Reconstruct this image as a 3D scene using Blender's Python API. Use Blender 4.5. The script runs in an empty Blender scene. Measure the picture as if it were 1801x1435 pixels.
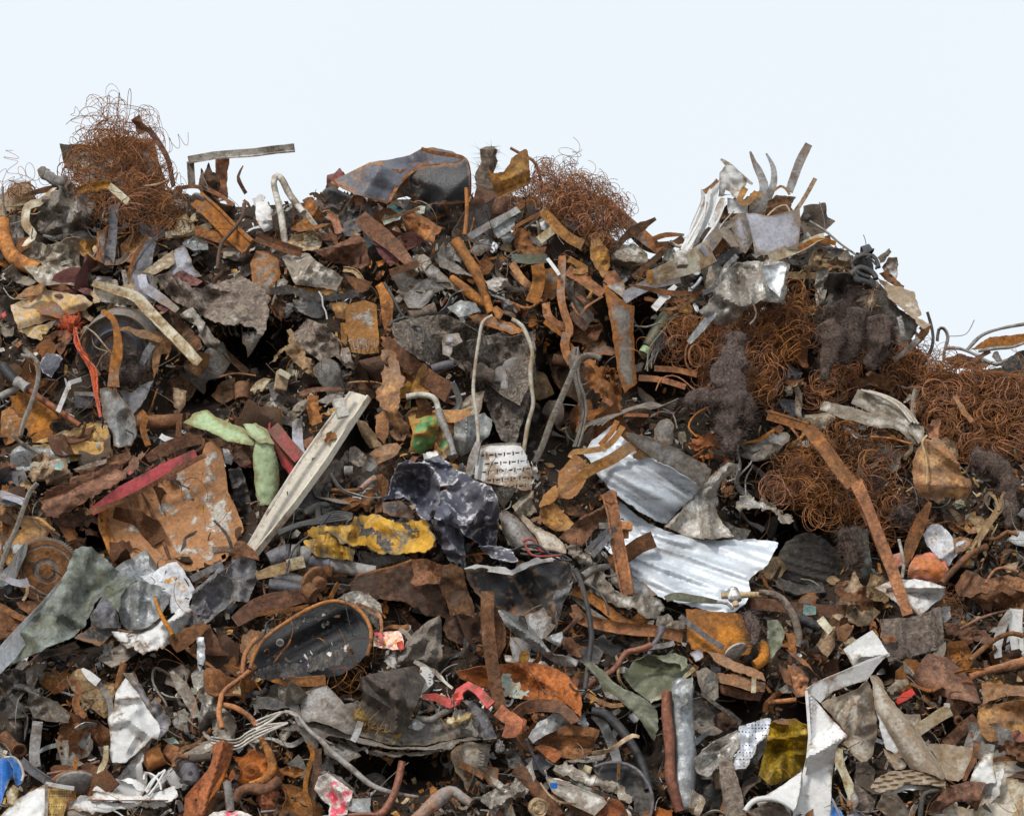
import bpy, bmesh, math, random
import numpy as np
from mathutils import Vector, Matrix, noise
from mathutils.geometry import delaunay_2d_cdt

# ------------------------------------------------------------------ camera, sky, sun, exposure
SC = bpy.context.scene
COL = SC.collection
CAM_POS = Vector((0.0, -14.0, 1.7))
PITCH = math.radians(5.5)
PW, PH = 1801.0, 1435.0
LENS = 89.5
FPX = PW * LENS / 36.0
cd = bpy.data.cameras.new('camera')
cd.lens = LENS
cd.sensor_width = 36.0
cd.sensor_fit = 'HORIZONTAL'
cd.clip_end = 3000.0
cam = bpy.data.objects.new('camera', cd)
cam.location = CAM_POS
cam.rotation_euler = (math.radians(90) + PITCH, 0, 0)
COL.objects.link(cam)
SC.camera = cam

SUN_EL, SUN_AZ = math.radians(50), math.radians(-143)     # azimuth from +Y, clockwise: behind the camera, a little left
world = bpy.data.worlds.new('World')
SC.world = world
world.use_nodes = True
wn, wl = world.node_tree.nodes, world.node_tree.links
wn.clear()
wo = wn.new('ShaderNodeOutputWorld')
wb = wn.new('ShaderNodeBackground')
wb.inputs['Strength'].default_value = 0.1
sky = wn.new('ShaderNodeTexSky')
sky.sky_type = 'NISHITA'
sky.sun_disc = False
sky.sun_elevation = SUN_EL
sky.sun_rotation = SUN_AZ
sky.dust_density = 4.0
cloud = wn.new('ShaderNodeMix')                            # an even overcast deck over the blue sky
cloud.data_type = 'RGBA'
cloud.inputs[0].default_value = 0.94
haze = wn.new('ShaderNodeTexNoise')                        # faint unevenness in the cloud deck
haze.inputs['Scale'].default_value = 2.2
haze.inputs['Detail'].default_value = 5
tone = wn.new('ShaderNodeMix')
tone.data_type = 'RGBA'
tone.inputs[6].default_value = (4.78, 5.16, 5.5, 1)
tone.inputs[7].default_value = (5.2, 5.52, 5.8, 1)
wl.new(haze.outputs[0], tone.inputs[0])
wl.new(tone.outputs[2], cloud.inputs[7])
wl.new(sky.outputs[0], cloud.inputs[6])
wl.new(cloud.outputs[2], wb.inputs['Color'])
wl.new(wb.outputs[0], wo.inputs['Surface'])

sd = bpy.data.lights.new('sun', 'SUN')
sd.energy = 1.5
sd.angle = math.radians(11)
sd.color = (1.0, 0.96, 0.9)
sun = bpy.data.objects.new('sun', sd)
sdir = Vector((math.sin(SUN_AZ) * math.cos(SUN_EL), math.cos(SUN_AZ) * math.cos(SUN_EL), math.sin(SUN_EL)))
sun.rotation_euler = (-sdir).to_track_quat('-Z', 'Y').to_euler()
sun.location = sdir * 30
COL.objects.link(sun)

SC.view_settings.view_transform = 'Standard'
SC.view_settings.look = 'None'
SC.view_settings.gamma = 1.0
SC.view_settings.use_curve_mapping = False
SC.view_settings.exposure = 0.84
SC.render.engine = 'CYCLES'
SC.cycles.use_denoising = True
SC.cycles.max_bounces = 6
SC.cycles.diffuse_bounces = 3

RNG = random.Random(11)
NPR = np.random.RandomState(5)

# ------------------------------------------------------------------ where a picture point lies on the heap
SLOPE = 0.6
CP, SP = math.cos(PITCH), math.sin(PITCH)

def depth0(py):
    return 14.0 + (717.0 - py) / 320.0 * SLOPE

def world_pts(px, py, d):
    px, py, d = np.asarray(px, float), np.asarray(py, float), np.asarray(d, float)
    x = (px - PW / 2) / FPX * d
    y = -(py - PH / 2) / FPX * d
    return np.stack([x, -14.0 + d * CP - y * SP, 1.7 + d * SP + y * CP], -1)

# ------------------------------------------------------------------ materials
def srgb(h):
    h = h.lstrip('#')
    v = [int(h[i:i + 2], 16) / 255 for i in (0, 2, 4)]
    return tuple(c / 12.92 if c <= 0.04045 else ((c + 0.055) / 1.055) ** 2.4 for c in v) + (1,)

MATS = {}
def mat(name, a, b, c=None, th=.55, soft=.06, sc=5.0, edge=.25, rough=(.55, .9), metal=(0, 0), bump=.5, dirt=.35,
        dirtc='#4a3d32', streak=None, vary=.35, spec=.35, dots=0, fine=90, mott=.62, gain=1.6):
    """a: sound surface, b/c: what shows where it has worn through (rust), dirt: lying on top."""
    m = bpy.data.materials.new(name)
    m.use_nodes = True
    nt = m.node_tree
    N, L = nt.nodes, nt.links
    bs = N['Principled BSDF']
    def mk(t, **kw):
        n = N.new(t)
        for k, v in kw.items():
            setattr(n, k, v)
        return n
    def lk(o, i):
        L.new(o, i)
    def math_(op, x, y, clamp=False):
        n = mk('ShaderNodeMath', operation=op, use_clamp=clamp)
        for i, v in enumerate((x, y)):
            if isinstance(v, (int, float)):
                n.inputs[i].default_value = v
            else:
                lk(v, n.inputs[i])
        return n.outputs[0]
    def mix(f, x, y):
        n = mk('ShaderNodeMix', data_type='RGBA')
        if isinstance(f, (int, float)):
            n.inputs[0].default_value = f
        else:
            lk(f, n.inputs[0])
        for i, v in ((6, x), (7, y)):
            if isinstance(v, tuple):
                n.inputs[i].default_value = v
            else:
                lk(v, n.inputs[i])
        return n.outputs[2]
    def rng(v, lo, hi, o0=0, o1=1):
        n = mk('ShaderNodeMapRange')
        n.inputs[1].default_value, n.inputs[2].default_value = lo, hi
        n.inputs[3].default_value, n.inputs[4].default_value = o0, o1
        lk(v, n.inputs[0])
        return n.outputs[0]
    def nz(vec, s, det, r=.65, dist=0):
        n = mk('ShaderNodeTexNoise')
        n.inputs['Scale'].default_value = s
        n.inputs['Detail'].default_value = det
        n.inputs['Roughness'].default_value = r
        n.inputs['Distortion'].default_value = dist
        lk(vec, n.inputs['Vector'])
        return n.outputs[0]
    tc = mk('ShaderNodeTexCoord').outputs['Object']
    rnd = mk('ShaderNodeObjectInfo').outputs['Random']
    off = mk('ShaderNodeVectorMath', operation='ADD')
    lk(tc, off.inputs[0])
    r37 = math_('MULTIPLY', rnd, 37.0)
    lk(r37, off.inputs[1])
    vec = off.outputs[0]
    sv = vec
    if streak:
        mp = mk('ShaderNodeMapping')
        mp.inputs['Scale'].default_value = streak
        lk(vec, mp.inputs['Vector'])
        sv = mp.outputs[0]
    n1 = nz(sv, sc, 9, .68, .3)
    n2 = nz(sv, sc * 4.5, 7, .72)
    n3 = nz(vec, 3.1, 6, .7)
    at = mk('ShaderNodeAttribute', attribute_name='edge').outputs['Fac']
    f = math_('ADD', n1, math_('MULTIPLY', at, edge))
    mask = rng(f, th - soft, th + soft)
    A, B = srgb(a), srgb(b)
    C = srgb(c) if c else tuple(x * .45 for x in B[:3]) + (1,)
    A2 = tuple(x * mott for x in A[:3]) + (1,)
    ca = mix(rng(n2, .35, .68), A2, A)
    cb = mix(rng(n2, .38, .64), C, B)
    col = mix(mask, ca, cb)
    n4 = nz(vec, fine * .55, 4, .7)                       # grain, pits and specks
    gr = mk('ShaderNodeMix', data_type='RGBA', blend_type='MULTIPLY')
    gr.inputs[0].default_value = 1
    k4 = mk('ShaderNodeCombineColor')
    gv = rng(n4, .36, .66, 1 - (1 - mott) * .85, 1 + (1 - mott) * .5)
    for i in range(3):
        lk(gv, k4.inputs[i])
    lk(col, gr.inputs[6]); lk(k4.outputs[0], gr.inputs[7])
    col = gr.outputs[2]
    dm = math_('MULTIPLY', rng(n3, .46, .66), dirt)
    col = mix(dm, col, srgb(dirtc))
    if dots:
        vo = mk('ShaderNodeTexVoronoi')
        vo.inputs['Scale'].default_value = dots
        vo.inputs['Randomness'].default_value = 0.0
        lk(vec, vo.inputs['Vector'])
        col = mix(rng(vo.outputs['Distance'], .24, .3, 1, 0), col, (.02, .02, .02, 1))
    hs = mk('ShaderNodeHueSaturation')
    lk(col, hs.inputs['Color'])
    lk(rng(rnd, 0, 1, gain - vary * .75, gain + vary * .7), hs.inputs['Value'])
    r2 = math_('FRACT', math_('MULTIPLY', rnd, 7.31), 0)
    lk(rng(r2, 0, 1, .497, .507), hs.inputs['Hue'])
    lk(rng(r2, 0, 1, .87, 1.06), hs.inputs['Saturation'])
    lk(hs.outputs[0], bs.inputs['Base Color'])
    ro = math_('ADD', rng(mask, 0, 1, rough[0], rough[1]), math_('MULTIPLY', math_('SUBTRACT', n2, .5), .4), True)
    lk(math_('MAXIMUM', ro, dm), bs.inputs['Roughness'])
    if metal != (0, 0):
        lk(math_('MULTIPLY', rng(mask, 0, 1, metal[0], metal[1]), rng(dm, 0, 1, 1, 0)), bs.inputs['Metallic'])
    bs.inputs['Specular IOR Level'].default_value = spec
    h = math_('ADD', math_('MULTIPLY', n2, .8), math_('MULTIPLY', n4, .45))
    h = math_('ADD', h, math_('MULTIPLY', mask, .25))
    bp = mk('ShaderNodeBump')
    bp.inputs['Strength'].default_value = bump
    bp.inputs['Distance'].default_value = .018
    lk(h, bp.inputs['Height'])
    lk(bp.outputs[0], bs.inputs['Normal'])
    MATS[name] = m
    return m

OR, BR, DK = '#a5652c', '#7a4a2b', '#35241a'
mat('rust_orange', '#aa6c36', '#86532c', '#543722', th=.52, sc=6, rough=(.85, .95), dirt=.35, bump=.7)
mat('rust_bright', '#a65c2c', '#8f4f27', '#5f3620', th=.55, sc=7, rough=(.85, .95), dirt=.2, bump=.7)
mat('rust_ochre', '#ae7e3f', '#8a5e32', '#5f4128', th=.52, sc=6, rough=(.8, .95), dirt=.3, dirtc='#7d776c', bump=.6)
mat('rust_brown', '#845a3d', '#6b452d', '#3f2a1e', th=.5, sc=6, rough=(.8, .95), dirt=.3, bump=.7)
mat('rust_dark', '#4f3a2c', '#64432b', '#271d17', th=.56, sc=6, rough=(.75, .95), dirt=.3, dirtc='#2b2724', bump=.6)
mat('rust_grey', '#777069', '#8f5a31', '#5c3b26', th=.54, sc=5, rough=(.6, .95), dirt=.3, dirtc='#5d5146', edge=.35)
mat('rust_white', '#a5703a', '#c0bab0', '#8f8577', th=.545, soft=.03, sc=9, edge=-.3, mott=.72, rough=(.85, .8), dirt=.3, bump=.8, gain=1.28)
mat('tank_paint_skylit', '#4b4c55', '#8a6238', '#5b3f28', th=.64, sc=4, edge=.2, rough=(.38, .85), mott=.7, dirt=.25, dirtc='#7d7568', bump=.35, vary=.02)  # lighter grey puts the sky's reflection on the upper shell into the colour
mat('beam_paint', '#c6bdae', '#96704a', '#7c7063', th=.62, soft=.05, sc=8, edge=.1, rough=(.55, .85), mott=.84, dirt=.22, dirtc='#7a6e5f', bump=.35, vary=.04, gain=1.16)
mat('grey_steel', '#8d8d8c', '#6f6a63', '#5e4a3a', th=.6, sc=5, rough=(.45, .75), metal=(.35, .2), dirt=.35, bump=.4, mott=.74)
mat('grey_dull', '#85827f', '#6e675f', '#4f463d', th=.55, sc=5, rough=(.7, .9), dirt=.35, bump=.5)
mat('grey_dark', '#55545a', '#6d6c6c', '#3a3633', th=.6, sc=6, rough=(.5, .8), dirt=.3, bump=.4)
mat('grey_violet', '#a3a3ae', '#8f8478', '#6d5e50', th=.6, sc=4, rough=(.5, .8), dirt=.25, bump=.35, gain=1.15, mott=.74)
mat('galvanised', '#a9adb0', '#8b8d8c', '#6e6d69', th=.56, sc=9, rough=(.35, .55), metal=(.55, .35), dirt=.3, dirtc='#6a6157', bump=.3, gain=1.12, mott=.74)
mat('aluminium', '#d3d8de', '#aeb2b5', '#8d8c88', th=.6, sc=5, rough=(.34, .5), metal=(.6, .5), dirt=.3, dirtc='#96897a', bump=.35, vary=.15, streak=(1, 1, .35), gain=0.98, mott=.74)
mat('alu_sheet', '#cfd6de', '#a9afb6', '#8b8c8e', th=.57, sc=3.5, rough=(.45, .55), metal=(.3, .3), dirt=.18, dirtc='#a59c8e', bump=.25, vary=.04, streak=(.35, 1, 1.5), edge=.05, gain=0.98, mott=.86)
mat('foil', '#cfcdc8', '#a7a096', '#6f665b', th=.56, sc=8, rough=(.28, .5), metal=(.75, .4), dirt=.35, dirtc='#6d5c49', bump=.5, vary=.15, gain=1.18)
mat('white_paint', '#e0dfdd', '#b3a999', '#7d5b3d', th=.63, soft=.05, sc=5, edge=.13, mott=.86, rough=(.5, .85), dirt=.14, dirtc='#7c7063', bump=.35, vary=.12, gain=.92)
mat('white_dirty', '#c9c3b8', '#90877a', '#6a5c4d', th=.54, sc=6, rough=(.6, .9), dirt=.4, dirtc='#6b5f52', bump=.6, vary=.2, gain=1.16, mott=.74)
mat('cream', '#cfc7ae', '#a58f6a', '#7a5a36', th=.58, sc=6, rough=(.6, .85), dirt=.3, dirtc='#75664f', bump=.4, vary=.15, gain=1.12, mott=.74)
mat('tan', '#b59a78', '#8f7454', '#66503a', th=.55, sc=6, rough=(.8, .9), dirt=.3, bump=.5, gain=1.28)
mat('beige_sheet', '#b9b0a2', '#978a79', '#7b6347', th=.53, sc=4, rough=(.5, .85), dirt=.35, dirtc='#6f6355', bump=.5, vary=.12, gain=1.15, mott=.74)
mat('mud', '#6e6056', '#85786d', '#4a3f37', th=.53, sc=8, rough=(.95, .95), dirt=.3, bump=.9, spec=.2)
mat('grime', '#625a54', '#7d736a', '#3b322c', th=.53, sc=11, rough=(.7, .95), dirt=.4, dirtc='#4a3c33', bump=1)
mat('felt', '#5d4f4a', '#6c5d56', '#38302c', th=.52, sc=14, rough=(1, 1), dirt=.2, bump=1, spec=.1, fine=140)
mat('soot', '#3a3836', '#54504c', '#201d1b', th=.55, sc=8, rough=(.7, .9), dirt=.25, bump=.7, dirtc='#5a5048')  # sooty surfaces, and dark stand-in where pieces lie in shade
mat('black_paint', '#26272a', '#4a4845', '#6d4a30', th=.62, sc=5, rough=(.4, .75), dirt=.22, dirtc='#625a51', bump=.35, vary=.15, mott=.74)
mat('black_flaked', '#222326', '#c9c7c1', '#a29a8e', th=.565, soft=.02, sc=6, edge=-.5, rough=(.4, .7), dirt=.12, bump=.5, vary=.05, gain=1.18)
mat('black_rubber', '#28282a', '#3c3a39', '#504a44', th=.58, sc=6, rough=(.55, .85), dirt=.3, dirtc='#57504a', bump=.3, vary=.2)
mat('leather', '#37332f', '#4a4039', '#2a2522', th=.55, sc=7, rough=(.6, .75), dirt=.25, dirtc='#5c5148', bump=.4, vary=.05, spec=.3)
mat('car_paint', '#40414d', '#b5b4b4', '#77767c', th=.7, soft=.05, sc=11, edge=.2, rough=(.35, .7), dirt=.15, dirtc='#77706a', bump=.3, vary=.1, spec=.5, mott=.74)
mat('yellow_paint', '#cf9d48', '#5b5048', '#8e7f66', th=.6, soft=.05, sc=6, edge=.12, rough=(.45, .85), dirt=.3, dirtc='#57493a', bump=.5, vary=.08, gain=1.12, mott=.74)
mat('yellow_bag', '#a8861f', '#7b6018', '#5d4a1c', th=.56, sc=6, rough=(.35, .6), dirt=.2, bump=.3, vary=.1)
mat('yellow_ochre', '#c99c45', '#a87f43', '#9f9484', th=.54, sc=7, rough=(.65, .9), dirt=.3, dirtc='#8f877b', bump=.5, vary=.1)
mat('green_paint', '#5f8a52', '#8a6a34', '#9b5a26', th=.55, soft=.05, sc=5, edge=.2, rough=(.5, .85), dirt=.2, bump=.4, vary=.1)
mat('green_pale', '#9fb186', '#7f8a63', '#7c6a45', th=.58, sc=5, rough=(.5, .8), dirt=.3, dirtc='#5f5c46', bump=.35, vary=.1, gain=1.2, mott=.74)
mat('green_grey', '#6c6e5a', '#858b86', '#4c4d40', th=.56, sc=3.5, rough=(.45, .65), metal=(.1, .3), dirt=.25, dirtc='#4e4d40', bump=.35, vary=.08, mott=.74, gain=1.09)
mat('olive_plastic', '#62634c', '#7d7e69', '#45453a', th=.58, sc=5, rough=(.35, .6), dirt=.3, dirtc='#4c4a3f', bump=.3, vary=.1, mott=.74, gain=1.2)
mat('teal', '#5f8f8c', '#7d9a94', '#8a5f3c', th=.58, sc=6, rough=(.5, .85), dirt=.25, bump=.4, vary=.15)
mat('red_paint', '#b3282c', '#7d2f2a', '#5f3a2b', th=.6, soft=.05, sc=5, edge=.2, rough=(.4, .85), dirt=.25, dirtc='#6b4d43', bump=.3, vary=.12, mott=.74)
mat('red_dull', '#8a3035', '#6b3b35', '#5a4338', th=.55, sc=6, rough=(.6, .85), dirt=.35, dirtc='#5d5048', bump=.4, vary=.15)
mat('pink_paint', '#cf4a62', '#b9b3ac', '#8f8880', th=.53, soft=.03, sc=7, edge=.1, rough=(.5, .85), dirt=.15, bump=.4, vary=.05)
mat('red_rust', '#a55f34', '#b0564a', '#8e6b5c', th=.54, sc=5, rough=(.6, .85), dirt=.3, dirtc='#77706a', bump=.5, vary=.1)
mat('maroon_felt', '#5f3439', '#774a45', '#47302f', th=.55, sc=9, rough=(.9, .95), dirt=.3, bump=.8, vary=.2)
mat('blue_paint', '#1f6cb8', '#2b5f95', '#8f979c', th=.64, sc=5, edge=.15, rough=(.35, .7), dirt=.1, bump=.2, vary=.08, spec=.5, gain=1.23)
mat('copper_pipe', '#83503a', '#6a3f2d', '#4a2c21', th=.53, sc=9, rough=(.55, .8), metal=(.3, .1), dirt=.2, bump=.4, vary=.1)
mat('wire_rust', '#905c35', '#6c4529', '#472e1e', th=.52, sc=9, rough=(.9, .95), dirt=.2, bump=.4, vary=.45)
mat('wire_grey', '#77716a', '#615a52', '#564232', th=.55, sc=9, rough=(.6, .85), metal=(.2, .1), dirt=.3, bump=.4, vary=.25)
mat('orange_twine', '#c8552c', '#9a3d20', '#7d3a24', th=.55, sc=20, rough=(.95, .95), dirt=.2, bump=.8, vary=.1)
mat('foam_tan', '#b08f55', '#91753f', '#6d5a38', th=.52, sc=16, rough=(1, 1), dirt=.2, bump=1, vary=.1, spec=.1)
mat('punched_alu', '#d5d9e2', '#b9bbc0', '#8a8783', th=.62, sc=6, rough=(.4, .6), metal=(.4, .3), dirt=.15, bump=.2, vary=.05, dots=62, gain=1.05)
mat('mesh_gold', '#b89444', '#8f6f33', '#6a5026', th=.55, sc=8, rough=(.6, .8), dirt=.25, bump=.5, dots=85, vary=.05)
mat('packet_print', '#c9962f', '#b5292c', '#ddd3bf', th=.5, soft=.02, sc=11, edge=.1, rough=(.4, .5), dirt=.1, bump=.3, vary=.03)
mat('stain_white', '#cfd0d4', '#d39c42', '#a4702f', th=.53, soft=.02, sc=3.2, edge=-.35, rough=(.55, .85), dirt=.12, bump=.4, vary=.03, gain=1)
mat('heap_soil', '#30271f', '#45301e', '#1d1815', th=.52, sc=12, rough=(.95, .95), dirt=.4, dirtc='#2c2724', bump=1, vary=.0)  # darkened so gaps between pieces read as near-black shade
mat('yard_ground', '#6d655c', '#5a5149', '#4a423b', th=.52, sc=.8, rough=(.95, .95), dirt=.4, bump=.6, vary=0, fine=20)

# ------------------------------------------------------------------ linking
PLACED = []                                   # picture x, y, metres before the slope, material of each piece
def to_pic(p):
    q = np.asarray(p, float) - np.array(CAM_POS)
    d = q[1] * CP + q[2] * SP
    y = q[2] * CP - q[1] * SP
    px, py = PW / 2 + q[0] / d * FPX, PH / 2 - y / d * FPX
    return px, py, depth0(py) - d

def new_obj(name, verts, faces, m, parent=None, origin=None, sharp=38, edge=None):
    verts = np.asarray(verts, float)
    o3 = np.asarray(origin if origin is not None else verts.mean(0), float)
    me = bpy.data.meshes.new(name)
    me.from_pydata((verts - o3).tolist(), [], faces)
    me.materials.append(MATS[m] if isinstance(m, str) else m)
    if edge is not None:
        at = me.attributes.new('edge', 'FLOAT', 'POINT')
        at.data.foreach_set('value', np.asarray(edge, np.float32))
    me.shade_smooth()
    me.set_sharp_from_angle(angle=math.radians(sharp))
    o = bpy.data.objects.new(name, me)
    COL.objects.link(o)
    PLACED.append(to_pic(o3) + (m,))
    if parent is not None:
        o.parent = parent
        o.location = Vector(o3) - parent.location
    else:
        o.location = o3
    return o

HEROES = []                                   # (px, py, short phrase) for naming what lies beside what
CUR = {'parent': None, 'z': (0, 0, 1.0), 'base': None}

def Z(x0, y0, k=3.987):
    """coordinates that follow are read in an enlargement k of the photograph whose corner is x0, y0"""
    CUR['z'] = (x0, y0, 1.0 / k)

def pp(s):
    x0, y0, k = CUR['z']
    out = []
    for tok in s.split():
        v = [float(q) for q in tok.split(',')]
        out.append([x0 + v[0] * k, y0 + v[1] * k] + v[2:])
    return out

def tag(o, label, cat, group=None, kind=None):
    if label: o['label'] = label
    if cat: o['category'] = cat
    if group: o['group'] = group
    if kind: o['kind'] = kind
    return o

def finish(o, label, cat, c2, group=None):
    if CUR['parent'] is None:
        tag(o, label, cat, group)
        HEROES.append((c2[0], c2[1], label))
    elif label:
        o['label'] = label
    return o

class thing:
    """several parts that move together: with thing('wheel', label, 'wheel', x, y, L): ..."""
    def __init__(self, name, label, cat, x, y, L=0, group=None):
        x0, y0, k = CUR['z']
        px, py = x0 + x * k, y0 + y * k
        e = bpy.data.objects.new(name, None)
        e.empty_display_size = .05
        e.location = world_pts(px, py, depth0(py) - L / 100)
        COL.objects.link(e)
        tag(e, label, cat, group)
        HEROES.append((px, py, label))
        self.e, self.c = e, (px, py)
    def __enter__(self):
        CUR['parent'], CUR['base'] = self.e, self.c
        return self.e
    def __exit__(self, *a):
        CUR['parent'], CUR['base'] = None, None

# ------------------------------------------------------------------ sheets
def inside(poly, x, y):
    c = np.zeros(len(x), bool)
    n = len(poly)
    for i in range(n):
        x1, y1 = poly[i]
        x2, y2 = poly[(i + 1) % n]
        if y1 == y2:
            continue
        t = (y1 > y) != (y2 > y)
        c ^= t & (x < (x2 - x1) * (y - y1) / (y2 - y1) + x1)
    return c

def seg_dist(poly, x, y):
    d = np.full(len(x), 1e9)
    n = len(poly)
    for i in range(n):
        ax, ay = poly[i]
        bx, by = poly[(i + 1) % n]
        ux, uy = bx - ax, by - ay
        l2 = ux * ux + uy * uy + 1e-9
        t = np.clip(((x - ax) * ux + (y - ay) * uy) / l2, 0, 1)
        d = np.minimum(d, np.hypot(x - ax - t * ux, y - ay - t * uy))
    return d

def torn(poly, step, amp, rs):
    out = []
    n = len(poly)
    for i in range(n):
        a, b = np.array(poly[i][:2]), np.array(poly[(i + 1) % n][:2])
        l = np.hypot(*(b - a))
        k = max(1, int(l / step))
        nr = np.array([b[1] - a[1], a[0] - b[0]]) / (l + 1e-9)
        ph = rs.uniform(0, 6.28, 3)
        for j in range(k):
            t = j / k
            w = math.sin(math.pi * t)
            q = amp * w * (math.sin(t * l * .11 + ph[0]) * .8 + math.sin(t * l * .31 + ph[1]) * .5 + rs.uniform(-1, 1) * .7)
            out.append(tuple(a + (b - a) * t + nr * q))
    return out

def S(label, m, pts, L=10, t=SLOPE, s=0.0, b=0.0, cyl=None, c=.22, tear=1.0, name='sheet_scrap', cat='sheet scrap', cre=(), wave=None,
      holes=(), th=.004, seed=None, g=None, sharp=38, k=6, part=None, rim=0.0, group=None):
    """a piece of sheet: outline pts; L cm in front of the slope; t, s lean (depth per metre up / right); b dome; cyl (deg, m) bend;
    c crumple; cre creases x0,y0,x1,y1,height m,width px; wave (deg, m, px) corrugation"""
    rs = np.random.RandomState(seed if seed is not None else (len(HEROES) * 7 + len(pts) + 13) % 99991)
    z = CUR['z'][2]
    P0 = [tuple(p[:2]) for p in pp(pts)]
    ar = abs(sum(P0[i][0] * P0[(i + 1) % len(P0)][1] - P0[(i + 1) % len(P0)][0] * P0[i][1] for i in range(len(P0)))) / 2
    g = g or min(11, max(3.6, math.sqrt(ar) / 22))
    out = torn(P0, g * .8, tear, rs)
    oa = np.array(out)
    lo, hi = oa.min(0), oa.max(0)
    cx, cy = oa.mean(0)
    gx, gy = np.meshgrid(np.arange(lo[0], hi[0], g), np.arange(lo[1], hi[1], g * .87))
    gx = gx + (np.arange(gx.shape[0]) % 2)[:, None] * g / 2
    gx, gy = gx.ravel() + rs.uniform(-.15, .15, gx.size) * g, gy.ravel() + rs.uniform(-.15, .15, gy.size) * g
    ok = inside(out, gx, gy)
    gx, gy = gx[ok], gy[ok]
    if len(gx):
        ok = seg_dist(out, gx, gy) > g * .45
        gx, gy = gx[ok], gy[ok]
    vs = [Vector(p) for p in out]
    n = len(vs)
    es = [(i, (i + 1) % n) for i in range(n)]
    hl = []
    for h in holes:
        hp = [tuple(p[:2]) for p in pp(h)] if isinstance(h, str) else h
        hl.append(hp)
        i0 = len(vs)
        vs += [Vector(p) for p in hp]
        es += [(i0 + i, i0 + (i + 1) % len(hp)) for i in range(len(hp))]
    vs += [Vector(p) for p in zip(gx, gy)]
    v2, _, fs, *_ = delaunay_2d_cdt(vs, es, [], 1, 1e-4)
    v2 = np.array([tuple(v) for v in v2])
    fs = np.array([f for f in fs if len(f) == 3])
    if hl:
        cc = v2[fs].mean(1)
        bad = np.zeros(len(fs), bool)
        for hp in hl:
            bad |= inside(hp, cc[:, 0], cc[:, 1])
        fs = fs[~bad]
    cc = v2[fs].mean(1)
    fs = fs[inside(out, cc[:, 0], cc[:, 1])]
    X, Y = v2[:, 0], v2[:, 1]
    mpp = depth0(cy) / FPX
    u, v = (X - cx) * mpp, -(Y - cy) * mpp
    size = math.sqrt(ar) * mpp
    dep = np.zeros(len(X))
    if c:
        c = c * 1.5 if c > .12 else c
        q = np.zeros(len(X))
        for i in range(min(k, 14)):
            a = rs.uniform(0, 6.28)
            nx, ny = math.cos(a), math.sin(a)
            w = nx * u + ny * v
            o = rs.uniform(np.percentile(w, 15), np.percentile(w, 85))
            dd = np.abs(w - o)
            q += rs.choice([-1, 1]) * rs.uniform(.4, 1) * c * (np.sqrt(dd * dd + (.004) ** 2) if i % 2 else np.minimum(dd, size * .13))
        for i in range(4):
            a = rs.uniform(0, 6.28)
            f = rs.uniform(1.2, 3.5) / max(size, .05) * 3
            q += c * size * .028 * np.sin((math.cos(a) * u + math.sin(a) * v) * f + rs.uniform(0, 6.28))
        for i in range(7 if k < 20 else 24):
            a = rs.uniform(0, 6.28)
            wl = size * rs.uniform(.22, .6) * (1 if k < 20 else .55)
            w = math.cos(a) * u + math.sin(a) * v + .18 * wl * np.sin((u * math.sin(a) - v * math.cos(a)) * 5 / wl + i)
            u0, v0 = u[rs.randint(len(u))], v[rs.randint(len(u))]
            wt = np.exp(-((u - u0) ** 2 + (v - v0) ** 2) / (size * rs.uniform(.2, .45)) ** 2)
            q += c * .55 * wl * wt * (np.abs(((w / wl + rs.uniform()) % 1) - .5) - .25)
        A = np.stack([u, v, np.ones_like(u)], 1)
        q -= A @ np.linalg.lstsq(A, q, rcond=None)[0]
        dep += q
    if b:
        r2 = ((X - cx) / ((hi[0] - lo[0]) / 2)) ** 2 + ((Y - cy) / ((hi[1] - lo[1]) / 2)) ** 2
        dep -= b * (1 - np.minimum(r2, 2))
    if cyl:
        a = math.radians(cyl[0])
        w = math.cos(a) * u + math.sin(a) * v
        w0, w1 = w.min(), w.max()
        w = (w - (w0 + w1) / 2) / ((w1 - w0) / 2 + 1e-6)
        dep -= cyl[1] * (1 - w * w)
    for (x0, y0, x1, y1, am, wd) in cre:
        (ax, ay), (bx, by) = pp('%f,%f %f,%f' % (x0, y0, x1, y1))
        ux, uy = bx - ax, by - ay
        tt = np.clip(((X - ax) * ux + (Y - ay) * uy) / (ux * ux + uy * uy + 1e-9), 0, 1)
        dd = np.hypot(X - ax - tt * ux, Y - ay - tt * uy)
        dep -= am * np.maximum(0, 1 - dd / (wd * z))
    if wave:
        a = math.radians(wave[0])
        w = (math.cos(a) * X - math.sin(a) * Y) / (wave[2] * z)
        dep += wave[1] * (np.abs(((w % 1) - .5) * 2) - .5) * 2
    ed = seg_dist(out, X, Y)
    for hp in hl:
        ed = np.minimum(ed, seg_dist(hp, X, Y))
    if rim:
        dep -= rim * np.exp(-ed / 4.0)
    bx, by = CUR['base'] or (cx, cy)
    base = depth0(by) + ((by - cy) * t - (bx - cx) * s) * mpp if CUR['base'] else depth0(cy)
    dep += t * v + s * u
    d = base - L / 100 + dep
    W3 = world_pts(X, Y, d)
    # solidify away from the viewer's side along the vertex normal
    e1, e2 = W3[fs[:, 1]] - W3[fs[:, 0]], W3[fs[:, 2]] - W3[fs[:, 0]]
    fn = np.cross(e1, e2)
    nr = np.zeros_like(W3)
    for i in range(3):
        np.add.at(nr, fs[:, i], fn)
    nr /= (np.linalg.norm(nr, axis=1)[:, None] + 1e-12)
    view = W3 - np.array(CAM_POS)
    if (nr * view).sum() > 0:
        fs = fs[:, ::-1]
        nr = -nr
    nv = len(W3)
    V = np.concatenate([W3, W3 - nr * th])
    eset = {}
    for f in fs:
        for i in range(3):
            a, b_ = int(f[i]), int(f[(i + 1) % 3])
            eset[(a, b_)] = 1
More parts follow.
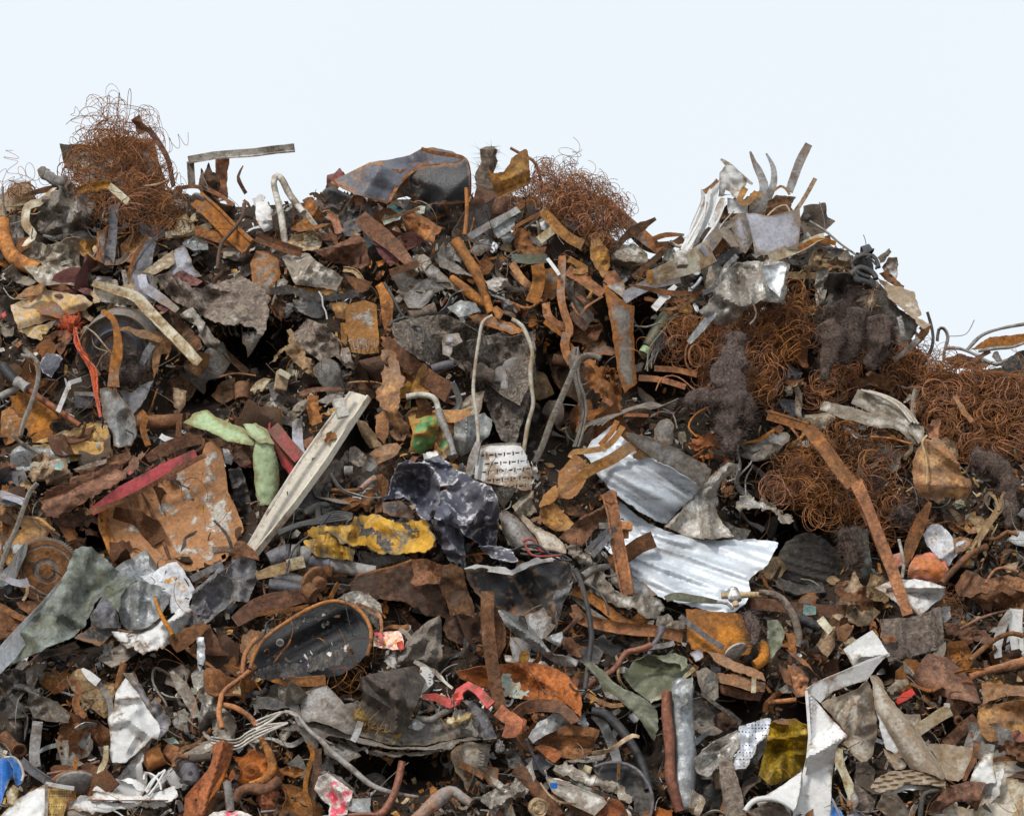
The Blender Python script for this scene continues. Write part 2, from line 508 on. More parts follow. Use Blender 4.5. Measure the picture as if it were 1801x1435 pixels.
    sides = [(b_, a, a + nv, b_ + nv) for (a, b_) in eset if (b_, a) not in eset]
    faces = [tuple(map(int, f)) for f in fs] + [tuple(int(q) + nv for q in f[::-1]) for f in fs] + sides
    # creases wear like edges do
    e_ = np.concatenate([fs[:, [0, 1]], fs[:, [1, 2]], fs[:, [2, 0]]])
    sm_, ct = np.zeros(nv), np.zeros(nv)
    np.add.at(sm_, e_[:, 0], dep[e_[:, 1]]); np.add.at(ct, e_[:, 0], 1)
    np.add.at(sm_, e_[:, 1], dep[e_[:, 0]]); np.add.at(ct, e_[:, 1], 1)
    lap = np.abs(sm_ / np.maximum(ct, 1) - dep) / (g * mpp)
    ew = np.maximum(np.exp(-ed / 5.0), np.where(ed > g * 1.2, np.clip((lap - .09) * 4, 0, .7), 0))
    o = new_obj(part or name, V, faces, m, CUR['parent'], W3.mean(0), sharp, np.concatenate([ew, ew]))
    return finish(o, label, cat, (cx, cy), group)

# ------------------------------------------------------------------ things drawn along a line
def path3(pts, L, t, s, sm, n=None, step=7.0):
    P0 = pp(pts)
    q = np.array([p[:2] for p in P0])
    lf = np.array([p[2] if len(p) > 2 else 0.0 for p in P0])
    if sm and len(q) > 2:
        o, ol = [], []
        for i in range(len(q) - 1):
            p0, p1, p2, p3 = q[max(i - 1, 0)], q[i], q[i + 1], q[min(i + 2, len(q) - 1)]
            l0, l1, l2, l3 = lf[max(i - 1, 0)], lf[i], lf[i + 1], lf[min(i + 2, len(q) - 1)]
            k = max(2, int(np.hypot(*(p2 - p1)) / step))
            for j in range(k):
                a = j / k
                f = lambda A, B, C_, D: .5 * (2 * B + (C_ - A) * a + (2 * A - 5 * B + 4 * C_ - D) * a * a + (3 * B - A - 3 * C_ + D) * a ** 3)
                o.append(f(p0, p1, p2, p3))
                ol.append(f(l0, l1, l2, l3))
        o.append(q[-1]); ol.append(lf[-1])
        q, lf = np.array(o), np.array(ol)
    elif sm == 0:
        o, ol = [], []
        for i in range(len(q) - 1):
            k = max(1, int(np.hypot(*(q[i + 1] - q[i])) / (step * 2)))
            for j in range(k):
                o.append(q[i] + (q[i + 1] - q[i]) * j / k)
                ol.append(lf[i] + (lf[i + 1] - lf[i]) * j / k)
        o.append(q[-1]); ol.append(lf[-1])
        q, lf = np.array(o), np.array(ol)
    c = q.mean(0)
    mpp = depth0(c[1]) / FPX
    if CUR['base']:
        bx, by = CUR['base']
        base = depth0(by)
    else:
        bx, by = c
        base = depth0(c[1])
    d = base - L / 100 - lf / 100 + (by - q[:, 1]) * mpp * t + (q[:, 0] - bx) * mpp * s
    return world_pts(q[:, 0], q[:, 1], d), c, mpp

def frames(W3):
    n = len(W3)
    T = np.gradient(W3, axis=0)
    T /= np.linalg.norm(T, axis=1)[:, None] + 1e-12
    view = W3 - np.array(CAM_POS)
    view /= np.linalg.norm(view, axis=1)[:, None]
    Sd = np.cross(view, T)
    for i in range(n):
        if np.linalg.norm(Sd[i]) < .12:
            Sd[i] = Sd[i - 1] if i else np.array([1.0, 0, 0])
    Sd /= np.linalg.norm(Sd, axis=1)[:, None] + 1e-12
    Nn = np.cross(T, Sd)
    return T, Sd, Nn

def sweep(W3, sec, roll=None, cap=True, scale=None):
    """sec: closed cross-section (s, n) in metres, the same at each step or scaled"""
    T, Sd, Nn = frames(W3)
    k = len(sec)
    sec = np.asarray(sec, float)
    V, F = [], []
    for i in range(len(W3)):
        a = roll[i] if roll is not None else 0
        s_, n_ = sec[:, 0], sec[:, 1]
        if scale is not None:
            s_, n_ = s_ * scale[i], n_ * scale[i]
        s2, n2 = s_ * math.cos(a) - n_ * math.sin(a), s_ * math.sin(a) + n_ * math.cos(a)
        V.append(W3[i] + Sd[i] * s2[:, None] + Nn[i] * n2[:, None])
    for i in range(len(W3) - 1):
        for j in range(k):
            a, b_ = i * k + j, i * k + (j + 1) % k
            F.append((a, b_, b_ + k, a + k))
    if cap:
        F.append(tuple(range(k))[::-1])
        F.append(tuple((len(W3) - 1) * k + j for j in range(k)))
    return np.concatenate(V), F

PROF = {
    'flat': lambda w, t: [(-w, -t), (w, -t), (w, t), (-w, t)],
    'ridge': lambda w, t: [(-w, -t), (0, -t + w * .35), (w, -t), (w, t), (0, t + w * .35), (-w, t)],
    'curl': lambda w, t: [(-w, -w * .5), (-w * .55, -w * .1), (0, 0), (w * .55, -w * .1), (w, -w * .5), (w, -w * .5 + t * 2),
                          (w * .55, -w * .1 + t * 2), (0, t * 2), (-w * .55, -w * .1 + t * 2), (-w, -w * .5 + t * 2)],
    'chan': lambda w, t: [(-w, -w * .6), (-w + 2 * t, -w * .6), (-w + 2 * t, -2 * t), (w - 2 * t, -2 * t), (w - 2 * t, -w * .6), (w, -w * .6), (w, 0), (-w, 0)][::-1],
    'chanf': lambda w, t: [(-w, w * .6), (-w + 2 * t, w * .6), (-w + 2 * t, 2 * t), (w - 2 * t, 2 * t), (w - 2 * t, w * .6), (w, w * .6), (w, 0), (-w, 0)],
    'ang': lambda w, t: [(-w, 0), (w, 0), (w, -w * 1.3), (w - 2 * t, -w * 1.3), (w - 2 * t, -2 * t), (-w, -2 * t)],
    'box': lambda w, t: [(-w, -w * .7), (w, -w * .7), (w, w * .7), (-w, w * .7)],
}

def B(label, m, pts, w=20, L=12, t=SLOPE, s=0.0, roll=0, prof='flat', sm=1, name='metal_strip', cat='strip', th=.0025, taper=None, jag=0.0,
      part=None, group=None):
    """a strip, bar or channel along pts, w wide across the picture"""
    z = CUR['z'][2]
    W3, c, mpp = path3(pts, L, t, s, sm)
    n = len(W3)
    sec = PROF[prof](w * z * mpp / 2, th)
    r = np.radians(np.interp(np.linspace(0, 1, n), np.linspace(0, 1, len(roll)), roll)) if isinstance(roll, (list, tuple)) else np.full(n, math.radians(roll))
    rs = np.random.RandomState(len(HEROES) + n)
    r = r + np.cumsum(rs.normal(0, .05, n))
    sc_ = np.interp(np.linspace(0, 1, n), np.linspace(0, 1, len(taper)), taper) if taper else np.ones(n)
    if jag or not part:
        jag = jag or .05
        sc_ = sc_ * (1 + rs.uniform(-jag, jag, n))
    V, F = sweep(W3, sec, r, True, sc_)
    k = len(sec)
    ew = np.tile(np.full(k, .35), n)
    o = new_obj(part or name, V, F, m, CUR['parent'], None, 32, ew)
    return finish(o, label, cat, c, group)

def T(label, m, pts, r=6, L=12, t=SLOPE, s=0.0, sm=1, name='pipe', cat='pipe', hollow=False, taper=None, n=10, wob=.04, part=None, ribs=0, group=None):
    """a pipe, rod, hose or wire; hollow shows its wall at both ends; ribs: bellows every so many steps"""
    z = CUR['z'][2]
    W3, c, mpp = path3(pts, L, t, s, sm, step=4.0 if ribs else 7.0)
    R = max(r * z * mpp, .0009)
    n = 5 if r * z < 1.6 else n
    sec = [(R * math.cos(2 * math.pi * i / n), R * math.sin(2 * math.pi * i / n)) for i in range(n)]
    k = len(W3)
    rs = np.random.RandomState(len(HEROES) * 3 + k)
    sc_ = np.interp(np.linspace(0, 1, k), np.linspace(0, 1, len(taper)), taper) if taper else np.ones(k)
    sc_ = sc_ * (1 + rs.uniform(-wob, wob, k) + wob * 1.5 * np.sin(np.arange(k) * rs.uniform(.2, .6) + rs.uniform(0, 6)))
    if ribs:
        sc_ = sc_ * (1 + .16 * (np.arange(k) % ribs < ribs / 2))
    V, F = sweep(W3, sec, None, not hollow, sc_)
    if hollow:
        nv = len(V)
        V2, _ = sweep(W3, [(a * .78, b_ * .78) for a, b_ in sec], None, False, sc_)
        F = F + [tuple(q + nv for q in f[::-1]) for f in F]
        for j in range(n):
            j2 = (j + 1) % n
            F.append((j2, j, nv + j, nv + j2))
            e = (k - 1) * n
            F.append((e + j, e + j2, nv + e + j2, nv + e + j))
        V = np.concatenate([V, V2])
    o = new_obj(part or name, V, F, m, CUR['parent'], None, 40)
    return finish(o, label, cat, c, group)

def R(label, m, pts, r=8, L=14, t=SLOPE, s=0.0, name='wire_rope', cat='wire rope', strands=4, pitch=30):
    """a laid rope of twisted strands"""
    z = CUR['z'][2]
    W3, c, mpp = path3(pts, L, t, s, 1, step=2.2)
    R_ = r * z * mpp
    T_, Sd, Nn = frames(W3)
    ln = np.concatenate([[0], np.cumsum(np.linalg.norm(np.diff(W3, axis=0), axis=1))])
    Vs, Fs = [], []
    for q in range(strands):
        a = ln / (pitch * z * mpp) * 2 * math.pi + q * 2 * math.pi / strands
        W = W3 + Sd * (np.cos(a) * R_ * .55)[:, None] + Nn * (np.sin(a) * R_ * .55)[:, None]
        sec = [(R_ * .5 * math.cos(i * 1.2566), R_ * .5 * math.sin(i * 1.2566)) for i in range(5)]
        V, F = sweep(W, sec)
        o = sum(len(v) for v in Vs)
        Vs.append(V)
        Fs += [tuple(i + o for i in f) for f in F]
    o = new_obj(name, np.concatenate(Vs), Fs, m, CUR['parent'], None, 60)
    return finish(o, label, cat, c)

def nz3(p, f, seed=0):
    return noise.fractal(Vector((p[0] * f + seed, p[1] * f - seed, p[2] * f)), 1.0, 2.0, 4)

def K(label, m, pts, L=12, t=SLOPE, s=0.0, a=.35, f=9.0, name='clump', cat='clump', sm=1, flat=.7, shag=0, part=None, sharp=50):
    """a lumpy solid along x,y,r points; a noise height (share of r), f noise frequency; shag: fibre tufts on it"""
    z = CUR['z'][2]
    P0 = pp(pts)
    rr = np.array([p[2] for p in P0]) * z
    W3, c, mpp = path3(' '.join('%s,%s' % tuple(q.split(',')[:2]) for q in pts.split()), L, t, s, sm, step=5.0)
    k = len(W3)
    R_ = np.interp(np.linspace(0, 1, k), np.linspace(0, 1, len(rr)), rr) * mpp
    T_, Sd, Nn = frames(W3)
    n = 18
    sd = len(HEROES) * 1.7
    V, F = [], []
    # rounded ends
    ts = np.linspace(0, 1, k)
    for i in range(k):
        e = min(1, math.sqrt(max(0, 1 - max(0, 1 - i / max(1, min(4, k * .25))) ** 2)) + .12) * min(1, math.sqrt(max(0, 1 - max(0, 1 - (k - 1 - i) / max(1, min(4, k * .25))) ** 2)) + .12)
        for j in range(n):
            an = 2 * math.pi * j / n
            dr = Sd[i] * math.cos(an) + Nn[i] * math.sin(an) * flat
            p = W3[i] + dr * R_[i] * e
            V.append(p + dr * R_[i] * e * a * 1.6 * nz3(p, f, sd))
    for i in range(k - 1):
        for j in range(n):
            q, w = i * n + j, i * n + (j + 1) % n
            F.append((q, w, w + n, q + n))
    F.append(tuple(range(n))[::-1])
    F.append(tuple((k - 1) * n + j for j in range(n)))
    rs = np.random.RandomState(int(sd * 10) % 9999)
    nb = len(V)
    for _ in range(shag * 2):
        i = rs.randint(nb)
        p = np.array(V[i])
        cpt = W3[min(i // n, k - 1)]
        dr = p - cpt
        dr = dr / (np.linalg.norm(dr) + 1e-9) + rs.normal(0, .7, 3)
        l = rs.uniform(.012, .045)
        sv = np.cross(dr, rs.normal(0, 1, 3))
        sv = sv / (np.linalg.norm(sv) + 1e-9) * rs.uniform(.0007, .002)
        b0 = len(V)
        V += [p - sv, p + sv, p + dr * l + rs.normal(0, .004, 3)]
        F.append((b0, b0 + 1, b0 + 2))
    o = new_obj(part or name, np.array(V), F, m, CUR['parent'], None, sharp)
    return finish(o, label, cat, c)

def D(label, m, x, y, r, prof, L=15, tilt=(0, 0), name='disc', cat='disc', n=40, teeth=0, part=None, oval=1.0, rot=0, dent=.0, holes=0):
    """turned round piece: prof is (radius share, height share towards the viewer) from the rim in; tilt deg: nod, turn"""
    x0, y0, k = CUR['z']
    px, py = x0 + x * k, y0 + y * k
    bx, by = CUR['base'] or (px, py)
    d = depth0(by) - L / 100 + ((by - py) * SLOPE * depth0(by) / FPX if CUR['base'] else 0)
    mpp = d / FPX
    R_ = r * k * mpp
    c3 = world_pts(px, py, d)
    vw = Vector(c3 - np.array(CAM_POS)).normalized()
    ex = vw.cross(Vector((0, 0, 1))).normalized()
    ey = ex.cross(vw).normalized()
    rot_ = Matrix.Rotation(math.radians(tilt[0]), 3, ex) @ Matrix.Rotation(math.radians(tilt[1]), 3, ey)
    ax, ay, az = rot_ @ ex, rot_ @ ey, rot_ @ (-vw)
    V, F = [], []
    for i, (pr, ph) in enumerate(prof):
        for j in range(n):
            a = 2 * math.pi * j / n
            q = pr
            if teeth and i < teeth and j % 2:
                q = pr * .955
            u, v = math.cos(a) * q * R_, math.sin(a) * q * R_ * oval
            cr, sr = math.cos(math.radians(rot)), math.sin(math.radians(rot))
            u, v = u * cr - v * sr, u * sr + v * cr
            h = ph * R_ + dent * R_ * noise.noise(Vector((u * 6 / R_ * .3, v * 6 / R_ * .3, len(HEROES))))
            V.append(Vector(c3) + ax * u + ay * v + az * h)
    for i in range(len(prof) - 1):
        for j in range(n):
            j2 = (j + 1) % n
            F.append((i * n + j, i * n + j2, (i + 1) * n + j2, (i + 1) * n + j))
    F.append(tuple((len(prof) - 1) * n + j for j in range(n)))
    F.append(tuple(range(n))[::-1])
    o = new_obj(part or name, np.array([tuple(v) for v in V]), F, m, CUR['parent'], c3, 35)
    return finish(o, label, cat, (px, py))

def BX(label, m, x, y, w, h, dp, L=14, rot=0, tilt=(0, 0), name='block', cat='block', part=None, bev=.08, jit=.05):
    """a battered block w by h across the picture and dp deep, turned rot in the picture and tilted"""
    x0, y0, k = CUR['z']
    px, py = x0 + x * k, y0 + y * k
    bx, by = CUR['base'] or (px, py)
    d = depth0(by) - L / 100
    mpp = d / FPX * k
    c3 = world_pts(px, py, d)
    vw = Vector(c3 - np.array(CAM_POS)).normalized()
    ex = vw.cross(Vector((0, 0, 1))).normalized()
    ey = ex.cross(vw).normalized()
    rm = Matrix.Rotation(math.radians(tilt[0]), 3, ex) @ Matrix.Rotation(math.radians(tilt[1]), 3, ey) @ Matrix.Rotation(math.radians(-rot), 3, -vw)
    ax, ay, az = rm @ ex, rm @ ey, rm @ (-vw)
    bm = bmesh.new()
    bmesh.ops.create_cube(bm, size=1)
    rs = np.random.RandomState(len(HEROES) + 5)
    for v in bm.verts:
        v.co = Vector((v.co.x * w * mpp * (1 + rs.uniform(-jit, jit)), v.co.y * h * mpp * (1 + rs.uniform(-jit, jit)), v.co.z * dp * mpp))
    bmesh.ops.bevel(bm, geom=bm.edges[:], offset=min(w, h, dp) * mpp * bev, segments=2, affect='EDGES')
    bm.verts.index_update()
    V = np.array([tuple(Vector(c3) + ax * v.co.x + ay * v.co.y + az * v.co.z) for v in bm.verts])
    F = [tuple(v.index for v in f.verts) for f in bm.faces]
    bm.free()
    o = new_obj(part or name, V, F, m, CUR['parent'], c3, 35)
    return finish(o, label, cat, (px, py))

# ------------------------------------------------------------------ the setting: yard ground and the body of the heap
def grid_obj(name, V, nu, nv, m, kind):
    F = [(j * nu + i, j * nu + i + 1, (j + 1) * nu + i + 1, (j + 1) * nu + i) for j in range(nv - 1) for i in range(nu - 1)]
    o = new_obj(name, V, F, m, None, (0, 0, 0), 60)
    o['kind'] = kind
    return o

gl = [-900, -200, -60, -25, -12, -6, 0, 6, 12, 25, 60, 200, 900]
grid_obj('ground', np.array([[x, y, 0.02 * math.sin(x * 1.3 + y * .7) if abs(x) < 60 else 0] for y in gl for x in gl], float), 13, 13, 'yard_ground', 'structure')

SIL_X = [-900, -300, 0, 100, 200, 300, 420, 600, 800, 900, 1000, 1080, 1130, 1180, 1260, 1400, 1480, 1560, 1600, 1625, 1660, 1720, 1801, 2100, 2700]
SIL_Y = [520, 400, 385, 345, 320, 335, 365, 352, 350, 345, 365, 420, 462, 450, 388, 388, 445, 510, 590, 640, 664, 652, 640, 640, 700]
def sil(px):
    return np.interp(px, SIL_X, SIL_Y)

# hollows between the pieces: x, y, half width, half height, depth m
CAV = [(450, 615, 70, 55, .55), (985, 700, 70, 120, .5), (1150, 690, 60, 60, .45), (1110, 590, 50, 60, .4), (1415, 985, 70, 60, .55), (1370, 930, 60, 40, .45),
       (1430, 890, 50, 40, .4), (940, 1050, 60, 60, .3), (170, 950, 40, 40, .35), (90, 1330, 40, 60, .35), (700, 1350, 90, 40, .4), (640, 780, 40, 60, .3),
       (350, 690, 60, 40, .35), (1530, 1200, 50, 40, .35), (1640, 1040, 60, 50, .3), (1130, 1290, 50, 70, .35), (1300, 1240, 60, 50, .35), (760, 1090, 50, 40, .3),
       (420, 850, 40, 50, .3), (150, 1120, 60, 30, .3), (1490, 640, 40, 40, .2), (880, 770, 60, 50, .35), (1560, 960, 60, 40, .35), (1420, 1260, 50, 40, .3),
       (330, 1150, 40, 30, .25), (1230, 690, 50, 60, .3), (500, 1000, 40, 30, .2), (620, 1000, 60, 20, .2)]
BULGE = np.array([[float(v) / 100 for v in r.split()] for r in (    # cm by which the heap swells out of the plain slope
    '19 20 26 21 16 26 28 22 22 26 22 24 24 14', '19 22 28 25 23 27 31 27 24 29 29 29 24 8', '24 29 35 33 30 32 33 28 27 30 28 22 14 7',
    '30 35 41 34 35 37 37 32 28 22 20 18 14 9', '36 39 42 38 44 46 45 43 36 25 22 27 24 20', '46 46 47 45 53 53 55 50 38 22 20 34 42 45',
    '49 49 51 56 59 57 59 52 38 22 22 38 44 47', '47 50 55 59 62 62 62 56 46 34 36 48 48 50', '44 46 51 59 66 67 66 65 60 52 54 62 60 61',
    '54 53 56 64 66 66 64 68 66 60 66 68 65 64')])
def bulge(px, py):
    x, y = np.clip((px + 100) / 150, 0, 12.999), np.clip((py - 250) / 125, 0, 8.999)
    i, j = x.astype(int), y.astype(int)
    u, v = x - i, y - j
    return (BULGE[j, i] * (1 - u) + BULGE[j, i + 1] * u) * (1 - v) + (BULGE[j + 1, i] * (1 - u) + BULGE[j + 1, i + 1] * u) * v

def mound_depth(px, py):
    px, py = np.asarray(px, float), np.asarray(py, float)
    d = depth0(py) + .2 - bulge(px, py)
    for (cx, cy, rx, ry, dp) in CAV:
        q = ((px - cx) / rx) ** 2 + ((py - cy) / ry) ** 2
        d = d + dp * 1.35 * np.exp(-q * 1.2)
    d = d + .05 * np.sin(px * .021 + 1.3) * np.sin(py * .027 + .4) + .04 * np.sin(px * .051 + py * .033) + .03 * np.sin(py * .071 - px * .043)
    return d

cols = np.arange(-900, 2701, 14.0)
rows_n = 110
Vm = []
for j in range(rows_n):
    t = j / (rows_n - 1)
    py = 1750 + (sil(cols) - 1750) * t
    jit = NPR.uniform(-1, 1, cols.shape) * .035
    d = mound_depth(cols, py) + jit
    d = d + .35 * np.maximum(0, (t - .93) / .07) ** 2
    Vm.append(world_pts(cols, py, d))
Vm = [np.stack([Vm[0][:, 0] * 1.02, Vm[0][:, 1] - .5, np.full(len(cols), -.2)], 1)] + Vm
top = Vm[-1]
for q in (.25, .5, .75, 1.0):                                # the far side falls away behind the crest
    Vm.append(np.stack([top[:, 0], top[:, 1] + .25 + 4.5 * q, top[:, 2] * (1 - q) - .2 * q + .1 * (q < 1)], 1))
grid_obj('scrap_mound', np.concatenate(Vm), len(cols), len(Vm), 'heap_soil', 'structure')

# ------------------------------------------------------------------ tangles of rusted springs and wire
def coil_mesh(name, turns, r0, r1, h, wr, seed, seg=15):
    rs = np.random.RandomState(seed)
    n = int(turns * seg)
    a = np.linspace(0, turns * 2 * math.pi, n)
    q = np.linspace(0, 1, n)
    r = (r0 + (r1 - r0) * q) * (1 + .12 * np.sin(a * .37 + rs.uniform(0, 6)))
    W = np.stack([np.cos(a) * r * (1 + .15 * rs.uniform(-1, 1)), np.sin(a) * r, (q - .5) * h + .006 * np.sin(a * .8)], 1)
    W += np.stack([.25 * r0 * np.sin(q * rs.uniform(1, 5) + rs.uniform(0, 6)) for _ in range(3)], 1)
    Tn = np.gradient(W, axis=0)
    Tn /= np.linalg.norm(Tn, axis=1)[:, None]
    up = np.array([0, 0, 1.0])
    Sd = np.cross(up, Tn); Sd /= np.linalg.norm(Sd, axis=1)[:, None]
    Nn = np.cross(Tn, Sd)
    V, F = [], []
    for i in range(n):
        for j in range(4):
            V.append(W[i] + wr * (Sd[i] * math.cos(j * 1.5708) + Nn[i] * math.sin(j * 1.5708)))
    for i in range(n - 1):
        for j in range(4):
            x, y = i * 4 + j, i * 4 + (j + 1) % 4
            F.append((x, y, y + 4, x + 4))
    me = bpy.data.meshes.new(name)
    me.from_pydata([tuple(v) for v in V], [], F)
    me.materials.append(MATS['wire_rust'])
    me.shade_smooth()
    return me

COILS = [coil_mesh('spring_coil', RNG.uniform(2.6, 5), RNG.uniform(.045, .06), RNG.uniform(.035, .065), RNG.uniform(.05, .16), .0023, 50 + i) for i in range(9)]
LOOPS = [coil_mesh('spring_coil', RNG.uniform(1.3, 2.6), RNG.uniform(.05, .085), RNG.uniform(.04, .09), RNG.uniform(.05, .2), .0018, 90 + i) for i in range(7)]

def curly(n_wires, sample, steps, curl, wr, m, parent, name, seed, drift=.02, sides=3):
    """loose curling wire: random walks that keep turning, all in one mesh"""
    rs = np.random.RandomState(seed)
    V, F = [], []
    for w in range(n_wires):
        p = np.array(sample(rs), float)
        ax = rs.normal(0, 1, 3); ax /= np.linalg.norm(ax)
        dr = np.cross(ax, rs.normal(0, 1, 3)); dr /= np.linalg.norm(dr)
        st = rs.uniform(.7, 1.3) * .011
        W = [p.copy()]
        c = curl * rs.uniform(.6, 1.5)
        for i in range(int(steps * rs.uniform(.5, 1.3))):
            M = np.array(Matrix.Rotation(c * st, 3, Vector(ax)))
            dr = M @ dr
            ax = ax + rs.normal(0, .07, 3); ax -= dr * (ax @ dr); ax /= np.linalg.norm(ax)
            p = p + dr * st + ax * drift * st * 4
            W.append(p.copy())
        W = np.array(W)
        T_, Sd, Nn = frames(W)
        o = len(V)
        for i in range(len(W)):
            for j in range(sides):
                an = 2 * math.pi * j / sides
                V.append(W[i] + wr * (Sd[i] * math.cos(an) + Nn[i] * math.sin(an)))
        for i in range(len(W) - 1):
            for j in range(sides):
                x, y = o + i * sides + j, o + i * sides + (j + 1) % sides
                F.append((x, y, y + sides, x + sides))
    ob = new_obj(name, np.array(V), F, m, parent, None, 80)
    ob['kind'] = 'stuff'
    return ob

def poly_sample(poly, rs):
    a = np.array(poly)
    lo, hi = a.min(0), a.max(0)
    while True:
        p = lo + rs.uniform(0, 1, 2) * (hi - lo)
        if inside(poly, np.array([p[0]]), np.array([p[1]]))[0]:
            return p

TANGLES = []
def C(label, pts, n, L0, L1, protos, face=.5, loose=30, curl=18, group=None, smin=.8, smax=1.3, steps=70, seed=3):
    """a tangle of coils filling the outline between L0 and L1 cm in front of the slope; face: how many coils look at the viewer"""
    poly = [tuple(p[:2]) for p in pp(pts)]
    TANGLES.append(poly)
    cx, cy = np.array(poly).mean(0)
    e = bpy.data.objects.new('spring_tangle', None)
    e.empty_display_size = .05
    e.location = world_pts(cx, cy, depth0(cy))
    COL.objects.link(e)
    tag(e, label, 'spring tangle', 'tangles of rusted springs in the heap')
    HEROES.append((cx, cy, label))
    rs = np.random.RandomState(seed)
    def smp(r):
        p = poly_sample(poly, r)
        return world_pts(p[0], p[1], depth0(p[1]) - r.uniform(L0, L1) / 100)
    for i in range(n):
        p = smp(rs)
        o = bpy.data.objects.new('spring_coil', protos[rs.randint(len(protos))])
        COL.objects.link(o)
        o.parent = e
        o.location = Vector(p) - e.location
        if rs.uniform() < face:
            q = Vector((rs.normal(0, .45), -1, rs.normal(0.1, .45)))
        else:
            q = Vector(rs.normal(0, 1, 3))
        o.rotation_euler = q.to_track_quat('Z', 'Y').to_euler()
        o.scale = rs.uniform(smin, smax) * rs.uniform(.6, 1.25, 3)
    if loose:
        curly(loose, smp, steps, curl, .0017, 'wire_rust', e, 'loose_wire', seed + 7, drift=.06)
    return e

# ------------------------------------------------------------------ crest of the heap, from the left
Z(0,130)
C('airy tangle of thin rusted bedspring wire crowning the left peak of the heap','570,330 640,240 740,195 880,240 1040,290 1120,430 1040,540 800,580 610,480',34,4,40,LOOPS,.5,60,22,seed=4,steps=36,smin=.7,smax=1.1)
C('dense mat of rust-brown springs below the left peak around the long grey arm','640,470 800,400 920,480 1060,560 1170,700 1230,820 1270,1080 1120,1110 900,1090 690,950 500,780 480,690',90,4,40,COILS + LOOPS,.55,60,19,seed=5)
C('small loose curl of wire on the far left skyline','40,860 110,720 190,760 200,860 110,930',4,5,20,LOOPS,.6,6,22,seed=6)
S('pale dirt-caked panel end jutting out left of the spring peak','white_dirty','420,490 560,495 690,505 700,640 560,700 460,660 440,590',L=2,t=.1,s=.3,c=.3)
S('brown-grey plate buried behind the springs of the left peak','rust_grey','720,450 900,440 1080,460 1120,640 1160,740 1150,850 900,830 600,800 500,730 600,620',L=-2,t=.2,c=.4)
with thing('broken_hinge_bracket','rusty hinge bracket with a bent tail rod sticking out of the left spring peak','bracket',1060,500,40):
    S(None,'rust_brown','915,325 980,285 1010,360 1060,378 1020,405 970,428 950,365',L=44,t=0,c=.4,part='bracket_plate')
    B(None,'rust_brown','1035,380 1110,480 1180,610 1215,790',w=34,L=42,t=.1,roll=[0,50],part='tail_rod',taper=[1.2,.8],th=.006)
S('torn ash-grey cover draped in folds on the left shoulder of the heap','grey_dull','285,650 330,665 350,705 430,740 480,745 540,800 600,850 665,885 640,980 620,1090 450,1175 350,1165 265,1100 258,950 290,870 420,810',L=18,c=.75,tear=3,t=.3,k=9,cre=[(430,780,350,1150,.05,60),(560,850,470,1150,.05,50),(480,760,600,1000,.04,40)])
K('stubby grey rag knob poking up beside the left spring peak','grey_dull','290,650,30 320,710,48 390,740,40 470,770,50',L=22,a=.5,f=14)
B('curled beige metal ribbon looping on the far left crest','cream','385,800 335,850 270,905 195,930 180,1050 235,1130 195,1180 170,1210',w=62,L=26,roll=[70,20,10,60],th=.002)
B('brown tapered slat pointing left above the looping beige ribbon','rust_brown','160,855 290,820 430,790',w=44,L=20,taper=[.4,1,.9])
T('thick ochre-rust pipe bent like an elbow at the left edge of the crest','rust_orange','15,1030 40,1180 110,1300 270,1375',r=52,L=20,hollow=True,wob=.02)
with thing('suspension_arm','slim grey arm with a round rusty bush standing upright under the left springs','arm',790,1100,30):
    B(None,'grey_dark','800,900 795,1020 790,1150 765,1300 750,1390',w=84,L=30,t=.2,prof='curl',taper=[1,.7,.75,.9,.9],part='arm_shaft')
    D(None,'rust_brown',800,912,48,[(1,-.5),(1,0),(.55,.12),(.25,.12),(.22,-.2)],L=36,tilt=(25,5),part='bush',n=20)
S('dirt-white crumpled casing resting under the torn ash-grey cover','white_dirty','120,1260 230,1160 330,1205 480,1150 560,1150 555,1290 575,1500 440,1470 300,1490 180,1370',L=22,c=.7,t=.9,k=9,cre=[(330,1200,560,1290,.05,60),(300,1350,570,1400,.05,40)])
S('upright brown plank of sheet standing left of the slim grey arm','rust_grey','680,1110 770,1062 762,1250 740,1375 670,1335',L=24,t=.1,cyl=(0,.03),c=.15)
S('crumpled ochre sheet with rust runs right of the slim grey arm','rust_ochre','850,1200 930,1110 1000,1070 1160,1110 1195,1165 1060,1300 930,1335 850,1290',L=16,c=.6,t=.7)
S('slate-grey panel with rusted stitched edge below the crumpled ochre sheet','grey_dark','880,1500 940,1260 1030,1130 1095,1180 1060,1360 990,1520',L=24,t=.4,c=.2)
B('row-holed rust flange edging the slate-grey panel','rust_orange','870,1540 930,1330 1035,1130',w=26,L=27,t=.4,jag=.25)
with thing('folded_sheet','folded grey sheet with a dusty turned-over flap on the upper left slope','sheet scrap',1180,1400,26):
    S(None,'grey_violet','1220,1240 1290,1190 1365,1370 1420,1420 1250,1440 1150,1450 1050,1480 1180,1400',L=24,t=.5,c=.2,part='panel')
    S(None,'beige_sheet','980,1400 1215,1235 1225,1330 1100,1400 1000,1440',L=31,t=1.0,c=.25,part='flap')
with thing('gate_frame','long pale rail on a short grey leg jutting over the skyline','frame',1340,620,8):
    B(None,'white_dirty','1320,605 1500,572 1800,545 2065,512',w=54,L=10,t=.3,sm=0,prof='ang',part='rail',th=.004)
    B(None,'grey_dull','1335,620 1345,790',w=52,L=8,t=.2,prof='chan',part='leg',th=.004)
S('mottled rust plate standing under the long pale rail','rust_grey','1510,600 1610,592 1592,720 1600,890 1520,890',L=0,t=.0,c=.2)
